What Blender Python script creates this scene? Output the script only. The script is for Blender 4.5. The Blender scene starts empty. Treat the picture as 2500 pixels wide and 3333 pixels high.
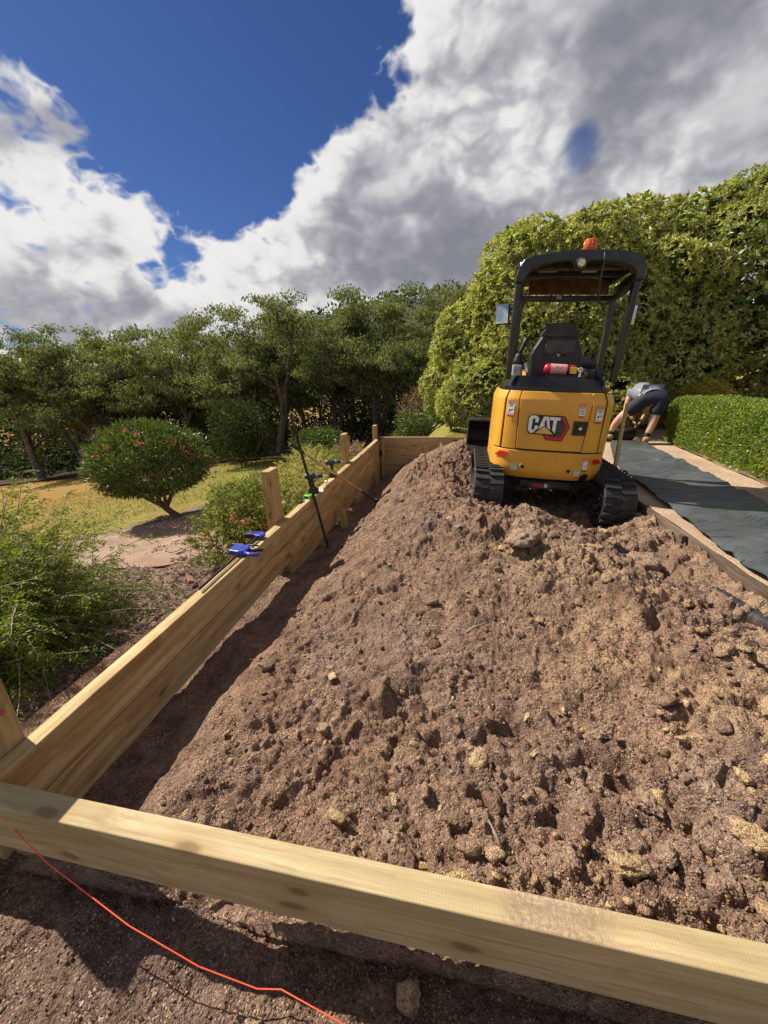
import bpy, bmesh, math, random
import numpy as np
from mathutils import Vector, Matrix, Euler

scene = bpy.context.scene
COL = scene.collection
R = math.radians

# ------------------------------------------------------------------ camera
CAM_Z = 1.2839
cam_data = bpy.data.cameras.new("camera")
cam = bpy.data.objects.new("camera", cam_data)
COL.objects.link(cam)
cam_data.sensor_fit = 'HORIZONTAL'
cam_data.sensor_width = 36.0
cam_data.lens = 36.0 * 1283.67 / 2500.0
cam_data.clip_start = 0.02
cam_data.clip_end = 3000
cam.matrix_world = (Matrix.Translation((0, 0, CAM_Z)) @ Matrix.Rotation(math.pi / 2 - 0.3337, 4, 'X')
                    @ Matrix.Rotation(-0.0286, 4, 'Z'))
scene.camera = cam

# ------------------------------------------------------------------ light
SUN_EL, SUN_AZ = R(48), R(-62)          # azimuth measured from +Y towards +X
SKY = 0.058
CLOUD = 9.6
sun_dir = Vector((math.sin(SUN_AZ) * math.cos(SUN_EL), math.cos(SUN_AZ) * math.cos(SUN_EL), math.sin(SUN_EL)))
sl = bpy.data.lights.new("sun", 'SUN')
sl.energy = 5.0
sl.angle = R(0.53)
sl.color = (1.0, 0.93, 0.82)
so = bpy.data.objects.new("sun", sl)
COL.objects.link(so)
so.rotation_euler = (-sun_dir).to_track_quat('-Z', 'Y').to_euler()
so.location = sun_dir * 60

scene.render.engine = 'CYCLES'
scene.view_settings.view_transform = 'Standard'
scene.view_settings.look = 'None'
scene.view_settings.gamma = 1.0
scene.view_settings.exposure = 0.62
scene.cycles.max_bounces = 6
scene.cycles.transparent_max_bounces = 6
scene.cycles.use_denoising = True


class NT:
    """tiny helper for node trees"""
    def __init__(self, tree):
        self.t = tree

    def n(self, kind, **kw):
        nd = self.t.nodes.new(kind)
        ins = kw.pop('ins', {})
        for k, v in kw.items():
            setattr(nd, k, v)
        for k, v in ins.items():
            self.put(nd.inputs[k], v)
        return nd

    def put(self, sock, v):
        if isinstance(v, bpy.types.NodeSocket):
            self.t.links.new(v, sock)
        elif isinstance(v, bpy.types.Node):
            self.t.links.new(v.outputs[0], sock)
        else:
            if sock.type == 'RGBA' and hasattr(v, '__len__') and len(v) == 3:
                v = (*v, 1)
            sock.default_value = v

    def math(self, op, a, b=0.0, c=0.0, clamp=False):
        nd = self.n('ShaderNodeMath', operation=op, use_clamp=clamp)
        for i, v in enumerate((a, b, c)):
            self.put(nd.inputs[i], v)
        return nd.outputs[0]

    def vmath(self, op, a, b=(0, 0, 0), scale=None):
        nd = self.n('ShaderNodeVectorMath', operation=op)
        self.put(nd.inputs[0], a)
        self.put(nd.inputs[1], b)
        if scale is not None:
            self.put(nd.inputs['Scale'], scale)
        return nd

    def mix(self, f, a, b, mode='MIX'):
        nd = self.n('ShaderNodeMix', data_type='RGBA', blend_type=mode)
        self.put(nd.inputs[0], f)
        self.put(nd.inputs[6], a)
        self.put(nd.inputs[7], b)
        return nd.outputs[2]

    def ramp(self, f, pts, interp='LINEAR'):
        nd = self.n('ShaderNodeValToRGB')
        cr = nd.color_ramp
        cr.interpolation = interp
        while len(cr.elements) < len(pts):
            cr.elements.new(0.5)
        for e, (p, c) in zip(cr.elements, pts):
            e.position = p
            e.color = (*c, 1) if hasattr(c, '__len__') else (c, c, c, 1)
        self.put(nd.inputs[0], f)
        return nd.outputs[0]

    def rng(self, v, a, b, c=0.0, d=1.0, smooth=True):
        nd = self.n('ShaderNodeMapRange', interpolation_type='SMOOTHSTEP' if smooth else 'LINEAR')
        for i, x in enumerate((v, a, b, c, d)):
            self.put(nd.inputs[i], x)
        return nd.outputs[0]

    def noise(self, vec, scale, detail=4.0, rough=0.55, dist=0.0, dim='3D'):
        nd = self.n('ShaderNodeTexNoise', noise_dimensions=dim)
        if vec is not None:
            self.put(nd.inputs['Vector'], vec)
        self.put(nd.inputs['Scale'], scale)
        self.put(nd.inputs['Detail'], detail)
        self.put(nd.inputs['Roughness'], rough)
        self.put(nd.inputs['Distortion'], dist)
        return nd.outputs[0]


# ------------------------------------------------------------------ sky
world = bpy.data.worlds.new("World")
scene.world = world
world.use_nodes = True
wt = world.node_tree
wt.nodes.clear()
N = NT(wt)
geo = N.n('ShaderNodeTexCoord').outputs['Generated']
sky = N.n('ShaderNodeTexSky', sky_type='NISHITA', sun_disc=False)
sky.sun_elevation = SUN_EL
sky.sun_rotation = SUN_AZ
sky.altitude = 200
sky.air_density = 1.0
sky.dust_density = 0.4
sky.ozone_density = 2.5
nrm = N.vmath('NORMALIZE', geo).outputs[0]
sep = N.n('ShaderNodeSeparateXYZ', ins={0: nrm})
cp = N.vmath('MULTIPLY', nrm, (1.0, 1.0, 1.45)).outputs[0]


warp = N.n('ShaderNodeTexNoise', ins={'Vector': cp, 'Scale': 9.0, 'Detail': 2.0})
wv_ = N.vmath('SCALE', N.vmath('SUBTRACT', warp.outputs['Color'], (0.5, 0.5, 0.5)).outputs[0], scale=0.05).outputs[0]
lw = N.n('ShaderNodeTexNoise', ins={'Vector': cp, 'Scale': 10.0, 'Detail': 5.0, 'Roughness': 0.52})
nrw = N.vmath('ADD', nrm, N.vmath('SCALE', N.vmath('SUBTRACT', lw.outputs['Color'], (0.5, 0.5, 0.5)).outputs[0], scale=0.075).outputs[0]).outputs[0]
nrs = N.vmath('ADD', nrm, N.vmath('SCALE', N.vmath('SUBTRACT', lw.outputs['Color'], (0.5, 0.5, 0.5)).outputs[0], scale=0.05).outputs[0]).outputs[0]


def blob(d, r0, r1, amt):
    """smooth spot of more / less cloud round a direction of the sky"""
    v = Vector(d).normalized()
    dt = N.vmath('DOT_PRODUCT', N.vmath('NORMALIZE', nrs if r1 < R(9) else nrw).outputs[0], tuple(v)).outputs['Value']
    return N.rng(dt, math.cos(r1), math.cos(r0), 0.0, amt)


BLOBS = [((-0.237, 0.858, 0.455), R(5), R(14), -0.45),
         ((-0.06, 0.85, 0.52), R(4), R(10), -0.35),
         ((-0.412, 0.78, 0.471), R(5), R(13), -0.40),
         ((-0.53, 0.78, 0.31), R(1), R(5), -0.22),
         ((-0.412, 0.883, 0.225), R(1), R(5.5), -0.22),
         ((-0.25, 0.89, 0.38), R(1), R(7), -0.20),
         ((0.42, 0.82, 0.42), R(14), R(36), 0.50),
         ((-0.54, 0.76, 0.385), R(2), R(7), 0.36),
         ((-0.467, 0.824, 0.30), R(3), R(8), 0.22),
         ((-0.13, 0.93, 0.30), R(6), R(14), 0.24),
         ((-0.30, 0.92, 0.20), R(4), R(16), 0.10)]
cov = N.rng(sep.outputs[2], 0.05, 0.30, 0.16, -0.02)
for b in BLOBS:
    cov = N.math('ADD', cov, blob(*b))
def cloud_density(off, det, bil=True):
    v = N.vmath('ADD', N.vmath('ADD', cp, off).outputs[0], wv_).outputs[0]
    mid = N.noise(v, 3.1, det, 0.54, 0.0)
    s_ = N.math('MULTIPLY', mid, 1.45)
    if bil:
        b_ = N.noise(v, 15.0, 3.0, 0.5, 0.0)
        s_ = N.math('ADD', s_, N.math('MULTIPLY', N.math('SUBTRACT', 0.10, N.math('ABSOLUTE', N.math('SUBTRACT', b_, 0.5))), 0.9))
    return N.math('ADD', N.math('SUBTRACT', s_, 0.745), cov)


den = cloud_density((0, 0, 0), 8.0)
dens = cloud_density((0, 0, 0), 4.0, False)
den2 = cloud_density((-0.035, 0.0, 0.045), 4.0, False)
den3 = cloud_density((-0.10, 0.0, 0.12), 2.0, False)
alpha = N.rng(den, -0.07, 0.11)
alpha = N.math('MULTIPLY', alpha, N.math('SUBTRACT', 1.0, blob((0.363, 0.858, 0.363), R(0.1), R(2.3), 0.85)))      # a gap where the blue shows through
lit = N.rng(N.math('SUBTRACT', dens, den2), -0.13, 0.13)       # sides towards the sun are brighter
lit3 = N.rng(N.math('SUBTRACT', dens, den3), -0.26, 0.26)
thick = N.rng(den, 0.02, 0.60)
val = N.math('ADD', 0.43, N.math('MULTIPLY', lit, 0.44))
val = N.math('ADD', val, N.math('MULTIPLY', lit3, 0.40))
val = N.math('SUBTRACT', val, N.math('MULTIPLY', thick, 0.56))
soft = N.noise(cp, 5.0, 4.0, 0.6, 0.0)
val = N.math('ADD', val, N.math('MULTIPLY', N.math('SUBTRACT', soft, 0.5), 0.45))
ccol = N.ramp(val, [(0.0, (0.27, 0.28, 0.33)), (0.30, (0.37, 0.375, 0.42)), (0.55, (0.56, 0.56, 0.60)), (0.80, (0.93, 0.92, 0.91)), (1.0, (1.0, 0.99, 0.97))])
ccol = N.mix(1.0, ccol, (CLOUD, CLOUD, CLOUD), 'MULTIPLY')
skyblue = N.mix(1.0, sky.outputs[0], (0.33, 0.46, 0.76), 'MULTIPLY')
fin = N.mix(alpha, skyblue, ccol)
bg = N.n('ShaderNodeBackground', ins={0: fin, 1: SKY})
world.cycles.sampling_method = 'MANUAL'
world.cycles.sample_map_resolution = 256
N.n('ShaderNodeOutputWorld', ins={0: bg.outputs[0]})
# ------------------------------------------------------------------ mesh helpers
rs = np.random.RandomState(7)
rnd = random.Random(11)


def tag(o, label=None, cat=None, group=None, kind=None):
    if label: o['label'] = label
    if cat: o['category'] = cat
    if group: o['group'] = group
    if kind: o['kind'] = kind
    return o


def empty(name, loc=(0, 0, 0), rz=0.0, label=None, cat=None, group=None):
    o = bpy.data.objects.new(name, None)
    o.empty_display_size = 0.1
    COL.objects.link(o)
    o.location = loc
    o.rotation_euler = (0, 0, rz)
    return tag(o, label, cat, group)


def link(name, mesh, mat=None, parent=None, loc=None, rot=None, scale=None):
    o = bpy.data.objects.new(name, mesh)
    COL.objects.link(o)
    if mat is not None and len(mesh.materials) == 0:
        mesh.materials.append(mat)
    if parent is not None: o.parent = parent
    if loc is not None: o.location = loc
    if rot is not None: o.rotation_euler = rot
    if scale is not None: o.scale = scale
    return o


class MB:
    def __init__(self):
        self.v, self.f, self.sm = [], [], []

    def add(self, vs, fs, smooth=False):
        b = len(self.v)
        self.v += [tuple(p) for p in vs]
        self.f += [tuple(b + i for i in f) for f in fs]
        self.sm += [smooth] * len(fs)
        return self

    def box(self, c, s, M=None, taper=(1, 1)):
        hx, hy, hz = s[0] / 2, s[1] / 2, s[2] / 2
        vs = []
        for z, t in ((-hz, (1, 1)), (hz, taper)):
            for x, y in ((-1, -1), (1, -1), (1, 1), (-1, 1)):
                vs.append(Vector((x * hx * t[0], y * hy * t[1], z)))
        if M is not None: vs = [M @ p for p in vs]
        vs = [p + Vector(c) for p in vs]
        return self.add(vs, [(3, 2, 1, 0), (4, 5, 6, 7), (0, 1, 5, 4), (1, 2, 6, 5), (2, 3, 7, 6), (3, 0, 4, 7)])

    def bar(self, a, b, w, d, up=(0, 0, 1)):
        """rectangular bar from a to b"""
        a, b = Vector(a), Vector(b)
        t = (b - a).normalized()
        u = Vector(up)
        if abs(t.dot(u)) > 0.98: u = Vector((0, 1, 0))
        s = t.cross(u).normalized()
        u = s.cross(t).normalized()
        vs = []
        for p in (a, b):
            for i, j in ((-1, -1), (1, -1), (1, 1), (-1, 1)):
                vs.append(p + s * (i * w / 2) + u * (j * d / 2))
        return self.add(vs, [(3, 2, 1, 0), (4, 5, 6, 7), (0, 1, 5, 4), (1, 2, 6, 5), (2, 3, 7, 6), (3, 0, 4, 7)])

    def tube(self, pts, rad, n=10, caps=True):
        pts = [Vector(p) for p in pts]
        if not hasattr(rad, '__len__'): rad = [rad] * len(pts)
        rings = []
        prev = None
        for i, p in enumerate(pts):
            a = pts[max(i - 1, 0)]
            b = pts[min(i + 1, len(pts) - 1)]
            t = (b - a).normalized()
            if prev is None:
                u = Vector((0, 0, 1)) if abs(t.z) < 0.9 else Vector((1, 0, 0))
                u = (u - t * u.dot(t)).normalized()
            else:
                u = (prev - t * prev.dot(t))
                u = u.normalized() if u.length > 1e-6 else t.orthogonal().normalized()
            prev = u
            w = t.cross(u)
            rings.append([p + (u * math.cos(k * 2 * math.pi / n) + w * math.sin(k * 2 * math.pi / n)) * rad[i] for k in range(n)])
        vs = [q for r in rings for q in r]
        fs = []
        for i in range(len(pts) - 1):
            for k in range(n):
                k2 = (k + 1) % n
                fs.append((i * n + k, i * n + k2, (i + 1) * n + k2, (i + 1) * n + k))
        self.add(vs, fs, True)
        if caps:
            b = len(self.v) - len(vs)
            self.f += [tuple(b + k for k in range(n))[::-1], tuple(b + (len(pts) - 1) * n + k for k in range(n))]
            self.sm += [False, False]
        return self

    def lathe(self, prof, c=(0, 0, 0), axis='Z', n=20, M=None):
        """profile of (radius, height)"""
        vs, fs = [], []
        for r, z in prof:
            for k in range(n):
                a = k * 2 * math.pi / n
                p = Vector((r * math.cos(a), r * math.sin(a), z))
                if axis == 'X': p = Vector((p.z, p.x, p.y))
                if axis == 'Y': p = Vector((p.y, p.z, p.x))
                if M is not None: p = M @ p
                vs.append(p + Vector(c))
        for i in range(len(prof) - 1):
            for k in range(n):
                k2 = (k + 1) % n
                fs.append((i * n + k, i * n + k2, (i + 1) * n + k2, (i + 1) * n + k))
        self.add(vs, fs, True)
        b = len(self.v) - len(vs)
        self.f += [tuple(b + k for k in range(n))[::-1], tuple(b + (len(prof) - 1) * n + k for k in range(n))]
        self.sm += [False, False]
        return self

    def prism(self, poly, a, b, plane='XZ', M=None):
        """polygon in a plane, extruded along the third axis from a to b"""
        n = len(poly)
        vs = []
        for t in (a, b):
            for u, v in poly:
                p = {'XZ': (u, t, v), 'XY': (u, v, t), 'YZ': (t, u, v)}[plane]
                p = Vector(p)
                if M is not None: p = M @ p
                vs.append(p)
        fs = [tuple(range(n)), tuple(range(2 * n - 1, n - 1, -1))]
        fs += [(i, i + n, (i + 1) % n + n, (i + 1) % n) for i in range(n)]
        return self.add(vs, fs)

    def mesh(self, name='mesh'):
        me = bpy.data.meshes.new(name)
        me.from_pydata([tuple(p) for p in self.v], [], self.f)
        me.polygons.foreach_set('use_smooth', self.sm)
        bm = bmesh.new()
        bm.from_mesh(me)
        bmesh.ops.recalc_face_normals(bm, faces=bm.faces)
        bm.to_mesh(me)
        bm.free()
        return me

    def build(self, name, mat, parent=None, loc=None, rot=None, bevel=0.0, seg=2):
        o = link(name, self.mesh(name), mat, parent, loc, rot)
        if bevel:
            m = o.modifiers.new('bevel', 'BEVEL')
            m.width = bevel
            m.segments = seg
            m.limit_method = 'ANGLE'
            m.angle_limit = R(40)
        return o


def np_mesh(name, verts, faces, smooth=False):
    """verts (n,3) and faces (m,k) as arrays, all faces of one size"""
    me = bpy.data.meshes.new(name)
    verts = np.asarray(verts, np.float32)
    faces = np.asarray(faces, np.int32)
    k = faces.shape[1]
    me.vertices.add(len(verts))
    me.vertices.foreach_set('co', verts.ravel())
    me.loops.add(faces.size)
    me.loops.foreach_set('vertex_index', faces.ravel())
    me.polygons.add(len(faces))
    me.polygons.foreach_set('loop_start', np.arange(0, faces.size, k, dtype=np.int32))
    me.polygons.foreach_set('use_smooth', np.full(len(faces), smooth, bool))
    me.update(calc_edges=True)
    me.validate()
    return me


def text_mesh(body, size, mat, name, parent, M, extrude=0.0008, sx=1.0, bold=0.0):
    cu = bpy.data.curves.new(name, 'FONT')
    cu.body = body
    cu.size = size
    cu.align_x = 'CENTER'
    cu.align_y = 'CENTER'
    cu.extrude = extrude
    cu.offset = bold
    cu.resolution_u = 3
    t = bpy.data.objects.new(name, cu)
    COL.objects.link(t)
    dg = bpy.context.evaluated_depsgraph_get()
    me = bpy.data.meshes.new_from_object(t.evaluated_get(dg))
    bpy.data.objects.remove(t)
    me.materials.clear()
    me.transform(Matrix.Diagonal((sx, 1, 1, 1)))
    o = link(name, me, mat, parent)
    o.matrix_local = M
    return o


# ------------------------------------------------------------------ noise (numpy)
_perm = np.random.RandomState(3).permutation(256)
_perm = np.concatenate([_perm, _perm, _perm])
_g3 = np.random.RandomState(5).normal(size=(256, 3))
_g3 /= np.linalg.norm(_g3, axis=1)[:, None]


def perlin(x, y, z=0.0):
    x = np.asarray(x, float); y = np.asarray(y, float); z = np.zeros_like(x) + z
    xi = np.floor(x).astype(int); yi = np.floor(y).astype(int); zi = np.floor(z).astype(int)
    xf, yf, zf = x - xi, y - yi, z - zi
    u, v, w = [t * t * t * (t * (t * 6 - 15) + 10) for t in (xf, yf, zf)]
    out = 0
    for i in (0, 1):
        for j in (0, 1):
            for k in (0, 1):
                g = _g3[_perm[_perm[_perm[(xi + i) & 255] + ((yi + j) & 255)] + ((zi + k) & 255)] & 255]
                d = g[..., 0] * (xf - i) + g[..., 1] * (yf - j) + g[..., 2] * (zf - k)
                out = out + d * (u if i else 1 - u) * (v if j else 1 - v) * (w if k else 1 - w)
    return out * 1.6


def fbm(x, y, z=0.0, octv=4, gain=0.5):
    s, a = 0, 1.0
    for o in range(octv):
        s = s + a * perlin(x * 2 ** o + 17.3 * o, y * 2 ** o - 9.1 * o, z * 2 ** o + 3.3 * o)
        a *= gain
    return s


def sstep(a, b, x):
    t = np.clip((np.asarray(x, float) - a) / (b - a), 0, 1)
    return t * t * (3 - 2 * t)


# ------------------------------------------------------------------ materials
MATS = {}


def new_mat(name):
    m = bpy.data.materials.new(name)
    m.use_nodes = True
    m.node_tree.nodes.clear()
    n = NT(m.node_tree)
    b = n.n('ShaderNodeBsdfPrincipled')
    o = n.n('ShaderNodeOutputMaterial')
    n.put(o.inputs[0], b.outputs[0])
    MATS[name] = m
    return m, n, b, o


def bump(n, b, h, strength=0.3, dist=0.02):
    bp = n.n('ShaderNodeBump', ins={'Height': h, 'Strength': strength, 'Distance': dist})
    n.put(b.inputs['Normal'], bp.outputs[0])
    return bp


def plain(name, col, rough=0.5, metal=0.0, var=0.12, scale=14.0, bmp=0.05, coat=0.0, dust=0.0, dustcol=(0.30, 0.20, 0.13)):
    m, n, b, o = new_mat(name)
    tc = n.n('ShaderNodeTexCoord').outputs['Object']
    ns = n.noise(tc, scale, 5.0, 0.6)
    lo = tuple(c * (1 - var) for c in col)
    hi = tuple(min(1, c * (1 + var)) for c in col)
    c = n.mix(n.rng(ns, 0.3, 0.7), lo, hi)
    if dust:
        d = n.noise(tc, scale * 0.35, 6.0, 0.65)
        c = n.mix(n.math('MULTIPLY', n.rng(d, 0.45, 0.75), dust), c, dustcol)
    n.put(b.inputs['Base Color'], c)
    n.put(b.inputs['Roughness'], n.rng(n.noise(tc, scale * 2.3, 4.0), 0.2, 0.8, max(0.03, rough - 0.12), min(1, rough + 0.12)))
    b.inputs['Metallic'].default_value = metal
    if coat:
        b.inputs['Coat Weight'].default_value = coat
        b.inputs['Coat Roughness'].default_value = 0.08
    if bmp: bump(n, b, n.noise(tc, scale * 6, 3.0), bmp, 0.004)
    return m


def leaf_mat(name, c0, c1, c2, trans=0.35, rough=0.45, tint=None, patch=1.2, spec=0.35):
    """leaves: each leaf its own tone between c0..c2, light passing through"""
    m, n, b, o = new_mat(name)
    g = n.n('ShaderNodeNewGeometry')
    ri = g.outputs['Random Per Island']
    c = n.ramp(ri, [(0.0, c0), (0.5, c1), (1.0, c2)])
    pos = g.outputs['Position']
    pn = n.rng(n.noise(pos, patch, 3.0), 0.32, 0.68)
    c = n.mix(n.math('MULTIPLY', pn, 0.55), c, n.mix(1.0, c, tint or (1.35, 1.2, 0.7), 'MULTIPLY'))
    n.put(b.inputs['Base Color'], c)
    b.inputs['Roughness'].default_value = rough
    b.inputs['Specular IOR Level'].default_value = spec
    tr = n.n('ShaderNodeBsdfTranslucent', ins={0: n.mix(1.0, c, (1.25, 1.35, 0.5), 'MULTIPLY')})
    mx = n.n('ShaderNodeMixShader', ins={0: trans, 1: b.outputs[0], 2: tr.outputs[0]})
    n.put(o.inputs[0], mx.outputs[0])
    return m


def wood_mat(name, c0, c1, c2, axis=1, green=0.0, incise=False, dirt=False, scale=1.0):
    """sawn pine with grain along the local axis"""
    m, n, b, o = new_mat(name)
    tc = n.n('ShaderNodeTexCoord').outputs['Object']
    rndv = n.n('ShaderNodeObjectInfo').outputs['Random']
    off = n.n('ShaderNodeCombineXYZ', ins={0: n.math('MULTIPLY', rndv, 37.0), 1: n.math('MULTIPLY', rndv, 91.0), 2: n.math('MULTIPLY', rndv, 13.0)})
    v = n.vmath('ADD', tc, off.outputs[0]).outputs[0]
    st = [14.0 * scale] * 3
    st[axis] = 0.9 * scale
    gv = n.vmath('MULTIPLY', v, tuple(st)).outputs[0]
    warp = n.noise(v, 2.2, 3.0)
    gv = n.vmath('ADD', gv, n.vmath('SCALE', n.n('ShaderNodeCombineXYZ', ins={0: warp, 1: warp, 2: warp}).outputs[0], scale=1.6).outputs[0]).outputs[0]
    grain = n.noise(gv, 1.0, 6.0, 0.62, 0.4)
    ss = [150.0] * 3
    ss[axis] = 2.5
    fine = n.noise(n.vmath('MULTIPLY', v, tuple(ss)).outputs[0], 1.0, 3.0, 0.6)
    c = n.ramp(grain, [(0.33, c0), (0.5, c1), (0.66, c2)])
    c = n.mix(n.rng(fine, 0.35, 0.75, 0.0, 0.35), c, tuple(x * 0.62 for x in c0))
    ms = [48.0] * 3
    ms[axis] = 1.3
    mids = n.noise(n.vmath('ADD', n.vmath('MULTIPLY', v, tuple(ms)).outputs[0], n.vmath('SCALE', n.n('ShaderNodeCombineXYZ', ins={0: warp, 1: warp, 2: warp}).outputs[0], scale=3.0).outputs[0]).outputs[0], 1.0, 3.0, 0.55)
    c = n.mix(n.rng(mids, 0.50, 0.72, 0.0, 0.55), c, (c0[0] * 0.78, c0[1] * 0.68, c0[2] * 0.6))
    # knots, seen on every face
    spv = n.n('ShaderNodeSeparateXYZ', ins={0: v})
    oth = [k for k in (0, 1, 2) if k != axis]
    kv = n.n('ShaderNodeCombineXYZ', ins={0: n.math('MULTIPLY', spv.outputs[axis], 2.3), 1: n.math('MULTIPLY', n.math('ADD', spv.outputs[oth[0]], spv.outputs[oth[1]]), 5.5), 2: 0.0}).outputs[0]
    kv = n.vmath('ADD', kv, n.vmath('SCALE', n.n('ShaderNodeTexNoise', ins={'Vector': v, 'Scale': 9.0}).outputs['Color'], scale=0.12).outputs[0]).outputs[0]
    vo = n.n('ShaderNodeTexVoronoi', feature='F1', voronoi_dimensions='2D', ins={'Vector': kv, 'Scale': 1.0})
    on = n.rng(n.n('ShaderNodeSeparateXYZ', ins={0: vo.outputs['Color']}).outputs[0], 0.58, 0.62)
    kn = n.math('MULTIPLY', n.rng(vo.outputs['Distance'], 0.05, 0.13, 1.0, 0.0), on)
    halo = n.math('MULTIPLY', n.rng(vo.outputs['Distance'], 0.10, 0.34, 1.0, 0.0), on)
    c = n.mix(n.math('MULTIPLY', halo, 0.45), c, (c0[0] * 0.95, c0[1] * 0.80, c0[2] * 0.6))
    c = n.mix(n.math('MULTIPLY', kn, 0.8), c, (c0[0] * 0.42, c0[1] * 0.33, c0[2] * 0.3))
    c = n.mix(n.rng(n.noise(v, 1.1, 5.0, 0.65), 0.45, 0.75, 0.0, 0.35), c, n.mix(1.0, c, (0.62, 0.60, 0.55), 'MULTIPLY'))
    if green:
        c = n.mix(n.math('MULTIPLY', n.rng(n.noise(v, 1.7, 4.0), 0.4, 0.66), green), c, (0.30, 0.29, 0.13))
    h = n.math('ADD', n.math('MULTIPLY', fine, 0.6), n.math('MULTIPLY', grain, 0.5))
    if incise:
        sp = n.n('ShaderNodeSeparateXYZ', ins={0: tc})
        br = n.n('ShaderNodeTexBrick', offset=0.5, ins={'Vector': n.n('ShaderNodeCombineXYZ', ins={0: sp.outputs[axis], 1: n.math('ADD', sp.outputs[0], sp.outputs[2]), 2: 0.0}).outputs[0],
                 'Scale': 30.0, 'Mortar Size': 0.035, 'Brick Width': 0.5, 'Row Height': 0.28, 'Mortar Smooth': 0.3})
        h = n.math('SUBTRACT', h, n.math('MULTIPLY', br.outputs['Fac'], 0.16))
        c = n.mix(n.math('MULTIPLY', br.outputs['Fac'], 0.09), c, (0.16, 0.12, 0.06))
    if dirt:
        d = n.noise(tc, 2.3, 8.0, 0.75)
        sp = n.n('ShaderNodeSeparateXYZ', ins={0: tc})
        pos = n.math('ADD', sp.outputs[axis], n.math('MULTIPLY', n.math('SUBTRACT', n.noise(tc, 9.0, 3.0), 0.5), 0.12))
        band = n.math('MULTIPLY', n.rng(pos, 2.12, 2.20), n.rng(pos, 2.36, 2.46, 1.0, 0.0))
        up = n.rng(n.n('ShaderNodeSeparateXYZ', ins={0: n.n('ShaderNodeNewGeometry').outputs['Normal']}).outputs[2], 0.5, 0.9)
        spots = n.rng(n.noise(tc, 34.0, 6.0, 0.7), 0.60, 0.68)
        band = n.math('MULTIPLY', n.math('MULTIPLY', band, up), n.rng(n.noise(tc, 70.0, 6.0, 0.8), 0.36, 0.60))
        amt = n.math('MAXIMUM', n.math('MULTIPLY', band, 0.72), n.math('MULTIPLY', spots, n.rng(d, 0.58, 0.7, 0.0, 0.6)))
        c = n.mix(amt, c, (0.20, 0.125, 0.095))
    n.put(b.inputs['Base Color'], c)
    b.inputs['Roughness'].default_value = 0.72
    b.inputs['Specular IOR Level'].default_value = 0.25
    bump(n, b, h, 0.35, 0.006)
    return m


def grains(n, p, scale):
    """granular soil: per-grain random value and rounded grain height"""
    jit = n.vmath('ADD', p, n.vmath('SCALE', n.n('ShaderNodeTexNoise', ins={'Vector': p, 'Scale': scale * 0.7, 'Detail': 1.0}).outputs['Color'], scale=0.5 / scale).outputs[0]).outputs[0]
    v = n.n('ShaderNodeTexVoronoi', ins={'Vector': jit, 'Scale': scale})
    rv = n.n('ShaderNodeSeparateXYZ', ins={0: v.outputs['Color']}).outputs[0]
    return rv, v.outputs['Distance']


def soil_mat(name, dark, mid, light, ochre, och=0.5, bscale=1.0):
    m, n, b, o = new_mat(name)
    p = n.n('ShaderNodeNewGeometry').outputs['Position']
    big = n.noise(p, 1.3, 5.0, 0.6, 0.3)
    med = n.noise(p, 9.0, 6.0, 0.65)
    fin = n.noise(p, 75.0, 4.0, 0.7)
    r1, d1_ = grains(n, p, 75.0 * bscale)
    r2_, d2_ = grains(n, p, 210.0 * bscale)
    loose = n.rng(n.noise(p, 3.3, 4.0, 0.6), 0.38, 0.60)                  # where the surface is crumbly rather than powdery
    g_ = n.math('ADD', n.math('MULTIPLY', r2_, 0.55), n.math('MULTIPLY', n.math('MULTIPLY', r1, loose), 0.35))
    t_ = n.math('ADD', n.math('MULTIPLY', med, 0.55), n.math('ADD', n.math('MULTIPLY', fin, 0.25), n.math('MULTIPLY', n.math('SUBTRACT', g_, 0.40), 0.30)))
    c = n.ramp(t_, [(0.24, dark), (0.40, mid), (0.58, light)])
    side_ = n.rng(n.n('ShaderNodeSeparateXYZ', ins={0: p}).outputs[0], -0.3, 2.0, -0.06, 0.14, False)
    oc = n.math('MULTIPLY', n.rng(n.math('ADD', big, side_), 0.50, 0.72), n.rng(n.math('ADD', n.noise(p, 9.0, 5.0, 0.7), n.math('MULTIPLY', n.math('SUBTRACT', r1, 0.5), 0.22)), 0.38, 0.66))
    c = n.mix(n.math('MULTIPLY', oc, och), c, ochre)
    hue = n.rng(n.noise(p, 0.9, 4.0, 0.6), 0.35, 0.65)
    c = n.mix(1.0, c, n.mix(hue, (1.03, 0.99, 0.93), (0.93, 0.97, 1.02)), 'MULTIPLY')
    pale = n.math('MULTIPLY', n.rng(r2_, 0.86, 0.90), n.rng(n.noise(p, 11.0, 3.0), 0.42, 0.60))
    c = n.mix(n.math('MULTIPLY', pale, 0.75), c, (0.52, 0.38, 0.24))
    n.put(b.inputs['Base Color'], c)
    b.inputs['Roughness'].default_value = 0.97
    b.inputs['Specular IOR Level'].default_value = 0.08
    h = n.math('SUBTRACT', n.math('MULTIPLY', n.noise(p, 34.0 * bscale, 6.0, 0.72), 0.8), n.math('MULTIPLY', n.math('MULTIPLY', d1_, loose), 0.85))
    h = n.math('SUBTRACT', h, n.math('MULTIPLY', d2_, 0.38))
    bump(n, b, h, 0.9, 0.018)
    return m


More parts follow.
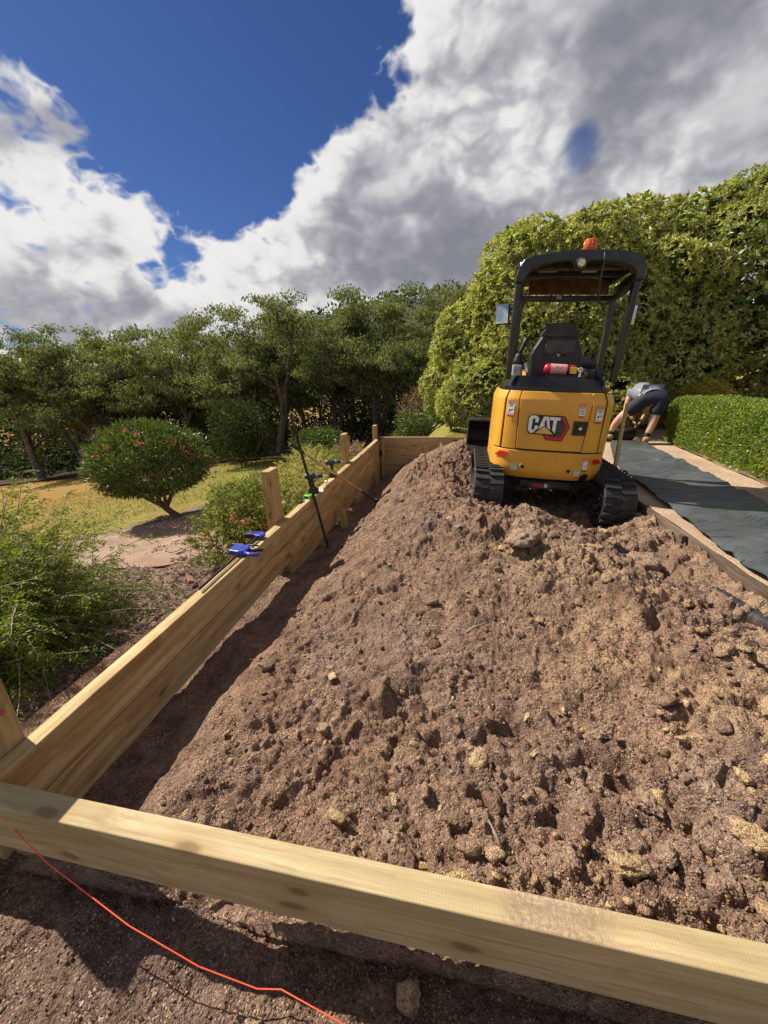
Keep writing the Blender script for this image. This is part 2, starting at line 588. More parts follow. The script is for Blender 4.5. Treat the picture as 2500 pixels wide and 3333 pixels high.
def rock_mat(name, cols, och):
    m, n, b, o = new_mat(name)
    g = n.n('ShaderNodeNewGeometry')
    rr = n.n('ShaderNodeObjectInfo').outputs['Random']
    r2 = n.math('FRACT', n.math('ADD', n.math('MULTIPLY', g.outputs['Random Per Island'], 7.31), n.math('MULTIPLY', rr, 5.17)))
    c = n.ramp(r2, cols)
    p = g.outputs['Position']
    fin = n.noise(p, 60.0, 5.0, 0.7)
    gr, gd = grains(n, p, 170.0)
    c = n.mix(n.rng(n.math('ADD', fin, n.math('MULTIPLY', n.math('SUBTRACT', gr, 0.5), 0.35)), 0.25, 0.75), n.mix(1.0, c, (0.58, 0.54, 0.5), 'MULTIPLY'), n.mix(1.0, c, (1.35, 1.3, 1.22), 'MULTIPLY'))
    oc = n.rng(n.noise(p, 14.0, 5.0, 0.65), 0.52, 0.66)
    c = n.mix(n.math('MULTIPLY', oc, och), c, (0.44, 0.29, 0.13))
    n.put(b.inputs['Base Color'], c)
    b.inputs['Roughness'].default_value = 0.95
    b.inputs['Specular IOR Level'].default_value = 0.1
    h = n.math('SUBTRACT', n.math('ADD', n.noise(p, 38.0, 6.0, 0.75), n.math('MULTIPLY', fin, 0.4)), n.math('MULTIPLY', gd, 0.35))
    bump(n, b, h, 0.95, 0.025)
    return m


PINE = wood_mat('treated_pine', (0.33, 0.19, 0.07), (0.50, 0.345, 0.155), (0.64, 0.49, 0.26), axis=1, green=0.35)
PINE_FRONT = wood_mat('incised_pine', (0.37, 0.26, 0.13), (0.49, 0.37, 0.20), (0.57, 0.45, 0.27), axis=0, green=0.18, incise=True, dirt=True)
PINE_UP = wood_mat('pine_post', (0.35, 0.205, 0.075), (0.50, 0.34, 0.15), (0.62, 0.47, 0.25), axis=2, green=0.2)
EDGE_WOOD = wood_mat('weathered_shaded_edging', (0.075, 0.048, 0.03), (0.125, 0.088, 0.06), (0.20, 0.15, 0.105), axis=1)  # weathered brown, darkened further to carry the shade beside the soil
STAKE_WOOD = wood_mat('hardwood_stake', (0.48, 0.33, 0.12), (0.58, 0.42, 0.17), (0.66, 0.50, 0.23), axis=2)
SOIL = soil_mat('mound_soil', (0.085, 0.051, 0.037), (0.23, 0.145, 0.104), (0.40, 0.265, 0.19), (0.50, 0.34, 0.18), 0.62)
SOIL_DARK = soil_mat('front_soil', (0.075, 0.045, 0.033), (0.18, 0.112, 0.08), (0.31, 0.205, 0.15), (0.34, 0.22, 0.12), 0.35)
CLOD = rock_mat('soil_clod', [(0.0, (0.22, 0.138, 0.102)), (0.45, (0.33, 0.22, 0.16)), (0.70, (0.42, 0.295, 0.205)), (0.86, (0.56, 0.39, 0.20)), (1.0, (0.64, 0.50, 0.31))], 0.3)
OCHRE = rock_mat('ochre_rock', [(0.0, (0.46, 0.32, 0.18)), (1.0, (0.56, 0.41, 0.25))], 0.3)
BROWNROCK = rock_mat('brown_rock', [(0.0, (0.34, 0.235, 0.175)), (1.0, (0.44, 0.31, 0.235))], 0.25)
CHIP = rock_mat('bark_chip', [(0.0, (0.10, 0.062, 0.042)), (0.6, (0.20, 0.13, 0.09)), (0.9, (0.33, 0.23, 0.16)), (1.0, (0.5, 0.41, 0.3))], 0.1)
BARK = plain('gum_bark', (0.13, 0.10, 0.08), 0.9, var=0.5, scale=9, bmp=0.5)
BARK_RED = plain('shrub_bark', (0.14, 0.085, 0.06), 0.9, var=0.4, scale=20, bmp=0.4)
TWIG = plain('dry_twig', (0.27, 0.20, 0.15), 0.9, var=0.4, scale=20, bmp=0.3)
# ------------------------------------------------------------------ terrain
WA = 0.1722                                   # heading of the retaining wall
W0 = np.array([-1.363, 0.991])
NW = np.array([math.cos(WA), -math.sin(WA)])  # into the garden bed
DW = np.array([math.sin(WA), math.cos(WA)])   # along the wall
BEDW, BEDL = 3.33, 7.83
PATH_Z = 0.05


def wp(d, s, z=0.0):
    q = W0 + NW * d + DW * s
    return Vector((q[0], q[1], z))


def wall_xy(x, y):
    x = np.asarray(x, float); y = np.asarray(y, float)
    return (x - W0[0]) * NW[0] + (y - W0[1]) * NW[1], (x - W0[0]) * DW[0] + (y - W0[1]) * DW[1]


def g_base(x, y):
    """the hillside: falls away to the left, level to the right"""
    d, s = wall_xy(x, y)
    x = np.asarray(x, float); y = np.asarray(y, float)
    dl = np.maximum(-d, 0)
    yy = np.clip(y, -3, 60)
    left = -0.42 - 0.055 * (yy - 1) - 0.085 * np.minimum(dl, 40) + 0.0 * x
    left = left + 0.05 * fbm(x * 0.35, y * 0.35, 2.0, 3) * sstep(0.3, 3, dl)
    right = np.where(y < 1.4, -0.55 + 0.6 * sstep(0.9, 1.4, y), PATH_Z - 0.0)
    right = np.where((d < BEDW) & (s < BEDL), -1.3, right)
    t = sstep(0.0, 1.6, d)
    far = sstep(BEDL, BEDL + 3, s)
    tt = np.where(s > BEDL, np.minimum(t, 1), sstep(-0.6, -0.35, d))
    out = left * (1 - tt) + right * tt
    return out


# soil heap in the bed: thin-plate surface through surveyed points (d across, s along, z)
def _px(x, y, z):
    d, s = wall_xy(x, y)
    return (float(d), float(s), z)


CP = []
for s in np.linspace(0, 7.8, 9):
    z0 = -0.395 - 0.063 * s
    CP += [(0.0, s, z0), (0.20, s, z0 - 0.02), (0.42, s, z0 + 0.14 + 0.01 * s)]
    CP += [(3.3, s, -0.01), (3.05, s, -0.12), (-0.18, s, z0 + 0.02), (-0.42, s, z0 + 0.2)]
CP += [(0.75, 0.0, -0.40), (1.2, 0.0, -0.30), (1.7, 0.0, -0.22), (2.2, 0.0, -0.15), (2.8, 0.0, -0.10)]
CP += [_px(0.0, 1.7, -0.25), _px(0.0, 2.5, -0.10), _px(-0.35, 2.2, -0.33), _px(-0.1, 3.4, -0.16),
       _px(0.85, 2.6, 0.06), _px(1.0, 3.15, 0.20), _px(1.35, 3.2, 0.15), _px(1.75, 2.9, -0.02), _px(2.0, 2.75, -0.06),
       _px(0.55, 3.4, 0.12), _px(0.35, 4.2, 0.02), _px(0.75, 4.6, 0.05), _px(0.75, 5.6, 0.07), _px(1.05, 6.4, 0.13), _px(0.85, 7.2, -0.12), _px(1.6, 7.2, 0.10),
       _px(0.55, 5.2, -0.12), _px(0.6, 6.6, -0.25), _px(1.2, 1.6, -0.10), _px(1.5, 2.2, 0.06), _px(0.8, 1.2, -0.22), _px(1.7, 1.4, 0.0), _px(1.4, 1.0, -0.03), _px(2.0, 2.2, -0.04),
       _px(1.15, 3.70, -0.06), _px(1.78, 4.43, -0.20), _px(1.05, 4.45, -0.16), _px(2.05, 3.45, -0.28), _px(1.75, 3.3, -0.16), _px(2.5, 4.3, -0.24), _px(2.2, 5.3, -0.22), _px(1.3, 5.3, -0.16),
       _px(2.35, 5.6, -0.15), _px(2.3, 6.6, -0.05), _px(2.6, 7.4, -0.05)]
CP = np.array(CP)


def _tps(a, b):
    r2 = ((a[:, None, :] - b[None, :, :]) ** 2).sum(-1)
    return np.where(r2 > 1e-12, 0.5 * r2 * np.log(r2 + 1e-12), 0.0)


_n = len(CP)
_K = _tps(CP[:, :2], CP[:, :2]) + np.eye(_n) * 0.03
_P = np.concatenate([np.ones((_n, 1)), CP[:, :2]], 1)
_A = np.zeros((_n + 3, _n + 3))
_A[:_n, :_n] = _K; _A[:_n, _n:] = _P; _A[_n:, :_n] = _P.T
_W = np.linalg.solve(_A, np.concatenate([CP[:, 2], np.zeros(3)]))


def mound_base(d, s):
    q = np.stack([np.ravel(d), np.ravel(s)], 1)
    out = np.empty(len(q))
    for i in range(0, len(q), 20000):
        k = q[i:i + 20000]
        out[i:i + 20000] = _tps(k, CP[:, :2]) @ _W[:_n] + _W[_n] + k @ _W[_n + 1:]
    return out.reshape(np.shape(d))


def worley_domes(x, y, cell, seed, fill=0.6):
    """half buried stones: a dome round each random point of a grid"""
    X, Y = x / cell, y / cell
    ix, iy = np.floor(X).astype(int), np.floor(Y).astype(int)
    best = np.zeros_like(X)
    for i in (-1, 0, 1):
        for j in (-1, 0, 1):
            a, b = ix + i, iy + j
            hsh = _perm[(_perm[(a + seed) & 255] + b) & 255]
            h2 = _perm[(hsh + 57 + a) & 255]
            h3 = _perm[(h2 + 91 + b) & 255]
            cx, cy = a + 0.5 + (hsh / 255.0 - 0.5) * 0.7, b + 0.5 + (h2 / 255.0 - 0.5) * 0.7
            rad = np.where(h3 / 255.0 < fill, 0.16 + 0.40 * ((h3 * 7 % 256) / 255.0) ** 1.6, 1e-3)
            ux, uy = X - cx, Y - cy
            el = 1 + 0.5 * ((h2 * 3 % 256) / 255.0 - 0.5)
            r2_ = (ux * el) ** 2 + (uy / el) ** 2
            t = np.sqrt(np.clip(1 - r2_ / rad ** 2, 0, 1)) * rad
            best = np.maximum(best, t)
    return best * cell


def mound_h(d, s):
    d = np.asarray(d, float); s = np.asarray(s, float)
    z = mound_base(d, s)
    q = W0[0] + NW[0] * d + DW[0] * s
    w = W0[1] + NW[1] * d + DW[1] * s
    amp = 0.35 + 0.65 * sstep(0.25, 0.6, d)
    rough = 0.22 + 0.78 * sstep(-0.25, 0.45, perlin(q * 0.9 + 5, w * 0.9, 3.1) + 0.45 * (d - 1.35))     # raked patches and cloddy patches
    z = z + amp * (0.055 * fbm(q * 1.6, w * 1.6, 0.3, 3) + 0.022 * fbm(q * 6.0, w * 6.0, 1.7, 3))
    wq = q + 0.03 * perlin(q * 9, w * 9, 61.0) + 0.008 * perlin(q * 42, w * 42, 81.0); ww = w + 0.03 * perlin(q * 9, w * 9, 67.0) + 0.008 * perlin(q * 42, w * 42, 87.0)
    m0 = sstep(0.06, 0.20, perlin(wq * 5.2, ww * 5.2, 31.0)) * sstep(-0.2, 0.25, perlin(q * 1.7, w * 1.7, 35.0))
    z = z + amp * rough * 0.050 * m0
    m1 = sstep(0.10, 0.28, perlin(wq * 12, ww * 12, 2.2)) * sstep(-0.2, 0.3, perlin(q * 3, w * 3, 12.0))
    z = z + amp * (0.1 + 0.9 * rough ** 1.5) * 0.034 * m1
    z = z + amp * 0.010 * (1 - 2 * np.abs(perlin(wq * 19, ww * 19, 71.0))) + amp * 0.007 * (1 - 2 * np.abs(perlin(wq * 41, ww * 41, 73.0)))
    m2 = sstep(0.14, 0.34, perlin(wq * 27, ww * 27, 4.2)) * sstep(-0.25, 0.25, perlin(q * 5, w * 5, 15.0))
    z = z + amp * (0.15 + 0.85 * rough ** 1.5) * 0.018 * m2
    z = z + amp * (0.4 + 0.6 * rough) * 0.015 * fbm(q * 24, w * 24, 9.1, 3, 0.7)
    jx = 0.012 * perlin(q * 30, w * 30, 41.0); jy = 0.012 * perlin(q * 30, w * 30, 47.0)
    cl_ = 0.35 + 0.65 * sstep(-0.3, 0.3, perlin(q * 2.6, w * 2.6, 25.0))
    z = z + amp * (0.25 + 0.75 * rough) * cl_ * (0.55 * worley_domes(q + jx, w + jy, 0.085, 11, 0.35) + 0.55 * worley_domes(q + jx, w + jy, 0.038, 23, 0.6))
    gul = sstep(0.22, 0.6, perlin(q * 6 + 40, w * 9, 7.7))
    z = z - amp * rough * 0.065 * gul
    z = z - 0.03 * amp * sstep(0.25, 0.5, perlin(q * 2.4 + 9, w * 2.4, 21.0))
    return z


def grid_mesh(name, X, Y, Z, smooth=True):
    n, m = X.shape
    idx = np.arange(n * m).reshape(n, m)
    f = np.stack([idx[:-1, :-1], idx[1:, :-1], idx[1:, 1:], idx[:-1, 1:]], -1).reshape(-1, 4)
    return np_mesh(name, np.stack([X, Y, Z], -1).reshape(-1, 3), f, smooth)


# bed of soil, finer towards the front of the bed
tv = np.linspace(0, 1, 620) ** 1.45
dv = np.linspace(-0.45, BEDW - 0.02, 480)
D, TV = np.meshgrid(dv, tv, indexing='ij')
SM = -0.04 - 0.031 * D                         # the soil stops under the front sleeper
S = SM + TV * (BEDL - 0.03 - SM)
Zm = mound_h(D, S)
Zm[:, 0] = -0.62
S[:, 1] = S[:, 0] + 0.001
Xm = W0[0] + NW[0] * D + DW[0] * S
Ym = W0[1] + NW[1] * D + DW[1] * S
mound = link('soil_mound', grid_mesh('soil_mound', Xm, Ym, Zm), SOIL)
tag(mound, 'heaped red brown soil filling the timber garden bed', kind='structure')

# disturbed soil in front of the front sleeper
FZ = -0.355


def front_h(x, y):
    z = FZ + 0.03 * fbm(x * 1.6, y * 1.6, 4.0, 3) + 0.014 * fbm(x * 8, y * 8, 6.0, 3) + 0.007 * fbm(x * 30, y * 30, 8.0, 3)
    return z - 0.045 * sstep(0.5, 0.75, y + 0.2 * x) + 0.03 * np.clip(perlin(x * 12, y * 12, 3.3) - 0.2, 0, 1)


fx = np.linspace(-1.75, 2.9, 420)
fy = np.linspace(-0.6, 1.08, 240)
FX, FY = np.meshgrid(fx, fy, indexing='ij')
fd, fs_ = wall_xy(FX, FY)
FYc = -0.6 + (FY + 0.6) / 1.68 * (0.70 - 0.2056 * FX + 0.6)
FZm = front_h(FX, FYc)
front = link('bare_soil', grid_mesh('bare_soil', FX, FYc, FZm), SOIL_DARK)
tag(front, 'trampled dark soil in front of the front sleeper', kind='structure')

# one big ground sheet to the horizon
gx = np.concatenate([-np.geomspace(900, 8, 46), np.linspace(-7.8, 9, 170), np.geomspace(9.2, 900, 44)])
gy = np.concatenate([-np.geomspace(200, 3, 14), np.linspace(-2.9, 14, 170), np.geomspace(14.2, 1800, 60)])
GX, GY = np.meshgrid(gx, gy, indexing='ij')
GZ = g_base(GX, GY)
dd, ss2 = wall_xy(GX, GY)
GZ = np.where((GX > -1.9) & (GY < 1.15) & (GY > -0.8) & (GX < 3.1), np.minimum(GZ, -1.1), GZ)

m, n, b, o = new_mat('lawn_grass')
p = n.n('ShaderNodeNewGeometry').outputs['Position']
sp = n.n('ShaderNodeSeparateXYZ', ins={0: p})
a1 = n.noise(p, 0.45, 5.0, 0.6)
a2 = n.noise(p, 7.0, 6.0, 0.7)
a3 = n.noise(p, 60.0, 4.0, 0.7)
dry = n.math('ADD', n.rng(sp.outputs[0], -9.0, -2.6, 0.75, 0.0), n.rng(a1, 0.35, 0.7, -0.15, 0.35))
c = n.mix(dry, n.mix(n.rng(a2, 0.3, 0.7), (0.17, 0.175, 0.03), (0.33, 0.29, 0.07)), n.mix(n.rng(a2, 0.3, 0.7), (0.27, 0.145, 0.04), (0.40, 0.235, 0.075)))
c = n.mix(n.rng(a3, 0.35, 0.75, 0.0, 0.5), c, (0.12, 0.09, 0.03))
n.put(b.inputs['Base Color'], c)
b.inputs['Roughness'].default_value = 0.95
b.inputs['Specular IOR Level'].default_value = 0.1
bump(n, b, n.math('ADD', a3, a2), 0.7, 0.04)
LAWN = m
ground = link('lawn', grid_mesh('lawn', GX, GY, GZ), LAWN)
tag(ground, 'dry sloping lawn', kind='structure')


def poly_sheet(name, poly, step, zfun, mat, label, smooth_iter=3, disp=None):
    """sheet that follows the ground inside a rounded outline (world x, y)"""
    P = np.array(poly, float)
    for _ in range(smooth_iter):                      # Chaikin rounding
        Q = np.roll(P, -1, 0)
        P = np.stack([P * 0.75 + Q * 0.25, P * 0.25 + Q * 0.75], 1).reshape(-1, 2)
    lo, hi = P.min(0), P.max(0)
    nx = int((hi[0] - lo[0]) / step) + 2
    ny = int((hi[1] - lo[1]) / step) + 2
    bm = bmesh.new()
    vs = [bm.verts.new((q[0], q[1], 0)) for q in P]
    bm.faces.new(vs)
    for i in range(1, nx):
        bmesh.ops.bisect_plane(bm, geom=bm.verts[:] + bm.edges[:] + bm.faces[:], plane_co=(lo[0] + i * step, 0, 0), plane_no=(1, 0, 0))
    for j in range(1, ny):
        bmesh.ops.bisect_plane(bm, geom=bm.verts[:] + bm.edges[:] + bm.faces[:], plane_co=(0, lo[1] + j * step, 0), plane_no=(0, 1, 0))
    bm.verts.ensure_lookup_table()
    X = np.array([v.co.x for v in bm.verts]); Y = np.array([v.co.y for v in bm.verts])
    Z = zfun(X, Y)
    for v, z in zip(bm.verts, Z):
        v.co.z = z
    bmesh.ops.recalc_face_normals(bm, faces=bm.faces)
    me = bpy.data.meshes.new(name)
    bm.to_mesh(me)
    bm.free()
    me.polygons.foreach_set('use_smooth', [True] * len(me.polygons))
    if me.polygons[0].normal.z < 0: me.flip_normals()
    o = link(name, me, mat)
    return tag(o, label, kind='structure')
# ------------------------------------------------------------------ retaining walls
TH, RH = 0.075, 0.2


def sleeper(name, L, mat, parent, mat_axis='Y', h=RH, t=TH):
    mb = MB()
    if mat_axis == 'Y':
        mb.box((0, L / 2, -h / 2), (t, L, h))
    elif mat_axis == 'X':
        mb.box((L / 2, 0, -h / 2), (L, t, h))
    else:
        mb.box((0, 0, L / 2), (t, h, L))
    return mb.build(name, mat, parent, bevel=0.004)


def plain_rows(parent, rows):
    for d, s0, s1, z in rows:
        o = sleeper('sleeper', s1 - s0, PINE, parent)
        o.location = (d - TH / 2, s0, z)
        o.rotation_euler = (0, 0, 0)


wall = empty('retaining_wall', (W0[0], W0[1], 0), -WA, 'long low timber retaining wall running away along the left side of the soil', 'retaining wall')
J1, J2, J3 = 2.565, 5.28, 7.80
g = 0.0025
plain_rows(wall, [(0, -0.0, J1 - g, 0.0), (0, J1 + g, J2 - g, 0.002), (0, J2 + g, J3, 0.0),
                  (0.001, 0.0, J1 - g, -0.206), (-0.001, J1 + g, J2 - g, -0.205), (0.001, J2 + g, J3, -0.206),
                  (-0.002, J1 + g, J2 - g, -0.410), (0.0, J2 + g, J3, -0.411),
                  (-0.001, J2 + 0.02, J3, -0.616), (0.0, J2 + 0.4, J3, -0.821)])
for s, zt in ((0.07, 0.52), (2.57, 0.50), (5.21, 0.45), (7.76, 0.27)):
    p = sleeper('post', zt + 1.2, PINE_UP, wall, 'Z')
    p.location = (-TH - TH / 2 - 0.002, s, -1.2)
for s in (2.50, 7.80):                                     # galvanised joint plates
    MB().box((-0.06, s, 0.004), (0.12, 0.035, 0.006)).build('joint_plate', plain('galvanised', (0.42, 0.42, 0.43), 0.45, 0.9), wall, bevel=0.001)
p = sleeper('corner_post', 1.15, PINE_UP, wall, 'Z', h=0.10)
p.location = (0.045, 7.76, -1.12)

back = empty('retaining_wall', wp(0, J3 + 0.03), -WA, 'short timber retaining wall across the far end of the bed', 'retaining wall')
for i in range(5):
    o = sleeper('sleeper', 3.3, PINE_FRONT if False else wood_mat('back_pine_%d' % i, (0.33, 0.215, 0.10), (0.45, 0.31, 0.15), (0.54, 0.40, 0.21), axis=0, green=0.15) if i == 0 else MATS['back_pine_0'], back, 'X')
    o.location = (-0.04, 0.05 + 0.001 * (i % 2), -i * 0.203)
    o.rotation_euler = (0, 0.0, 0)
pg = MB().box((0, 0, 0), (0.09, 0.045, 0.6)).build('timber_peg', PINE_UP, None, wp(1.0, J3 + 0.005, -0.48), (0, 0, -WA), bevel=0.003)
tag(pg, 'small timber peg against the far retaining wall, half buried in soil', 'peg')
pg = MB().box((0, 0, 0), (0.075, 0.10, 0.62)).build('timber_peg', PINE_UP, None, wp(0.13, 4.08, -0.70), (R(-3), R(-5), -WA), bevel=0.003)
tag(pg, 'short timber peg in the trench beside the crowbar', 'peg')
pg = MB().box((0, 0, 0), (0.075, 0.10, 0.62)).build('timber_peg', PINE_UP, None, wp(0.05, 6.92, -0.83), (0, R(-1), -WA), bevel=0.003)
tag(pg, 'short timber peg close to the far left corner of the bed', 'peg')

# front sleeper, long and incised
FB = 0.2028
fs = MB().box((1.95, 0, -RH / 2), (4.9, TH, RH)).build('front_sleeper', PINE_FRONT, None, (-1.85 + 0.0, 0.7079 + 0.2056 * 1.85 - TH / 2 / math.cos(FB), 0.013), (0, 0, -FB), bevel=0.005, seg=3)
tag(fs, 'long incised timber sleeper lying across the foreground with a muddy smear on top', 'sleeper')
pk = MB().box((0, 0, 0), (0.045, 0.045, 0.7)).build('timber_peg', STAKE_WOOD, None, (2.32, 0.165, -0.36), (0, 0, -FB))
tag(pk, 'peg holding the right end of the front sleeper', 'peg')

# ------------------------------------------------------------------ left garden sheets
m, n, b, o = new_mat('gravel')
p = n.n('ShaderNodeNewGeometry').outputs['Position']
vo = n.n('ShaderNodeTexVoronoi', ins={'Vector': p, 'Scale': 55.0})
c = n.mix(n.rng(n.noise(p, 3.0, 5.0), 0.3, 0.7), (0.34, 0.215, 0.145), (0.46, 0.315, 0.225))
c = n.mix(n.math('MULTIPLY', vo.outputs['Distance'], 0.9), c, n.mix(1.0, c, (0.55, 0.5, 0.48), 'MULTIPLY'))
n.put(b.inputs['Base Color'], c)
b.inputs['Roughness'].default_value = 0.95
bump(n, b, n.math('SUBTRACT', 1.0, vo.outputs['Distance']), 0.7, 0.02)
GRAVEL = m
m, n, b, o = new_mat('mulch')
p = n.n('ShaderNodeNewGeometry').outputs['Position']
vo = n.n('ShaderNodeTexVoronoi', ins={'Vector': n.vmath('MULTIPLY', p, (1, 2.4, 1)).outputs[0], 'Scale': 34.0, 'Randomness': 1.0})
cr = n.ramp(n.n('ShaderNodeSeparateXYZ', ins={0: vo.outputs['Color']}).outputs[0], [(0.0, (0.07, 0.04, 0.03)), (0.5, (0.19, 0.115, 0.085)), (0.85, (0.29, 0.19, 0.14)), (1.0, (0.42, 0.33, 0.26))])
c = n.mix(n.rng(n.noise(p, 1.1, 5.0, 0.6), 0.45, 0.62), cr, (0.30, 0.175, 0.125))
n.put(b.inputs['Base Color'], c)
b.inputs['Roughness'].default_value = 0.95
bump(n, b, n.math('ADD', vo.outputs['Distance'], n.noise(p, 20.0, 6.0, 0.7)), 0.8, 0.04)
MULCH = m
PEBBLE = rock_mat('pale_pebble', [(0.0, (0.22, 0.17, 0.13)), (1.0, (0.34, 0.28, 0.22))], 0.1)


def gnoise(x, y, off, a=0.02):
    return g_base(x, y) + off + a * fbm(x * 3, y * 3, 5.0, 3)


poly_sheet('mulch_bed', [wp(-0.17, -0.9)[:2], wp(-0.17, 1)[:2], wp(-0.17, 2)[:2], wp(-0.17, 3.3)[:2], wp(-0.17, 4.6)[:2], (-1.35, 5.2), (-1.7, 4.55), (-2.4, 4.25), (-2.97, 4.25), (-3.5, 4.6), (-4.6, 4.8), (-5.6, 3.4), (-5.0, 0.4), (-2.6, -0.4)],
           0.07, lambda x, y: gnoise(x, y, 0.045, 0.05), MULCH, 'dark bark mulch between the wall and the shrubs')
poly_sheet('gravel_path', [(-5.4, 4.6), (-4.9, 5.35), (-4.3, 5.75), (-3.75, 6.25), (-3.1, 6.75), (-2.6, 7.6), (-1.7, 7.9), (-1.1, 6.6), (-1.25, 5.1), (-1.7, 4.2), (-2.4, 3.95), (-3.0, 4.0), (-3.6, 4.35), (-4.5, 4.45)],
           0.11, lambda x, y: gnoise(x, y, 0.06, 0.012), GRAVEL, 'pink gravel garden path beside the ball shaped shrub')
poly_sheet('stone_edging', [(-5.6, 5.0), (-4.95, 5.75), (-4.35, 6.3), (-3.7, 6.85), (-3.1, 7.5), (-2.8, 8.6), (-2.4, 8.5), (-2.6, 7.6), (-3.2, 6.75), (-3.8, 6.2), (-4.4, 5.7), (-5.2, 5.0)],
           0.11, lambda x, y: gnoise(x, y, 0.045, 0.05), PEBBLE, 'strip of pale pebbles between gravel path and lawn')

# ------------------------------------------------------------------ right hand path
m, n, b, o = new_mat('path_sand')
p = n.n('ShaderNodeNewGeometry').outputs['Position']
c = n.mix(n.rng(n.noise(p, 2.5, 6.0, 0.65), 0.3, 0.7), (0.42, 0.285, 0.175), (0.58, 0.43, 0.28))
sr, sd2 = grains(n, p, 130.0)
c = n.mix(n.rng(sr, 0.55, 0.95, 0.0, 0.45), c, (0.34, 0.20, 0.13))
c = n.mix(n.rng(n.noise(p, 50.0, 4.0, 0.7), 0.5, 0.75, 0.0, 0.6), c, (0.30, 0.18, 0.10))
n.put(b.inputs['Base Color'], c)
b.inputs['Roughness'].default_value = 0.95
bump(n, b, n.math('SUBTRACT', n.noise(p, 40.0, 6.0, 0.7), n.math('MULTIPLY', sd2, 0.5)), 0.8, 0.02)
SAND = m
poly_sheet('path', [wp(BEDW + 0.03, 0.4)[:2], wp(BEDW + 0.03, 2)[:2], wp(BEDW + 0.03, 4)[:2], wp(BEDW + 0.03, 6)[:2], wp(BEDW + 0.03, 7.6)[:2], wp(BEDW + 0.2, 9.0)[:2], (5.2, 8.6), (6.6, 7.8), (5.6, 6.2), (5.4, 4.2), (4.9, 2.0), (4.4, 0.9)],
           0.12, lambda x, y: PATH_Z + 0.006 + 0.008 * fbm(x * 2.5, y * 2.5, 1.0, 3), SAND, 'sandy path on the right of the bed', 2)
poly_sheet('hedge_bed', [(3.75, 1.6), (3.85, 2.6), (4.0, 3.6), (4.25, 4.6), (4.55, 5.6), (4.85, 6.7), (5.6, 7.6), (7.2, 7.4), (6.8, 4.0), (6.0, 1.2)],
           0.12, lambda x, y: PATH_Z + 0.022 + 0.022 * fbm(x * 4, y * 4, 2.0, 3), soil_mat('bed_soil', (0.16, 0.095, 0.06), (0.30, 0.20, 0.14), (0.42, 0.30, 0.21), (0.45, 0.3, 0.18), 0.4), 'strip of reddish soil along the foot of the hedge', 2)

m, n, b, o = new_mat('weed_mat')
p = n.n('ShaderNodeTexCoord').outputs['Object']
wv = n.noise(n.vmath('MULTIPLY', p, (320, 320, 320)).outputs[0], 1.0, 2.0)
c = n.mix(n.rng(n.noise(p, 1.6, 5.0, 0.6), 0.3, 0.7), (0.046, 0.054, 0.054), (0.095, 0.107, 0.106))
c = n.mix(n.rng(n.noise(p, 5.5, 6.0, 0.7), 0.60, 0.74, 0.0, 0.35), c, (0.20, 0.16, 0.12))
n.put(b.inputs['Base Color'], c)
n.put(b.inputs['Roughness'], n.rng(n.noise(p, 3.0, 4.0), 0.3, 0.7, 0.34, 0.52))
b.inputs['Specular IOR Level'].default_value = 0.5
wr = n.noise(n.vmath('MULTIPLY', n.vmath('ADD', p, n.vmath('SCALE', n.n('ShaderNodeTexNoise', ins={'Vector': p, 'Scale': 1.4}).outputs['Color'], scale=0.5).outputs[0]).outputs[0], (2.2, 11.0, 1.0)).outputs[0], 1.0, 4.0, 0.55)
bump(n, b, n.math('ADD', n.math('MULTIPLY', wv, 0.02), wr), 0.9, 0.085)
WEED = m


def mat_h(x, y):
    u = x * 0.35 + y * 0.94
    z = PATH_Z + 0.046 + 0.026 * fbm(x * 1.0, u * 3.6, 3.0, 3) + 0.010 * fbm(x * 1.6, u * 10, 8.0, 2)
    return z + 0.022 * np.clip(perlin(x * 0.7, u * 5.5, 6.6), 0, 1)


matp = [(2.0, 0.9), (2.14, 1.7), (2.27, 2.2), (2.345, 2.533), (2.473, 2.973), (2.683, 3.711), (2.86, 4.35), (3.077, 5.117), (3.586, 6.153), (4.03, 6.95), (4.44, 6.80), (4.39, 6.355), (4.156, 5.718), (3.918, 4.814), (3.80, 4.335), (3.493, 3.378), (3.2, 2.3), (3.0, 0.9)]
wm = poly_sheet('weed_mat', matp, 0.035, mat_h, WEED, 'black woven weed mat rolled out along the path', 2)
del wm['kind']
tag(wm, 'black woven weed mat rolled out wrinkled along the sandy path', 'weed mat')
BLACKMAT = plain('mat_roll_black', (0.022, 0.024, 0.026), 0.6, var=0.25, scale=30)
rollm = MB()
ra, rb = Vector((3.93, 7.16, PATH_Z + 0.12)), Vector((4.47, 7.06, PATH_Z + 0.12))
rollm.tube([ra, ra + (rb - ra) * 0.5, rb], 0.105, 24)
ro = rollm.build('weed_mat_roll', BLACKMAT)
tag(ro, 'black roll of weed mat lying between the worker\'s boots', 'roll')
core = MB()
core.tube([rb - (rb - ra).normalized() * 0.01, rb + (rb - ra).normalized() * 0.004], 0.035, 14).build('roll_core', plain('cardboard', (0.24, 0.17, 0.11), 0.9), ro)
for k in range(3):
    q = rb + (rb - ra).normalized() * 0.003
    ring = [q + Vector((0.0, math.cos(a) * (0.055 + 0.017 * k), math.sin(a) * (0.055 + 0.017 * k))) for a in np.linspace(0, 2 * math.pi, 22)]
    MB().tube(ring, 0.003, 5, False).build('roll_layer', BLACKMAT, ro)

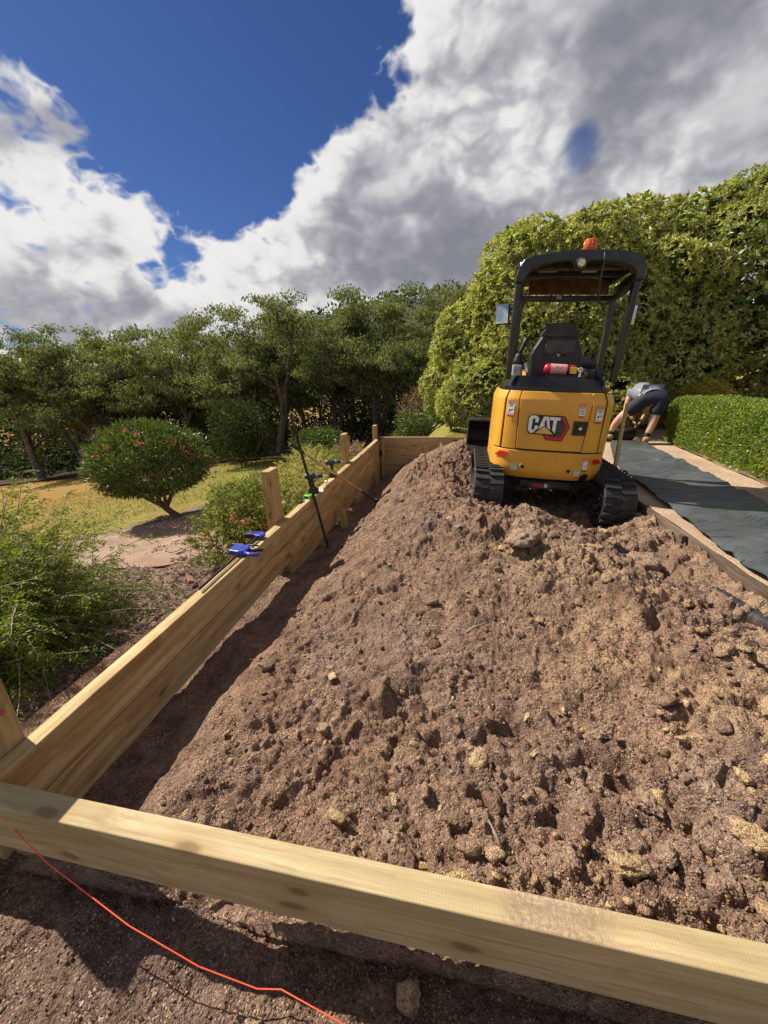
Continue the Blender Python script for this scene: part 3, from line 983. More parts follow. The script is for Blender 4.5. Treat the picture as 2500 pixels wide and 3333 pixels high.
# edging boards
EDGE_SUNLIT = wood_mat('sunlit_edging', (0.30, 0.22, 0.14), (0.46, 0.36, 0.25), (0.6, 0.5, 0.38), axis=1)  # sunlight on the near board put into a paler wood colour
edge = empty('timber_edging', wp(BEDW, 0), -WA, 'low weathered timber edging board between soil heap and path', 'edging')
for s0, s1, dz in ((-0.2, 1.22, 0.0), (1.225, 3.6, -0.006), (3.605, 6.0, 0.002), (6.005, 8.2, -0.004)):
    o = MB().box((0, (s1 - s0) / 2, 0), (0.028, s1 - s0, 0.17)).build('edging_board', EDGE_WOOD if s0 > 1 else EDGE_SUNLIT, edge, (0.01, s0, PATH_Z - 0.070 + dz), bevel=0.004)
for s in (0.6, 2.4, 4.2, 5.9):
    MB().box((0, 0, 0), (0.035, 0.045, 0.32)).build('edging_peg', EDGE_WOOD, edge, (-0.03, s, PATH_Z - 0.15), bevel=0.003)

# corrugated drain pipe at the foot of the edging
pip = MB()
pts, rad = [], []
base = [wp(3.03, -0.15, 0.04), wp(3.08, 0.3, 0.04), wp(3.13, 0.75, 0.04), wp(3.18, 1.15, 0.02), wp(3.20, 1.5, -0.05), wp(3.21, 2.2, -0.12), wp(3.2, 3.2, -0.12), wp(3.15, 4.2, -0.14)]
for i in range(len(base) - 1):
    L = (base[i + 1] - base[i]).length
    k = int(L / 0.008)
    for j in range(k):
        p0 = base[max(i - 1, 0)]; p3 = base[min(i + 2, len(base) - 1)]
        t = j / k
        q = 0.5 * ((2 * base[i]) + (base[i + 1] - p0) * t + (2 * p0 - 5 * base[i] + 4 * base[i + 1] - p3) * t * t + (3 * base[i] - p0 - 3 * base[i + 1] + p3) * t ** 3)
        pts.append(q)
        rad.append(0.040 + (0.0045 if len(rad) % 3 == 0 else 0.0))
pip.tube(pts, rad, 14)
po = pip.build('drain_pipe', plain('black_plastic_pipe', (0.018, 0.018, 0.02), 0.45, var=0.3, dust=0.5))
tag(po, 'black corrugated drainage pipe lying beside the timber edging', 'pipe')

# hardwood stake standing by the path
st = MB()
a_ = Vector((2.71, 4.503, PATH_Z - 0.05))
st.prism([(-0.017, -0.017), (0.017, -0.017), (0.017, 0.017), (-0.017, 0.017)], -0.1, 0.72, 'XY')
sto = MB().bar((2.71, 4.503, PATH_Z - 0.1), (2.784, 4.60, 0.911), 0.034, 0.034).build("garden_stake", STAKE_WOOD, None, bevel=0.002)
tag(sto, 'upright square hardwood stake between excavator and weed mat', 'stake')
# ------------------------------------------------------------------ mini excavator
def paint_mat(name, col, rough=0.32, dust=0.25):
    m, n, b, o = new_mat(name)
    tc = n.n('ShaderNodeTexCoord').outputs['Object']
    st = n.noise(n.vmath('MULTIPLY', tc, (26, 26, 2.2)).outputs[0], 1.0, 5.0, 0.65)
    d = n.math('MULTIPLY', n.rng(st, 0.48, 0.8), dust)
    sp = n.n('ShaderNodeSeparateXYZ', ins={0: tc})
    d = n.math('ADD', d, n.math('MULTIPLY', n.rng(n.noise(tc, 11.0, 6.0, 0.7), 0.5, 0.8), dust * 0.7))
    c = n.mix(n.rng(n.noise(tc, 3.0, 3.0), 0.3, 0.7), tuple(x * 0.94 for x in col), tuple(min(1, x * 1.05) for x in col))
    c = n.mix(d, c, (0.42, 0.28, 0.15))
    n.put(b.inputs['Base Color'], c)
    n.put(b.inputs['Roughness'], n.math('ADD', n.rng(n.noise(tc, 8.0, 5.0), 0.3, 0.7, rough - 0.06, rough + 0.08), n.math('MULTIPLY', d, 0.6)))
    b.inputs['Coat Weight'].default_value = 0.15
    b.inputs['Coat Roughness'].default_value = 0.12
    bump(n, b, n.noise(tc, 160.0, 3.0), 0.03, 0.002)
    return m


YEL = paint_mat('excavator_yellow', (0.72, 0.35, 0.035), dust=0.2)
BLK = plain('black_enamel', (0.010, 0.0105, 0.012), 0.28, var=0.2, scale=6, bmp=0.02, dust=0.12)
BLKM = plain('black_plastic', (0.016, 0.016, 0.018), 0.55, var=0.25, scale=22, bmp=0.08, dust=0.15)
GREY = plain('grey_plastic', (0.17, 0.175, 0.18), 0.55, var=0.15, bmp=0.05)
RUB = plain('track_rubber', (0.022, 0.021, 0.021), 0.75, var=0.35, scale=10, bmp=0.2, dust=0.55, dustcol=(0.13, 0.09, 0.065))
STEEL = plain('dark_steel', (0.035, 0.034, 0.034), 0.5, 0.4, var=0.3, dust=0.3)
WORN = plain('worn_steel', (0.16, 0.15, 0.14), 0.4, 0.8, var=0.35, dust=0.25)
CHROME = plain('bright_metal', (0.72, 0.72, 0.72), 0.22, 1.0, var=0.08, bmp=0)
WHITE = plain('decal_white', (0.78, 0.78, 0.76), 0.45, var=0.04, bmp=0)
RED = plain('decal_red', (0.50, 0.02, 0.025), 0.4, var=0.06, bmp=0)
REDL = plain('reflector_red', (0.62, 0.012, 0.02), 0.18, var=0.15, scale=90, bmp=0.05)
INK = plain('decal_black', (0.015, 0.015, 0.016), 0.45, var=0.1, bmp=0)
ORANGE_D = plain('decal_orange', (0.75, 0.16, 0.03), 0.45, var=0.06, bmp=0)
GREEN_D = plain('decal_green', (0.03, 0.16, 0.07), 0.5, bmp=0)
SEATM = plain('seat_vinyl', (0.014, 0.015, 0.018), 0.42, var=0.25, scale=9, bmp=0.1)
FLAP = plain('seat_flap', (0.055, 0.053, 0.052), 0.5, var=0.25, scale=14, bmp=0.2)
m, n, b, o = new_mat('amber_lens')
b.inputs['Base Color'].default_value = (0.85, 0.14, 0.012, 1)
b.inputs['Roughness'].default_value = 0.12
b.inputs['Transmission Weight'].default_value = 0.35
b.inputs['IOR'].default_value = 1.45
n.put(b.inputs['Base Color'], n.mix(n.rng(n.noise(n.n('ShaderNodeTexCoord').outputs['Object'], 40.0, 2.0), 0.3, 0.7), (0.80, 0.12, 0.01), (0.9, 0.17, 0.02)))
AMBER = m
m, n, b, o = new_mat('soil_reflection_glass')
n.put(b.inputs['Base Color'], n.mix(n.rng(n.noise(n.n('ShaderNodeTexCoord').outputs['Object'], 9.0, 6.0, 0.7), 0.35, 0.7), (0.10, 0.055, 0.028), (0.26, 0.14, 0.06)))  # brown mottling stands in for soil reflected in the pane
b.inputs['Roughness'].default_value = 0.08
b.inputs['Specular IOR Level'].default_value = 0.9
SOIL_REFLECT = m
m, n, b, o = new_mat('mirror_glass')
n.put(b.inputs['Base Color'], n.mix(n.rng(n.noise(n.n('ShaderNodeTexCoord').outputs['Object'], 6.0, 4.0), 0.3, 0.7), (0.45, 0.46, 0.47), (0.55, 0.55, 0.55)))
b.inputs['Metallic'].default_value = 1.0
b.inputs['Roughness'].default_value = 0.03
MIRROR = m

MS = 1.15
exc = empty('mini_excavator', (1.782, 4.427, -0.193), 0, 'yellow and black mini excavator with open canopy standing on the soil heap, seen from behind', 'excavator')
_th, _rho = R(12), R(3.2)
_X = Vector((math.cos(_th), -math.sin(_th), 0)); _Y = Vector((math.sin(_th), math.cos(_th), 0)); _Z = Vector((0, 0, 1))
_Xr = _X * math.cos(_rho) - _Z * math.sin(_rho)
_Zr = _X * math.sin(_rho) + _Z * math.cos(_rho)
EM = Matrix(((_Xr.x, _Y.x, _Zr.x, 1.782), (_Xr.y, _Y.y, _Zr.y, 4.427), (_Xr.z, _Y.z, _Zr.z, -0.193), (0, 0, 0, 1))) @ Matrix.Scale(MS, 4)
exc.matrix_world = EM

XC = -0.025


def plan(t, inset=0.0):
    """tail outline: t in [-1,1] round the rear, beyond that straight down the sides"""
    A, B = 0.48 - inset, 0.30 - inset
    tt = max(-1.0, min(1.0, t))
    ph = tt * math.pi / 2
    x = A * math.copysign(abs(math.sin(ph)) ** 0.66, ph)
    y = -0.17 - B * abs(math.cos(ph)) ** 0.62
    if abs(t) > 1: y += (abs(t) - 1)
    return XC + x, y


_ts = np.linspace(-1, 1, 801)
_xs = np.array([plan(t)[0] for t in _ts])


def t_of(x):
    return float(np.interp(x, _xs, _ts))


def prof(z):
    """how far the skin steps in with height"""
    i = 0.0
    if z < 0.46: i += 0.045 * ((0.46 - z) / 0.10) ** 2
    if z > 1.045: i += 0.028 * (z - 1.045) / 0.07
    return i


def skin_panel(name, rows, mat, off=0.0, th=0.012, nx=14, by='x', parent=exc, sub=2, bevel=0.004):
    """curved panel on the tail: rows of (z, left, right), left/right in x (or t)"""
    zz = []
    for i in range(len(rows) - 1):
        for k in range(sub):
            f = k / sub
            zz.append(tuple(rows[i][j] * (1 - f) + rows[i + 1][j] * f for j in range(3)))
    zz.append(rows[-1])
    G = []
    for z, l, r in zz:
        tl, tr = (t_of(l), t_of(r)) if by == 'x' else (l, r)
        row = []
        for k in range(nx + 1):
            t = tl + (tr - tl) * k / nx
            row.append((plan(t, prof(z) - off), plan(t, prof(z) - off + th), z))
        G.append(row)
    mb = MB()
    nr, nc = len(G), nx + 1
    vs = [(p[0][0], p[0][1], p[2]) for r_ in G for p in r_] + [(p[1][0], p[1][1], p[2]) for r_ in G for p in r_]
    fs = []
    q = nr * nc
    for i in range(nr - 1):
        for k in range(nx):
            a = i * nc + k
            fs.append((a, a + 1, a + nc + 1, a + nc))
            fs.append((q + a, q + a + nc, q + a + nc + 1, q + a + 1))
    for i in range(nr - 1):
        a = i * nc
        fs.append((a, a + nc, q + a + nc, q + a))
        a = i * nc + nx
        fs.append((a, q + a, q + a + nc, a + nc))
    for k in range(nx):
        fs.append((k, q + k, q + k + 1, k + 1))
        a = (nr - 1) * nc + k
        fs.append((a, a + 1, q + a + 1, q + a))
    mb.add(vs, fs, False)
    ob = mb.build(name, mat, parent, bevel=bevel, seg=2)
    ob.data.polygons.foreach_set('use_smooth', [True] * len(ob.data.polygons))
    ob.modifiers['bevel'].harden_normals = True
    return ob


# dark inner body closes the gaps between the panels
skin_panel('inner_body', [(0.385, -1.55, 1.55), (0.6, -1.55, 1.55), (1.05, -1.55, 1.55), (1.085, -1.55, 1.55)], BLKM, off=-0.018, th=0.02, nx=48, by='t', bevel=0.001)
MB().box((XC, 0.05, 0.72), (0.86, 0.62, 0.68)).build('engine_core', BLKM, exc)
# counterweight below, with the cut corners rising at the sides
cw = skin_panel('counterweight', [(0.365, -1.5, 1.5), (0.385, -1.5, 1.5), (0.41, -1.5, 1.5), (0.44, -1.5, 1.5), (0.48, -1.5, 1.5), (0.56, -1.5, 1.5), (0.612, -1.5, 1.5)], YEL, off=0.004, th=0.03, nx=48, by='t', bevel=0.006)
door = skin_panel('engine_door', [(0.628, -0.316, 0.214), (0.66, -0.318, 0.217), (0.8, -0.325, 0.226), (1.04, -0.335, 0.238), (1.055, -0.336, 0.239), (1.112, -0.339, 0.243)], YEL, off=0.004, nx=22, bevel=0.006)
skin_panel('rear_pillar', [(0.622, -0.438, -0.324), (0.66, -0.438, -0.327), (0.8, -0.439, -0.334), (1.04, -0.440, -0.344), (1.055, -0.440, -0.345), (1.112, -0.441, -0.348)], YEL, off=0.0, nx=8)
skin_panel('rear_pillar', [(0.622, 0.223, 0.362), (0.66, 0.226, 0.361), (0.8, 0.235, 0.359), (1.04, 0.247, 0.357), (1.055, 0.248, 0.357), (1.112, 0.252, 0.355)], YEL, off=0.0, nx=8)
tl, tr = t_of(-0.448), t_of(0.369)
skin_panel('side_panel', [(0.622, -1.5, tl), (0.66, -1.5, tl), (0.8, -1.5, tl), (1.04, -1.5, tl), (1.055, -1.5, tl), (1.112, -1.5, tl)], YEL, off=0.006, nx=22, by='t')
skin_panel('side_panel', [(0.622, tr, 1.5), (0.66, tr, 1.5), (0.8, tr, 1.5), (1.04, tr, 1.5), (1.055, tr, 1.5), (1.112, tr, 1.5)], YEL, off=0.006, nx=22, by='t')
# black ledge above the hood and the deck behind the seat
skin_panel('rear_ledge', [(1.118, -1.5, 1.5), (1.15, -1.5, 1.5), (1.2, -1.5, 1.5), (1.235, -1.5, 1.5)], BLK, off=-0.03, th=0.04, nx=48, by='t', bevel=0.008)
outl = [plan(t, 0.05) for t in np.linspace(-1.5, 1.5, 40)]
MB().prism(outl, 1.115, 1.145, 'XY').build('hood_deck', BLK, exc)
MB().prism([plan(t, 0.06) for t in np.linspace(-1.5, 1.5, 40)], 0.355, 0.40, 'XY').build('house_floor', STEEL, exc)
MB().box((XC, 0.30, 0.75), (0.90, 0.10, 0.70)).build('front_panel', BLKM, exc, bevel=0.02)
MB().box((XC, 0.52, 0.46), (0.88, 0.46, 0.07)).build('foot_plate', BLKM, exc, bevel=0.01)


def on_skin(x, z, off=0.006):
    """frame on the tail at (x, z): local X right, Y up, Z outwards"""
    t = t_of(x)
    p = Vector((*plan(t, prof(z) - off), z))
    a = Vector((*plan(t - 0.01, prof(z) - off), z)); b_ = Vector((*plan(t + 0.01, prof(z) - off), z))
    ux = (b_ - a).normalized()
    c0 = Vector((*plan(t, prof(z - 0.01) - off), z - 0.01)); c1 = Vector((*plan(t, prof(z + 0.01) - off), z + 0.01))
    uz = (c1 - c0).normalized()
    nn = ux.cross(uz).normalized()
    return Matrix(((ux.x, uz.x, nn.x, p.x), (ux.y, uz.y, nn.y, p.y), (ux.z, uz.z, nn.z, p.z), (0, 0, 0, 1)))


def flat(poly, z0, z1, name, mat, parent, M, bevel=0.0):
    o = MB().prism(poly, z0, z1, 'XY').build(name, mat, parent, bevel=bevel)
    o.matrix_local = M
    return o


def rect(w, h, cx=0, cy=0):
    return [(cx - w / 2, cy - h / 2), (cx + w / 2, cy - h / 2), (cx + w / 2, cy + h / 2), (cx - w / 2, cy + h / 2)]


def stroke(pts, w):
    """flat ribbon polygons along a line"""
    out = []
    for (x0, y0), (x1, y1) in zip(pts[:-1], pts[1:]):
        L = math.hypot(x1 - x0, y1 - y0) or 1
        nx, ny = -(y1 - y0) / L * w / 2, (x1 - x0) / L * w / 2
        out.append([(x0 + nx, y0 + ny), (x0 - nx, y0 - ny), (x1 - nx, y1 - ny), (x1 + nx, y1 + ny)])
    return out


def sticker(x, z, w, h, head, words, foot, headmat=RED, footmat=RED, pict='swing', tilt=0.0):
    M = on_skin(x, z, 0.008) @ Matrix.Rotation(tilt, 4, 'Z')
    s = flat(rect(w, h), 0, 0.0012, 'warning_label', WHITE, exc, M)
    I = Matrix.Identity(4)
    flat(rect(w * 1.0, h * 0.13, 0, h * 0.435), 0.0012, 0.002, 'header_band', headmat, s, I)
    flat(rect(w * 1.0, h * 0.12, 0, -h * 0.44), 0.0012, 0.002, 'footer_band', footmat, s, I)
    if head: text_mesh(head, h * 0.10, WHITE, 'lettering', s, Matrix.Translation((0, h * 0.435, 0.0021)), 0.0003, 0.9)
    yy = h * 0.29
    for wd in words:
        text_mesh(wd, h * 0.125, INK, 'lettering', s, Matrix.Translation((0, yy, 0.0014)), 0.0003, 0.82, 0.0004)
        yy -= h * 0.12
    if foot: text_mesh(foot, h * 0.085, INK, 'lettering', s, Matrix.Translation((0, -h * 0.32, 0.0014)), 0.0003, 0.8)
    pm = MB()
    if pict == 'swing':
        for q in stroke([(-w * .4, -h * .22), (w * .4, -h * .02)], w * .04) + stroke([(-w * .25, -h * .02), (-w * .12, -h * .1), (-w * .2, -h * .2)], w * .09) + stroke([(-w * .12, -h * .1), (w * .02, -h * .14)], w * .08) + \
                stroke([(w * .05, -h * .02), (w * .22, -h * .08), (w * .36, -h * .0)], w * .10) + stroke([(-w * .3, -h * .12), (w * .0, -h * .05)], w * .07):
            pm.prism(q, 0.0012, 0.0018, 'XY')
    elif pict == 'parts':
        for q in stroke([(-w * .3, -h * .05), (w * .1, h * .0), (w * .3, -h * .06)], w * .17) + stroke([(-w * .3, -h * .22), (0, -h * .17), (w * .3, -h * .25)], w * .17):
            pm.prism(q, 0.0012, 0.0018, 'XY')
    else:
        for q in stroke([(-w * .25, -h * .2), (w * .1, -h * .05), (w * .25, h * .0)], w * .08) + stroke([(-w * .2, -h * .02), (w * .1, -h * .2)], w * .06):
            pm.prism(q, 0.0012, 0.0018, 'XY')
    pm.build('pictogram', INK, s)
    return s


sticker(-0.393, 0.962, 0.058, 0.138, 'DANGER', ['SWING', 'AREA'], 'KEEP CLEAR')
sticker(0.305, 0.94, 0.060, 0.138, 'DANGER', ['SWING', 'AREA'], 'KEEP CLEAR')
sticker(0.163, 0.972, 0.044, 0.112, '', ['MOVING', 'PARTS'], '', ORANGE_D, RED, 'parts')
sticker(0.268, 0.517, 0.038, 0.112, '', ['HOT'], '', ORANGE_D, INK, 'hot')
for x, z in ((-0.31, 0.464), (0.211, 0.446)):
    s = flat(rect(0.047, 0.05), 0, 0.0012, 'tie_down_label', plain('pale_label', (0.62, 0.66, 0.56), 0.5, bmp=0) if 'pale_label' not in MATS else MATS['pale_label'], exc, on_skin(x, z, 0.008))
    pm = MB()
    hook = [(0.006 * math.cos(a) - 0.002, 0.008 * math.sin(a) - 0.006) for a in np.linspace(-3.4, 1.6, 10)]
    for q in stroke(hook, 0.004): pm.prism(q, 0.0012, 0.002, 'XY')
    for q in stroke([(-0.015, 0.014), (0.015, 0.014)], 0.004): pm.prism(q, 0.0012, 0.002, 'XY')
    pm.build('hook_symbol', GREEN_D, s)
for x, z in ((-0.24, 0.469), (0.143, 0.456)):
    M = on_skin(x, z, 0.002)
    o = MB().lathe([(0.034, 0), (0.033, 0.006), (0.024, 0.007), (0.018, 0.001)], n=24).build('bolt_recess', YEL, exc)
    o.matrix_local = M
    k = MB().lathe([(0.0155, 0.002), (0.0155, 0.0045), (0.011, 0.005)], n=18).build('bolt_hole', INK, o)
    hx = MB().lathe([(0.008, 0.004), (0.008, 0.007)], n=6).build('bolt_head', STEEL, o)
# tail reflectors
for pts in ([(-0.478, 0.557), (-0.437, 0.592), (-0.372, 0.590), (-0.398, 0.540)], [(0.315, 0.565), (0.374, 0.569), (0.422, 0.529), (0.334, 0.518)]):
    cx = sum(p[0] for p in pts) / 4; cz = sum(p[1] for p in pts) / 4
    M = on_skin(cx, cz, 0.005)
    loc = [((p[0] - cx) * 1.12, p[1] - cz) for p in pts]
    if sum(loc[i][0] * loc[(i + 1) % 4][1] - loc[(i + 1) % 4][0] * loc[i][1] for i in range(4)) < 0: loc = loc[::-1]
    fr = flat([(a * 1.28, b_ * 1.35) for a, b_ in loc], 0, 0.004, 'reflector_frame', YEL, exc, M, 0.002)
    flat(loc, 0.004, 0.0075, 'red_reflector', REDL, fr, Matrix.Identity(4), 0.001)
# exhaust outlet
arch = [(-0.036, -0.035), (0.036, -0.035)] + [(0.036 * math.cos(a), 0.006 + 0.034 * math.sin(a)) for a in np.linspace(0, math.pi, 12)]
flat([(a * 1.12, b_ * 1.1) for a, b_ in arch], 0.0, 0.003, 'exhaust_surround', YEL, exc, on_skin(0.29, 0.405, 0.004), 0.001)
flat(arch, 0.003, 0.0055, 'exhaust_opening', INK, exc, on_skin(0.29, 0.405, 0.004))
# latch
lt = flat(rect(0.112, 0.118), 0, 0.006, 'door_latch', BLKM, exc, on_skin(0.168, 0.827, 0.006), 0.006)
flat(rect(0.082, 0.092), 0.006, 0.0075, 'latch_recess', INK, lt, Matrix.Identity(4), 0.003)
flat(rect(0.066, 0.05, 0, 0.008), 0.0075, 0.014, 'latch_paddle', BLKM, lt, Matrix.Identity(4), 0.004)
k = MB().lathe([(0.014, 0.012), (0.014, 0.018), (0.010, 0.02), (0.010, 0.018)], n=18).build('lock_cylinder', CHROME, lt)
# emblem: letters on a black shape, red hexagon behind, yellow triangle in front
EO = (-0.09, 0.825)
LM = on_skin(EO[0], EO[1], 0.0065)


def E_(pts):
    return [((x - EO[0]) * 1.02, z - EO[1]) for x, z in pts]


hexo = E_([(-0.125, 0.775), (-0.086, 0.717), (0.040, 0.712), (0.087, 0.832), (0.040, 0.921), (-0.03, 0.925)])
emb = flat(hexo, 0.0, 0.003, 'emblem', INK, exc, LM)
flat(E_([(-0.116, 0.776), (-0.082, 0.723), (0.036, 0.718), (0.080, 0.831), (0.036, 0.915), (-0.02, 0.917), (-0.02, 0.895), (0.022, 0.893), (0.055, 0.831), (0.022, 0.746), (-0.066, 0.750), (-0.083, 0.778)]), 0.003, 0.0055, 'red_hexagon', RED, emb, Matrix.Identity(4), 0.0015)
flat(E_([(-0.05, 0.905), (0.018, 0.886), (0.05, 0.831), (0.018, 0.752), (-0.06, 0.756)]), 0.003, 0.0042, 'dark_grille', plain('grille_grey', (0.05, 0.045, 0.04), 0.5), emb, Matrix.Identity(4))
flat(E_([(-0.247, 0.80), (-0.235, 0.766), (-0.20, 0.762), (-0.012, 0.758), (-0.010, 0.86), (0.010, 0.90), (0.010, 0.921), (-0.225, 0.926), (-0.247, 0.905)]), 0.0055, 0.007, 'letter_backing', INK, emb, Matrix.Identity(4), 0.002)
C_ = E_([(-0.240, 0.800), (-0.240, 0.895), (-0.222, 0.917), (-0.182, 0.917), (-0.164, 0.897), (-0.164, 0.862), (-0.190, 0.862), (-0.190, 0.888), (-0.197, 0.894), (-0.206, 0.894), (-0.213, 0.886), (-0.213, 0.808), (-0.206, 0.800), (-0.197, 0.800), (-0.190, 0.806), (-0.190, 0.836), (-0.164, 0.836), (-0.164, 0.812), (-0.186, 0.786), (-0.200, 0.772), (-0.222, 0.774)])
A_ = E_([(-0.160, 0.806), (-0.129, 0.913), (-0.088, 0.913), (-0.066, 0.806), (-0.083, 0.806), (-0.098, 0.826), (-0.103, 0.856), (-0.1085, 0.887), (-0.119, 0.856), (-0.1075, 0.856), (-0.104, 0.837), (-0.113, 0.842), (-0.148, 0.806)])
A_ = E_([(-0.160, 0.805), (-0.129, 0.913), (-0.088, 0.913), (-0.064, 0.805), (-0.092, 0.823), (-0.0955, 0.846), (-0.104, 0.887), (-0.112, 0.887), (-0.119, 0.850), (-0.108, 0.842)])
T_ = E_([(-0.080, 0.911), (0.003, 0.911), (0.003, 0.886), (-0.022, 0.886), (-0.022, 0.776), (-0.044, 0.798), (-0.049, 0.802), (-0.049, 0.886), (-0.080, 0.886)])
for nm, P in (('letter_c', C_), ('letter_a', A_), ('letter_t', T_)):
    flat(P[::-1] if sum(P[i][0] * P[(i + 1) % len(P)][1] - P[(i + 1) % len(P)][0] * P[i][1] for i in range(len(P))) < 0 else P, 0.007, 0.0105, nm, plain('emblem_silver', (0.74, 0.76, 0.78), 0.28, 0.15, bmp=0) if 'emblem_silver' not in MATS else MATS['emblem_silver'], emb, Matrix.Identity(4), 0.0008)
flat(E_([(-0.182, 0.772), (-0.036, 0.768), (-0.114, 0.834)]), 0.007, 0.0115, 'yellow_triangle', plain('emblem_gold', (0.75, 0.46, 0.10), 0.35, 0.1, bmp=0), emb, Matrix.Identity(4), 0.0008)

# ---- canopy
def pipe_path(pts, r, name, mat, n=12, parent=exc):
    return MB().tube(pts, r, n).build(name, mat, parent)


def postbar(name, a, b_, w, d):
    return MB().bar(a, b_, w, d, (0, 1, 0)).build(name, BLK, exc, bevel=0.012, seg=3)


postbar('rear_post', (-0.447, -0.30, 1.20), (-0.457, -0.33, 1.97), 0.048, 0.075)
postbar('rear_post', (0.398, -0.30, 1.20), (0.412, -0.33, 1.97), 0.048, 0.075)
postbar('front_post', (-0.368, 0.36, 0.50), (-0.362, 0.36, 1.95), 0.055, 0.06)
postbar('front_post', (0.458, 0.36, 0.50), (0.462, 0.36, 1.95), 0.055, 0.06)
MB().box((0.05, 0.36, 1.925), (0.80, 0.06, 0.05)).build('front_crossbar', BLK, exc, bevel=0.012)
MB().bar((-0.455, -0.33, 1.965), (-0.37, 0.38, 1.965), 0.06, 0.09).build('roof_rail', BLK, exc, bevel=0.015)
MB().bar((0.41, -0.33, 1.965), (0.465, 0.38, 1.965), 0.06, 0.09).build('roof_rail', BLK, exc, bevel=0.015)
# roof shell: crowned top with rounded corners and a drooping skirt
rf = MB()
NU, NV = 28, 18
V = []
for i in range(NU + 1):
    for j in range(NV + 1):
        u = -1 + 2 * i / NU
        v = -1 + 2 * j / NV
        hw = 0.475 - 0.03 * (v + 1) / 2
        ax = math.copysign(abs(u) ** 0.9, u) * hw
        k = max(abs(u), abs(v))
        x = XC - 0.005 + 0.035 * (v + 1) / 2 + ax * (1 - 0.05 * abs(v) ** 6)
        y = 0.02 + v * 0.42 * (1 - 0.06 * abs(u) ** 4)
        z = 2.155 - 0.035 * u * u - 0.02 * v * v - 0.055 * max(abs(u), abs(v)) ** 14
        V.append((x, y, z))
F = [(i * (NV + 1) + j, (i + 1) * (NV + 1) + j, (i + 1) * (NV + 1) + j + 1, i * (NV + 1) + j + 1) for i in range(NU) for j in range(NV)]
rf.add(V, F, True)
ro_ = rf.build('roof_shell', BLK, exc)
sm = ro_.modifiers.new('thick', 'SOLIDIFY'); sm.thickness = 0.035; sm.offset = -1
# rear visor: arched skirt down to the posts
outer = [(-0.492, 1.925), (-0.488, 1.98), (-0.472, 2.045), (-0.442, 2.088), (-0.38, 2.112), (-0.27, 2.128), (-0.15, 2.142), (-0.05, 2.146), (0.06, 2.145), (0.18, 2.139), (0.28, 2.130), (0.36, 2.116), (0.412, 2.085), (0.436, 2.03), (0.446, 1.98), (0.448, 1.935)]
inner = [(0.385, 1.935), (0.375, 1.985), (0.335, 2.022), (0.24, 2.050), (0.12, 2.063), (0.045, 2.068), (0.028, 2.052), (0.018, 2.018), (-0.072, 2.018), (-0.082, 2.052), (-0.10, 2.068), (-0.20, 2.060), (-0.30, 2.045), (-0.365, 2.020), (-0.405, 1.97), (-0.425, 1.925)]
poly = outer + inner
MB().prism(poly[::-1], -0.395, -0.315, 'XZ').build('rear_visor', BLK, exc, bevel=0.014, seg=3)
for x0, x1, y0, y1, z in ((-0.38, 0.36, -0.28, -0.20, 2.055), (-0.40, 0.40, 0.02, 0.08, 2.06)):
    MB().box(((x0 + x1) / 2, (y0 + y1) / 2, z), (x1 - x0, y1 - y0, 0.03)).build('roof_rib', BLKM, exc, bevel=0.004)
MB().box((-0.20, -0.02, 2.088), (0.15, 0.05, 0.004), Matrix.Rotation(R(-30), 3, 'X')).build('roof_label', plain('label_grey', (0.42, 0.40, 0.36), 0.5), exc)
MB().box((0.13, -0.02, 2.082), (0.12, 0.05, 0.004), Matrix.Rotation(R(-30), 3, 'X')).build('roof_label', MATS['label_grey'], exc)
MB().box((-0.02, 0.325, 1.93), (0.045, 0.006, 0.022)).build('roof_label', MATS['label_grey'], exc)
MB().box((0.05, 0.33, 2.015), (0.70, 0.012, 0.135), Matrix.Rotation(R(-22), 3, 'X')).build('canopy_window', SOIL_REFLECT, exc, bevel=0.004)
# work light
wl = MB().lathe([(0.040, 0.0), (0.040, 0.02), (0.034, 0.024), (0.031, 0.02)], n=24).build('work_light', BLKM, exc)
wl.matrix_local = Matrix.Translation((-0.026, -0.392, 2.052)) @ Matrix.Rotation(R(90), 4, 'X')
MB().lathe([(0.031, 0.019), (0.031, 0.0225), (0.02, 0.024)], n=20).build('lens', plain('lamp_lens', (0.55, 0.50, 0.38), 0.15, 0.3), wl)
for k in range(4):
    a = k * math.pi / 2 + 0.5
    MB().lathe([(0.0085, 0.024), (0.0085, 0.0255)], (0.015 * math.cos(a), 0.015 * math.sin(a), 0), n=10).build('led', plain('led_chip', (0.8, 0.74, 0.5), 0.2) if 'led_chip' not in MATS else MATS['led_chip'], wl)
# beacon
bc = MB().lathe([(0.055, 0.0), (0.055, 0.018), (0.047, 0.022)], (0.085, -0.10, 2.165), n=26).build('beacon_base', BLKM, exc)
bl = MB().lathe([(0.050, 0.0), (0.053, 0.003), (0.048, 0.085), (0.042, 0.095), (0.0, 0.097)], (0.083, -0.10, 2.186), n=30).build('beacon_lens', AMBER, exc)
for k in range(12):
    a = k * math.pi / 6
    MB().tube([(0.083 + 0.052 * math.cos(a), -0.10 + 0.052 * math.sin(a), 2.19), (0.083 + 0.047 * math.cos(a), -0.10 + 0.047 * math.sin(a), 2.27)], 0.0025, 5).build('lens_rib', AMBER, bl)
pipe_path([(0.115, -0.10, 2.17), (0.128, -0.25, 2.16), (0.13, -0.38, 2.145), (0.132, -0.405, 2.09), (0.132, -0.405, 2.0), (0.132, -0.40, 1.92), (0.14, -0.37, 1.845), (0.17, -0.34, 1.79), (0.21, -0.31, 1.785), (0.27, -0.30, 1.80), (0.34, -0.31, 1.85), (0.385, -0.32, 1.90)], 0.0085, 'beacon_cable', BLKM)
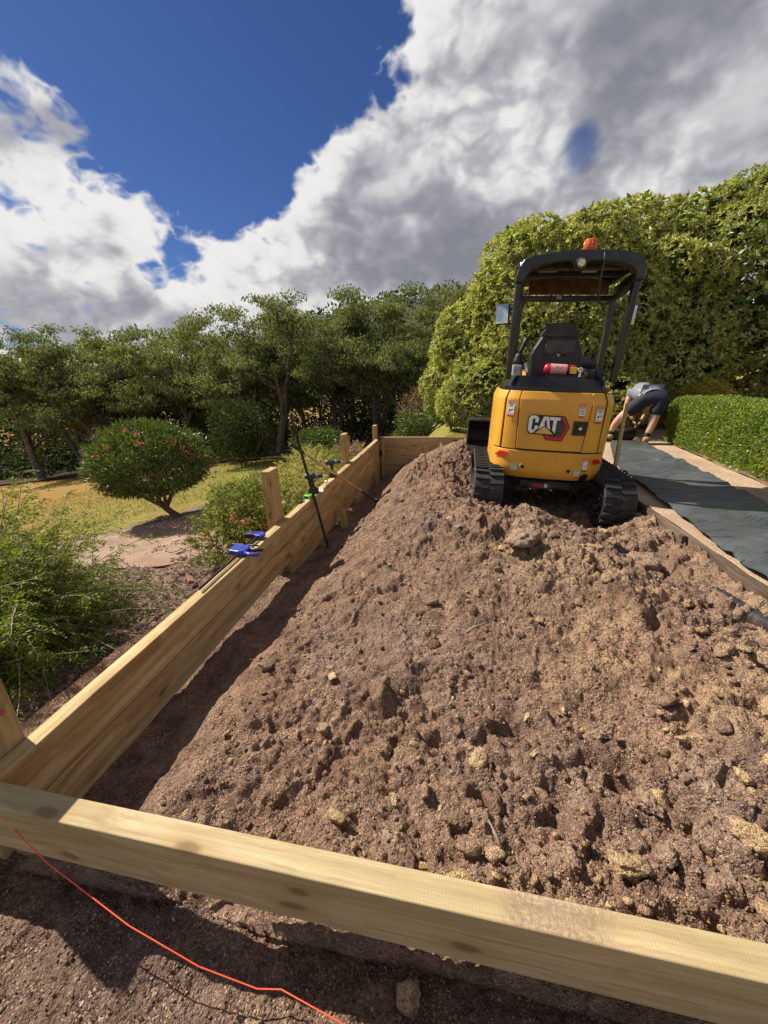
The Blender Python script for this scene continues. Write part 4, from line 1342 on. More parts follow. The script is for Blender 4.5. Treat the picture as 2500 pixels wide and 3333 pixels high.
# mirrors
for x0, x1, z0, z1, xp, face in ((-0.582, -0.44, 1.70, 1.885, -0.37, 0), (0.60, 0.70, 1.70, 1.885, 0.47, 1)):
    cx, cz = (x0 + x1) / 2, (z0 + z1) / 2
    w = x1 - x0
    mr = MB().box((0, 0, 0), (w, 0.03, z1 - z0)).build('mirror', BLKM, exc, (cx, 0.38, cz), (R(3), R(-3), R(-24 if not face else 38)), bevel=0.012, seg=3)
    MB().box((0, -0.017, 0), (w * 0.86, 0.003, (z1 - z0) * 0.88)).build('mirror_face', MIRROR, mr, bevel=0.001)
    pipe_path([(xp, 0.37, 1.86), ((xp + cx) / 2, 0.42, 1.86), (cx, 0.40, cz)], 0.008, 'mirror_arm', BLKM)
# seat
so_ = [(-0.235, 1.16), (-0.245, 1.42), (-0.225, 1.47), (-0.135, 1.64), (-0.10, 1.685), (0.075, 1.685), (0.105, 1.64), (0.195, 1.47), (0.21, 1.42), (0.20, 1.16)]
st_ = MB().prism(so_[::-1], 0.0, 0.10, 'XZ').build('seat_back', SEATM, exc, bevel=0.03, seg=3)
MB().prism([(-0.19, 1.565), (-0.13, 1.66), (-0.095, 1.678), (0.07, 1.678), (0.10, 1.66), (0.155, 1.565)][::-1], -0.014, 0.0, 'XZ').build('headrest_shell', SEATM, exc, bevel=0.01)
flp = MB()
fl = []
for i in range(13):
    for j in range(7):
        x = -0.13 + 0.25 * i / 12
        z = 1.55 - (0.125 + 0.012 * math.sin(i * 0.9)) * j / 6
        fl.append((x, -0.018 - 0.012 * j / 6 - 0.008 * math.sin(i * 0.8 + j * 0.6) * j / 6, z))
flp.add(fl, [(i * 7 + j, (i + 1) * 7 + j, (i + 1) * 7 + j + 1, i * 7 + j + 1) for i in range(12) for j in range(6)], True)
f_ = flp.build('seat_flap', FLAP, exc)
f_.modifiers.new('thick', 'SOLIDIFY').thickness = 0.006
lg = MB()
for q in stroke([(-0.022, 1.435), (-0.004, 1.405), (0.018, 1.435), (0.008, 1.437), (-0.006, 1.412)], 0.004): lg.prism(q, -0.004, -0.0015, 'XZ')
lg.build('seat_logo', MATS['emblem_silver'], exc)
MB().box((-0.02, 0.24, 1.14), (0.42, 0.40, 0.12)).build('seat_cushion', SEATM, exc, bevel=0.03, seg=3)
MB().box((-0.02, 0.18, 1.03), (0.40, 0.34, 0.14)).build('seat_base', BLKM, exc, bevel=0.01)
# left console and joystick
cs = MB().prism([(0.0, 0.95), (0.34, 0.95), (0.34, 1.24), (0.26, 1.33), (0.06, 1.33), (0.0, 1.2)], -0.39, -0.29, 'YZ').build('armrest_console', GREY, exc, bevel=0.02, seg=3)
MB().lathe([(0.048, 1.33), (0.045, 1.36), (0.046, 1.37), (0.038, 1.385), (0.039, 1.395), (0.028, 1.42), (0.02, 1.43)], (-0.335, 0.12, 0), n=18).build('joystick_boot', BLKM, exc)
MB().tube([(-0.335, 0.12, 1.42), (-0.318, 0.12, 1.46), (-0.298, 0.12, 1.51), (-0.285, 0.12, 1.545), (-0.278, 0.12, 1.562)], [0.017, 0.020, 0.022, 0.027, 0.020], 12).build('joystick', BLKM, exc)
cs = MB().prism([(0.0, 0.95), (0.34, 0.95), (0.34, 1.24), (0.26, 1.31), (0.06, 1.31), (0.0, 1.2)], 0.27, 0.38, 'YZ').build('armrest_console', GREY, exc, bevel=0.02, seg=3)
MB().box((0.285, 0.10, 1.36), (0.12, 0.16, 0.05), Matrix.Rotation(R(25), 3, 'X')).build('control_monitor', BLKM, exc, bevel=0.01)
MB().tube([(0.33, 0.16, 1.30), (0.335, 0.17, 1.38), (0.34, 0.16, 1.44)], [0.016, 0.018, 0.02], 12).build('joystick', BLKM, exc)
for x, hgt in ((0.20, 0.05), (0.275, 0.07)):
    MB().lathe([(0.035, 1.232), (0.034, 1.232 + hgt), (0.02, 1.24 + hgt)], (x, -0.33, 0), n=14).build('filler_cap', BLKM, exc)

# ---- undercarriage
def stadium(n, L0, L1, r, zc):
    """closed loop: rear circle at y=L0, front circle at y=L1"""
    pts = []
    per = 2 * (L1 - L0) + 2 * math.pi * r
    for i in range(n):
        q = per * i / n
        if q < L1 - L0: pts.append((L0 + q, zc + r, 0.0))
        elif q < L1 - L0 + math.pi * r:
            a = (q - (L1 - L0)) / r
            pts.append((L1 + r * math.sin(a), zc + r * math.cos(a), -a))
        elif q < 2 * (L1 - L0) + math.pi * r: pts.append((L1 - (q - (L1 - L0) - math.pi * r), zc - r, -math.pi))
        else:
            a = (q - 2 * (L1 - L0) - math.pi * r) / r
            pts.append((L0 - r * math.sin(a), zc - r * math.cos(a), -math.pi - a))
    return pts


TW, TR = 0.25, 0.205
lugA = MB()
lugA.prism([(-0.118, -0.012), (-0.02, -0.018), (-0.004, -0.010), (-0.004, 0.012), (-0.02, 0.006), (-0.118, 0.014)], -0.002, 0.024, 'XY')
lugA = lugA.mesh('lug'); lugA.materials.append(RUB)
lugB = MB()
lugB.prism([(0.118, -0.012), (0.118, 0.014), (0.02, 0.006), (0.004, 0.012), (0.004, -0.010), (0.02, -0.018)], -0.002, 0.024, 'XY')
lugB = lugB.mesh('lug'); lugB.materials.append(RUB)
for cx in (-0.525, 0.53):
    tk = empty('track', (cx, 0, 0)); tk.parent = exc
    belt = MB()
    loop = stadium(96, -0.50, 0.52, TR, 0.228)
    vs, fs = [], []
    for y, z, a in loop:
        nrm_ = Vector((0, math.sin(-a), math.cos(a)))
        c = Vector((0, y, z))
        for x, o_ in ((-TW / 2, -0.022), (-TW / 2, -0.004), (-TW / 2 + 0.008, 0.0), (TW / 2 - 0.008, 0.0), (TW / 2, -0.004), (TW / 2, -0.022)):
            vs.append(c + nrm_ * o_ + Vector((x, 0, 0)))
    nl = len(loop)
    for i in range(nl):
        j = (i + 1) % nl
        for k in range(6):
            k2 = (k + 1) % 6
            fs.append((i * 6 + k, j * 6 + k, j * 6 + k2, i * 6 + k2))
    belt.add(vs, fs, False)
    tk_b = belt.build('track_belt', RUB, tk)
    for r_i, me in ((0, lugA), (1, lugB)):
        lp = stadium(44, -0.50, 0.52, TR, 0.228)
        lp2 = stadium(88, -0.50, 0.52, TR, 0.228)
        for i in range(44):
            y, z, a = lp2[i * 2 + r_i]
            lo = link('lug', me, None, tk, (0, y, z), (a, 0, 0))
    for yy, r_ in ((-0.50, 0.165), (0.52, 0.165)):
        w = MB().lathe([(0.03, -0.085), (0.06, -0.085), (0.07, -0.06), (r_ - 0.03, -0.055), (r_, -0.05), (r_, 0.05), (r_ - 0.03, 0.055), (0.07, 0.06), (0.06, 0.085), (0.03, 0.085)], (0, yy, 0.228), 'X', 28).build('sprocket' if yy < 0 else 'idler_wheel', STEEL, tk)
        for k in range(6):
            a = k * math.pi / 3
            MB().lathe([(0.009, -0.094), (0.009, 0.094)], (0, yy + 0.045 * math.cos(a), 0.228 + 0.045 * math.sin(a)), 'X', 6).build('wheel_bolt', WORN, w)
    for yy in (-0.26, -0.02, 0.22):
        MB().lathe([(0.02, -0.07), (0.055, -0.07), (0.055, 0.07), (0.02, 0.07)], (0, yy, 0.088), 'X', 18).build('track_roller', STEEL, tk)
    MB().box((0, 0.02, 0.235), (0.10, 0.86, 0.12)).build('track_frame', STEEL, tk, bevel=0.015)
MB().box((0, 0.0, 0.24), (0.82, 0.30, 0.10)).build('axle_frame', STEEL, exc, bevel=0.01)
MB().box((0, 0.0, 0.28), (0.50, 0.62, 0.08)).build('car_body', STEEL, exc, bevel=0.02)
MB().lathe([(0.27, 0.31), (0.27, 0.36), (0.24, 0.37)], (XC, 0, 0), n=36).build('slew_ring', WORN, exc)
for sx in (-0.24, 0.22):
    pipe_path([(sx, -0.28, 0.33), (sx + 0.03, -0.34, 0.26), (sx * 1.4, -0.30, 0.20), (sx * 1.8, -0.12, 0.22)], 0.012, 'hydraulic_hose', BLKM)
MB().box((-0.06, -0.325, 0.275), (0.09, 0.004, 0.035)).build('service_label', RED, exc)
MB().box((0.01, -0.325, 0.275), (0.03, 0.004, 0.035)).build('service_label', WHITE, exc)
MB().box((-0.04, -0.31, 0.27), (0.22, 0.02, 0.07)).build('travel_motor_cover', STEEL, exc, bevel=0.006)
# dozer blade at the front
bl = [(1.02, 0.10), (1.05, 0.07), (1.045, 0.16), (1.05, 0.26), (1.085, 0.33), (1.06, 0.335), (1.02, 0.27), (1.01, 0.17)]
MB().prism(bl, -0.655, 0.66, 'YZ').build('dozer_blade', STEEL, exc, bevel=0.004)
for sx in (-0.25, 0.25):
    MB().bar((sx, 0.25, 0.22), (sx, 1.02, 0.18), 0.07, 0.08).build('blade_arm', STEEL, exc, bevel=0.008)
# boom, stick and bucket reach out ahead, off to the left
MB().box((-0.12, 0.52, 0.62), (0.22, 0.24, 0.34)).build('swing_post', BLKM, exc, bevel=0.03)
bo = [(0.52, 0.62), (0.60, 0.55), (0.95, 1.00), (1.40, 1.16), (1.42, 1.26), (1.32, 1.28), (0.88, 1.14), (0.55, 0.76)]
MB().prism(bo, -0.17, -0.05, 'YZ').build('boom', YEL, exc, bevel=0.012)
MB().prism([(1.33, 1.30), (1.44, 1.27), (1.56, 0.74), (1.52, 0.70), (1.46, 0.72), (1.30, 1.18)], -0.16, -0.06, 'YZ').build('stick', YEL, exc, bevel=0.010)
MB().tube([(-0.11, 0.62, 0.50), (-0.11, 0.98, 0.86)], 0.03, 14).build('boom_cylinder', BLKM, exc)
MB().tube([(-0.11, 0.95, 1.24), (-0.11, 1.30, 1.36)], 0.028, 14).build('stick_cylinder', BLKM, exc)
bk = empty('bucket', (0, 0, 0)); bk.parent = exc
BX0, BX1, BY = -0.725, 0.06, 1.46
shell = [(0.0, 0.66), (0.05, 0.67), (0.20, 0.60), (0.25, 0.48), (0.20, 0.35), (0.05, 0.30), (0.0, 0.295), (0.0, 0.31), (0.05, 0.315), (0.185, 0.36), (0.23, 0.48), (0.185, 0.585), (0.05, 0.65), (0.0, 0.64)]
MB().prism([(BY + y, z) for y, z in shell], BX0, BX1, 'YZ').build('bucket_shell', STEEL, bk, bevel=0.002)
for x in (BX0, BX1):
    MB().prism([(BY + y, z) for y, z in shell[:7]], x - 0.009, x + 0.009, 'YZ').build('bucket_side', WORN, bk, bevel=0.002)
MB().box(((BX0 + BX1) / 2, BY - 0.02, 0.655), (BX1 - BX0 + 0.02, 0.05, 0.03)).build('bucket_top_bar', WORN, bk, bevel=0.004)
MB().box(((BX0 + BX1) / 2, BY - 0.04, 0.302), (BX1 - BX0 + 0.02, 0.11, 0.016)).build('cutting_edge', WORN, bk, bevel=0.003)
for x in (-0.17, -0.05):
    MB().prism([(BY + 0.02, 0.66), (BY + 0.16, 0.62), (BY + 0.10, 0.78), (BY + 0.04, 0.78)], x - 0.012, x + 0.012, 'YZ').build('bucket_ear', STEEL, bk)

# ---- fire extinguisher lying on the ledge (a thing of its own)
fx = empty('fire_extinguisher', (0, 0, 0), 0, 'red fire extinguisher lying on the ledge behind the excavator seat', 'fire extinguisher')
fx.matrix_world = EM @ Matrix.Translation((-0.005, -0.27, 1.292)) @ Matrix.Rotation(R(1.5), 4, 'Y')
FR = plain('extinguisher_red', (0.55, 0.012, 0.02), 0.2, var=0.06, bmp=0, coat=0.4)
MB().lathe([(0.0, -0.150), (0.02, -0.149), (0.034, -0.14), (0.041, -0.122), (0.041, 0.07), (0.036, 0.095), (0.022, 0.112), (0.014, 0.118)], (0, 0, 0), 'X', 26).build('cylinder', FR, fx)
MB().lathe([(0.0415, -0.10), (0.0418, -0.098), (0.0418, 0.028), (0.0415, 0.03)], (0, 0, 0), 'X', 26).build('printed_wrap', plain('wrap_pink', (0.72, 0.30, 0.33), 0.35, var=0.35, scale=90, bmp=0), fx)
MB().lathe([(0.0422, 0.034), (0.0424, 0.036), (0.0424, 0.05), (0.0422, 0.052)], (0, 0, 0), 'X', 26).build('bracket_strap', INK, fx)
MB().box((0.082, -0.036, -0.006), (0.055, 0.014, 0.052)).build('yellow_tag', plain('tag_yellow', (0.78, 0.46, 0.03), 0.5, bmp=0), fx, bevel=0.003)
MB().box((-0.055, -0.0405, 0.004), (0.028, 0.006, 0.04)).build('test_plate', plain('plate_green', (0.35, 0.46, 0.38), 0.5, var=0.4, scale=120, bmp=0), fx, bevel=0.001)
MB().lathe([(0.018, 0.112), (0.018, 0.14), (0.012, 0.15)], (0, 0, 0), 'X', 14).build('valve', CHROME, fx)
MB().lathe([(0.02, -0.03), (0.02, -0.018), (0.016, -0.03)], (0.138, 0, 0.004), 'Y', 18).build('gauge', CHROME, fx)
MB().prism([(0.12, 0.012), (0.15, 0.016), (0.185, -0.028), (0.178, -0.04), (0.15, -0.004), (0.12, -0.004)], -0.012, 0.012, 'XZ').build('squeeze_handle', FR, fx, bevel=0.003)
MB().box((0.0, 0.0, -0.05), (0.24, 0.05, 0.018)).build('mount_bracket', BLKM, fx, bevel=0.004)
# ------------------------------------------------------------------ vegetation
def unit(v):
    return v / np.maximum(np.linalg.norm(v, axis=-1, keepdims=True), 1e-9)


def leaves(P, Dr, L, W, fold=0.18, rsx=rs, up=None, curl=0.0):
    """n folded leaf blades: base P, direction Dr, length L, width W -> verts, quads"""
    n_ = len(P)
    Dr = unit(Dr)
    ref = rsx.normal(size=(n_, 3)) if up is None else up + 0.5 * rsx.normal(size=(n_, 3))
    sd = unit(np.cross(Dr, ref))
    nr = np.cross(sd, Dr)
    L = np.broadcast_to(L, (n_,))[:, None]
    W = np.broadcast_to(W, (n_,))[:, None]
    b = P
    t = P + Dr * L - nr * (curl * L)
    mid = P + Dr * L * 0.5
    s1 = mid + sd * W * 0.5 + nr * W * fold
    s2 = mid - sd * W * 0.5 + nr * W * fold
    V = np.stack([b, s1, t, s2], 1).reshape(-1, 3)
    F = np.arange(n_ * 4).reshape(-1, 4)
    return V, F


def join(parts):
    Vs, Fs, off = [], [], 0
    for V, F in parts:
        Vs.append(V); Fs.append(F + off); off += len(V)
    return np.concatenate(Vs), np.concatenate(Fs)


def sph(n_, rsx=rs):
    return unit(rsx.normal(size=(n_, 3)))


def ground_z(x, y):
    return float(g_base(np.array([x]), np.array([y]))[0])


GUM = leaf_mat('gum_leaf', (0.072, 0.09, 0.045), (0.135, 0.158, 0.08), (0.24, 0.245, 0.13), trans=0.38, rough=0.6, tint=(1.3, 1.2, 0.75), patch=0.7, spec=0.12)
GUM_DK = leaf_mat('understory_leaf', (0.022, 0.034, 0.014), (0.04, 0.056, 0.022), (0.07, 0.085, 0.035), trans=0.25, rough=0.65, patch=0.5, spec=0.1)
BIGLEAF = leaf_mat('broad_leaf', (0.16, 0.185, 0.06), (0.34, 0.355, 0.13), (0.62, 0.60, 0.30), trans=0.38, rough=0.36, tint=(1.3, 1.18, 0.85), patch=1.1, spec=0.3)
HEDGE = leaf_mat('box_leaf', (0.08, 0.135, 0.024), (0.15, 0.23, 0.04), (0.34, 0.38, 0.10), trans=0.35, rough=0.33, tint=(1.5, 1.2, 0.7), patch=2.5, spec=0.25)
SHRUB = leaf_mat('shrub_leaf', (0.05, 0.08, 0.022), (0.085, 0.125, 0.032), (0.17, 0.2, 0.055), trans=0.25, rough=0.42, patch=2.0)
NEEDLE = leaf_mat('needle_leaf', (0.075, 0.11, 0.016), (0.14, 0.185, 0.026), (0.26, 0.29, 0.05), trans=0.45, rough=0.45, patch=2.5, tint=(1.3, 1.2, 0.5))
GREV = leaf_mat('grevillea_leaf', (0.09, 0.12, 0.03), (0.16, 0.19, 0.05), (0.32, 0.33, 0.11), trans=0.35, rough=0.45, patch=3.0)
PALE = leaf_mat('pale_leaf', (0.20, 0.20, 0.06), (0.36, 0.34, 0.13), (0.5, 0.45, 0.2), trans=0.35, rough=0.5, patch=3.0)
GOLD = leaf_mat('golden_leaf', (0.20, 0.19, 0.02), (0.36, 0.31, 0.035), (0.46, 0.40, 0.06), trans=0.35, rough=0.45, patch=3.0)
GREYG = leaf_mat('grass_blade', (0.10, 0.12, 0.045), (0.18, 0.19, 0.08), (0.32, 0.30, 0.15), trans=0.3, rough=0.6, patch=2.0)
FLOWER = leaf_mat('red_flower', (0.42, 0.02, 0.025), (0.55, 0.045, 0.05), (0.62, 0.12, 0.12), trans=0.3, rough=0.5, tint=(1, 1, 1))
FLOWER_P = leaf_mat('pink_flower', (0.50, 0.06, 0.09), (0.62, 0.13, 0.17), (0.7, 0.28, 0.3), trans=0.3, rough=0.5, tint=(1, 1, 1))


def branchy(mb, base, spec, rng_, tips, depth=0):
    """recursive limbs; tips collects (position, direction, radius)"""
    p, d, L, r = base
    n_ = 5
    pts, rr = [p.copy()], [r]
    for i in range(n_):
        d = (d + Vector((rng_.gauss(0, spec['wob']), rng_.gauss(0, spec['wob']), rng_.gauss(0, spec['wob'] * 0.6) + spec['up'] * 0.06))).normalized()
        p = p + d * (L / n_)
        pts.append(p.copy())
        rr.append(r * (1 - 0.42 * (i + 1) / n_))
    mb.tube(pts, rr, 8 if depth < 2 else 5, False)
    if depth >= spec['depth']:
        tips.append((p, d, L))
        tips.append((pts[3], d, L))
        return
    k = spec['kids'] if depth else spec.get('kids0', spec['kids'])
    for i in range(k):
        a = rng_.uniform(0, 2 * math.pi)
        sp_ = rng_.uniform(*spec['spread'])
        ax = d.orthogonal().normalized()
        ax.rotate(Matrix.Rotation(a, 3, d))
        nd = (d * math.cos(sp_) + ax * math.sin(sp_)).normalized()
        st_i = rng_.choice([3, 4, 5, 5])
        branchy(mb, (pts[st_i].copy(), nd, L * rng_.uniform(*spec['len']), rr[st_i] * 0.72), spec, rng_, tips, depth + 1)


def gum_tree(x, y, height, width, seed, label, nleaf=8000, lean=(0, 0), leafL=0.20, mat=None):
    rg = random.Random(seed)
    r2 = np.random.RandomState(seed)
    zb = ground_z(x, y)
    t = empty('gum_tree', (x, y, zb), 0, label, 'tree', 'gum trees along the edge of the bush')
    mb = MB()
    tips = []
    stems = rg.choice([1, 2, 2, 3])
    for s in range(stems):
        a = rg.uniform(0, 6.28)
        dv_ = Vector((math.cos(a) * 0.22 * (stems > 1) + lean[0], math.sin(a) * 0.22 * (stems > 1) + lean[1], 1)).normalized()
        branchy(mb, (Vector((0.02 * math.cos(a), 0.02 * math.sin(a), -0.3)), dv_, height * rg.uniform(0.40, 0.5), height * 0.026 * rg.uniform(0.8, 1.2)),
                dict(wob=0.13, up=0.6, depth=3, kids=2, kids0=3, spread=(0.35, 0.85), len=(0.46, 0.66)), rg, tips)
    T = np.array([tuple(q[0]) for q in tips])
    T0 = T.copy()
    # fit the tips to the tree's own height and width
    top = np.percentile(T[:, 2], 97)
    T[:, 2] = T[:, 2] / max(top, 0.1) * (height * 0.93) if top > height * 0.93 else T[:, 2]
    rad = np.percentile(np.hypot(T[:, 0], T[:, 1]), 92)
    k = width / 2 / max(rad, 0.1)
    # extra clumps to fill the crown out to its outline
    ne = 34
    ph = r2.uniform(0, 2 * math.pi, ne)
    hz = r2.uniform(0.36, 1.0, ne) ** 0.85
    rr_ = width / 2 * np.sqrt(r2.uniform(0.15, 1, ne)) * (0.45 + 0.75 * np.sin(np.clip(hz, 0, 1) * math.pi * 0.86))
    E_x = np.stack([np.cos(ph) * rr_ + lean[0] * height * 0.4, np.sin(ph) * rr_, hz * height], 1)
    C = np.concatenate([T * np.array([min(k, 1.3), min(k, 1.3), 1]), E_x])
    nC = len(C)
    size = height * r2.uniform(0.05, 0.10, nC)
    w = size ** 2
    cnt = r2.multinomial(nleaf, w / w.sum())
    ci = np.repeat(np.arange(nC), cnt)
    off = sph(len(ci), r2) * (r2.uniform(0.0, 1, (len(ci), 1)) ** 0.40)
    P = C[ci] + off * size[ci][:, None] * np.array([1.25, 1.25, 0.55]) * np.where(off[:, 2:3] < -0.2, 0.75, 1.0)
    P[:, 2] = np.maximum(P[:, 2], height * 0.2)
    Dr = off * 0.55 + np.array([0, 0, -0.75]) + 0.55 * r2.normal(size=P.shape)
    V, F = leaves(P, Dr, leafL * r2.uniform(0.7, 1.3, len(P)), leafL * 0.36 * r2.uniform(0.8, 1.3, len(P)), 0.12, r2)
    link('crown', np_mesh('crown', V, F), mat or GUM, t)
    # thin twigs into the clumps
    tw = mb
    for c in C[::2]:
        j = np.argmin(((T - c) ** 2).sum(1))
        a_, b_ = Vector(T0[j]), Vector(c)
        if (a_ - b_).length > 0.05: tw.tube([a_, a_.lerp(b_, 0.5) + Vector((0, 0, 0.1)), b_], [0.02, 0.014, 0.006], 4, False)
    mb.build('trunk', BARK, t)
    return t


def at_depth(px_, py_, Y):
    """horizontal position of a sight line at a given distance (only for laying out the tree line)"""
    a = (px_ - 1250) / 1283.67
    return Y * (0.905 * a + 0.03)


GL = [  # px-column, distance, tree height, crown width, label
    (-40, 17.5, 5.8, 4.6, 'dense gum tree at the far left edge of the bush'),
    (120, 19.0, 6.2, 5.0, 'gum tree with the thick dark trunk behind the lawn at far left'),
    (265, 18.0, 6.0, 4.4, 'rounded gum tree left of the ball shaped shrub'),
    (380, 20.5, 6.2, 4.6, 'gum tree rising directly above the left of the ball shaped shrub'),
    (500, 18.5, 5.8, 4.4, 'gum tree rising behind the middle of the ball shaped shrub'),
    (600, 21.0, 6.2, 4.6, 'gum tree behind the right side of the ball shaped shrub'),
    (705, 19.0, 6.4, 3.8, 'tall open gum tree standing left of the tallest one'),
    (825, 17.0, 6.2, 4.2, 'tallest gum tree with bare forked limbs above the lawn'),
    (945, 20.0, 5.7, 4.2, 'gum tree behind the crowbar'),
    (1045, 19.0, 5.5, 3.8, 'gum tree with several dark stems right of the crowbar'),
    (1190, 18.5, 6.3, 3.8, 'tall gum tree above the far left corner of the retaining wall'),
    (1300, 17.0, 5.0, 3.6, 'slender gum tree above the middle of the far retaining wall'),
    (1430, 19.0, 5.0, 4.2, 'gum tree next to the big broad leaved tree'),
    (1540, 21.0, 4.6, 4.4, 'gum tree mostly hidden by the big broad leaved tree'),
]
for i, (px_, Y, H, Wd, lab) in enumerate(GL):
    gum_tree(at_depth(px_, 0, Y), Y, H, Wd, 100 + i, lab, nleaf=16500, leafL=0.14)
gum_tree(-27.3, 34.0, 9.9, 3.2, 140, 'small lone gum tree standing above the skyline at far left', 2600, leafL=0.26)
# a second row behind closes the gaps
DEEP = ['gum tree deep in the bush, %s' % q for q in ('leftmost of the back row', 'second of the back row from the left edge', 'behind the thick dark trunk at far left', 'behind the rounded gum left of the ball shaped shrub', 'above the left shoulder of the ball shaped shrub',
        'above the top of the ball shaped shrub', 'above the right shoulder of the ball shaped shrub', 'left of the tallest gum', 'right behind the tallest gum', 'behind the crowbar', 'just right of the crowbar', 'above the far left wall corner', 'above the middle of the far wall', 'left of the big broad leaved tree', 'rightmost of the back row, behind the excavator canopy')]
for i in range(15):
    px_ = -160 + i * 128
    Y = 25 + (i * 37 % 5)
    q = gum_tree(at_depth(px_, 0, Y), Y, (6.7 if i < 9 else 5.6) + (i * 53 % 7) * 0.12, 6.2, 200 + i, DEEP[i], 4600, leafL=0.30, mat=GUM)
    q['group'] = 'gum trees deep in the bush'


def bush_cloud(name, cents, radii, n_, L, W, mat, rsx, shell=0.5, droop=0.0, parent=None, flat_=1.0, bias_up=0.0):
    """leaf mass over a set of ellipsoid lobes"""
    cents = np.array(cents, float); radii = np.array(radii, float)
    w = (radii[:, 0] * radii[:, 2]); cnt = rsx.multinomial(n_, w / w.sum())
    ci = np.repeat(np.arange(len(cents)), cnt)
    o_ = sph(len(ci), rsx)
    rr_ = rsx.uniform(shell, 1.0, (len(ci), 1)) ** 0.6
    P = cents[ci] + o_ * radii[ci] * rr_
    Dr = o_ + 0.7 * rsx.normal(size=P.shape) + np.array([0, 0, bias_up - droop])
    V, F = leaves(P, Dr, L * rsx.uniform(0.7, 1.3, len(P)), W * rsx.uniform(0.75, 1.25, len(P)), 0.15, rsx)
    return link(name, np_mesh(name, V, F), mat, parent)


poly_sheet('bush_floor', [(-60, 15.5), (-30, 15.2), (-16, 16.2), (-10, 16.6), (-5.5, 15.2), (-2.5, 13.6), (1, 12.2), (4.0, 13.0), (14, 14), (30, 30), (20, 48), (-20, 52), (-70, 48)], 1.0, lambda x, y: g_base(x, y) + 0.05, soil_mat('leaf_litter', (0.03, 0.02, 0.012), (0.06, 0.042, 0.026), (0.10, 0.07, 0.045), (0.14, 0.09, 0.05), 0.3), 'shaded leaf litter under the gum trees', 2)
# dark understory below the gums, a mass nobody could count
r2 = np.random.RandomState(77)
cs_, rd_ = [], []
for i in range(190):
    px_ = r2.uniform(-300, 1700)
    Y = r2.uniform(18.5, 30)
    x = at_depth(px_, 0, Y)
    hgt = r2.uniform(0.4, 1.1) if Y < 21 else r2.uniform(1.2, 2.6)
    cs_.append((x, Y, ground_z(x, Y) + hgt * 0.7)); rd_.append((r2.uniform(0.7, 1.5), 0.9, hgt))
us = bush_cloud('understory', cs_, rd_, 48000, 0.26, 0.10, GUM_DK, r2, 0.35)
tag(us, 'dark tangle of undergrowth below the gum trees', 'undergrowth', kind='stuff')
# darker dense shrub and dry shrub by the lawn edge
for (x, y, rx, rz, lab, mt, nn) in ((-4.9, 13.6, 1.25, 1.5, 'dark dense evergreen bush at the end of the lawn behind the crowbar', GUM_DK, 9000),
                                    (-2.1, 13.0, 0.9, 0.75, 'low green bush behind the far retaining wall corner', SHRUB, 3500),
                                    (0.9, 12.0, 0.8, 0.8, 'olive bush behind the far retaining wall', SHRUB, 3500),
                                    (1.75, 11.4, 0.55, 0.75, 'yellowish bush between far retaining wall and excavator bucket', GREV, 2600),
                                    (1.15, 12.8, 0.7, 1.15, 'dry reddish brown bush behind the far retaining wall', None, 2600)):
    zb = ground_z(x, y)
    t = empty('bush', (x, y, zb), 0, lab, 'bush')
    mt = mt or leaf_mat('dry_leaf', (0.12, 0.075, 0.045), (0.20, 0.13, 0.085), (0.28, 0.2, 0.13), trans=0.2, rough=0.7, tint=(1, 1, 1))
    cc, rr_ = [], []
    for k in range(11):
        o_ = sph(1, r2)[0]
        cc.append((o_[0] * rx * 0.55, o_[1] * rx * 0.5, rz * 0.75 + o_[2] * rz * 0.4)); rr_.append((rx * 0.55, rx * 0.5, rz * 0.45))
    bush_cloud('foliage', cc, rr_, nn, 0.10, 0.04, mt, r2, 0.4, parent=t)
    mb = MB(); tips = []
    for s in range(4):
        a = s * 1.6
        branchy(mb, (Vector((0, 0, -0.1)), Vector((math.cos(a) * 0.6, math.sin(a) * 0.6, 1)).normalized(), rz * 0.7, 0.03), dict(wob=0.15, up=0.3, depth=1, kids=3, spread=(0.3, 0.8), len=(0.5, 0.8)), random.Random(s), tips)
    mb.build('stems', BARK_RED, t)

# distant hill with bush on it
hx = np.linspace(-260, 320, 120); hy = np.linspace(120, 420, 40)
HX, HY = np.meshgrid(hx, hy, indexing='ij')
HZ = -12 + 58 * np.exp(-((HX - 25) / 150) ** 2) * np.exp(-((HY - 290) / 110) ** 2) + 3 * fbm(HX * 0.02, HY * 0.02, 1.0, 3)
hill = link('hill', grid_mesh('hill', HX, HY, HZ), plain('hill_scrub', (0.05, 0.055, 0.03), 0.95, var=0.5, scale=0.05, bmp=0))
tag(hill, 'distant bush covered hill', kind='structure')
n_ = 900
hxr = r2.uniform(-180, 240, n_); hyr = r2.uniform(170, 300, n_)
hzr = -12 + 58 * np.exp(-((hxr - 25) / 150) ** 2) * np.exp(-((hyr - 290) / 110) ** 2) + 3 * fbm(hxr * 0.02, hyr * 0.02, 1.0, 3)
hb = bush_cloud('hill_bush', np.stack([hxr, hyr, hzr + 2.0], 1), np.stack([r2.uniform(2, 4.5, n_), r2.uniform(2, 4.5, n_), r2.uniform(2, 4.0, n_)], 1), 10000, 2.6, 1.5, GUM_DK, r2, 0.5)
tag(hb, 'far off dark bush on the hill', 'bushland', kind='stuff')

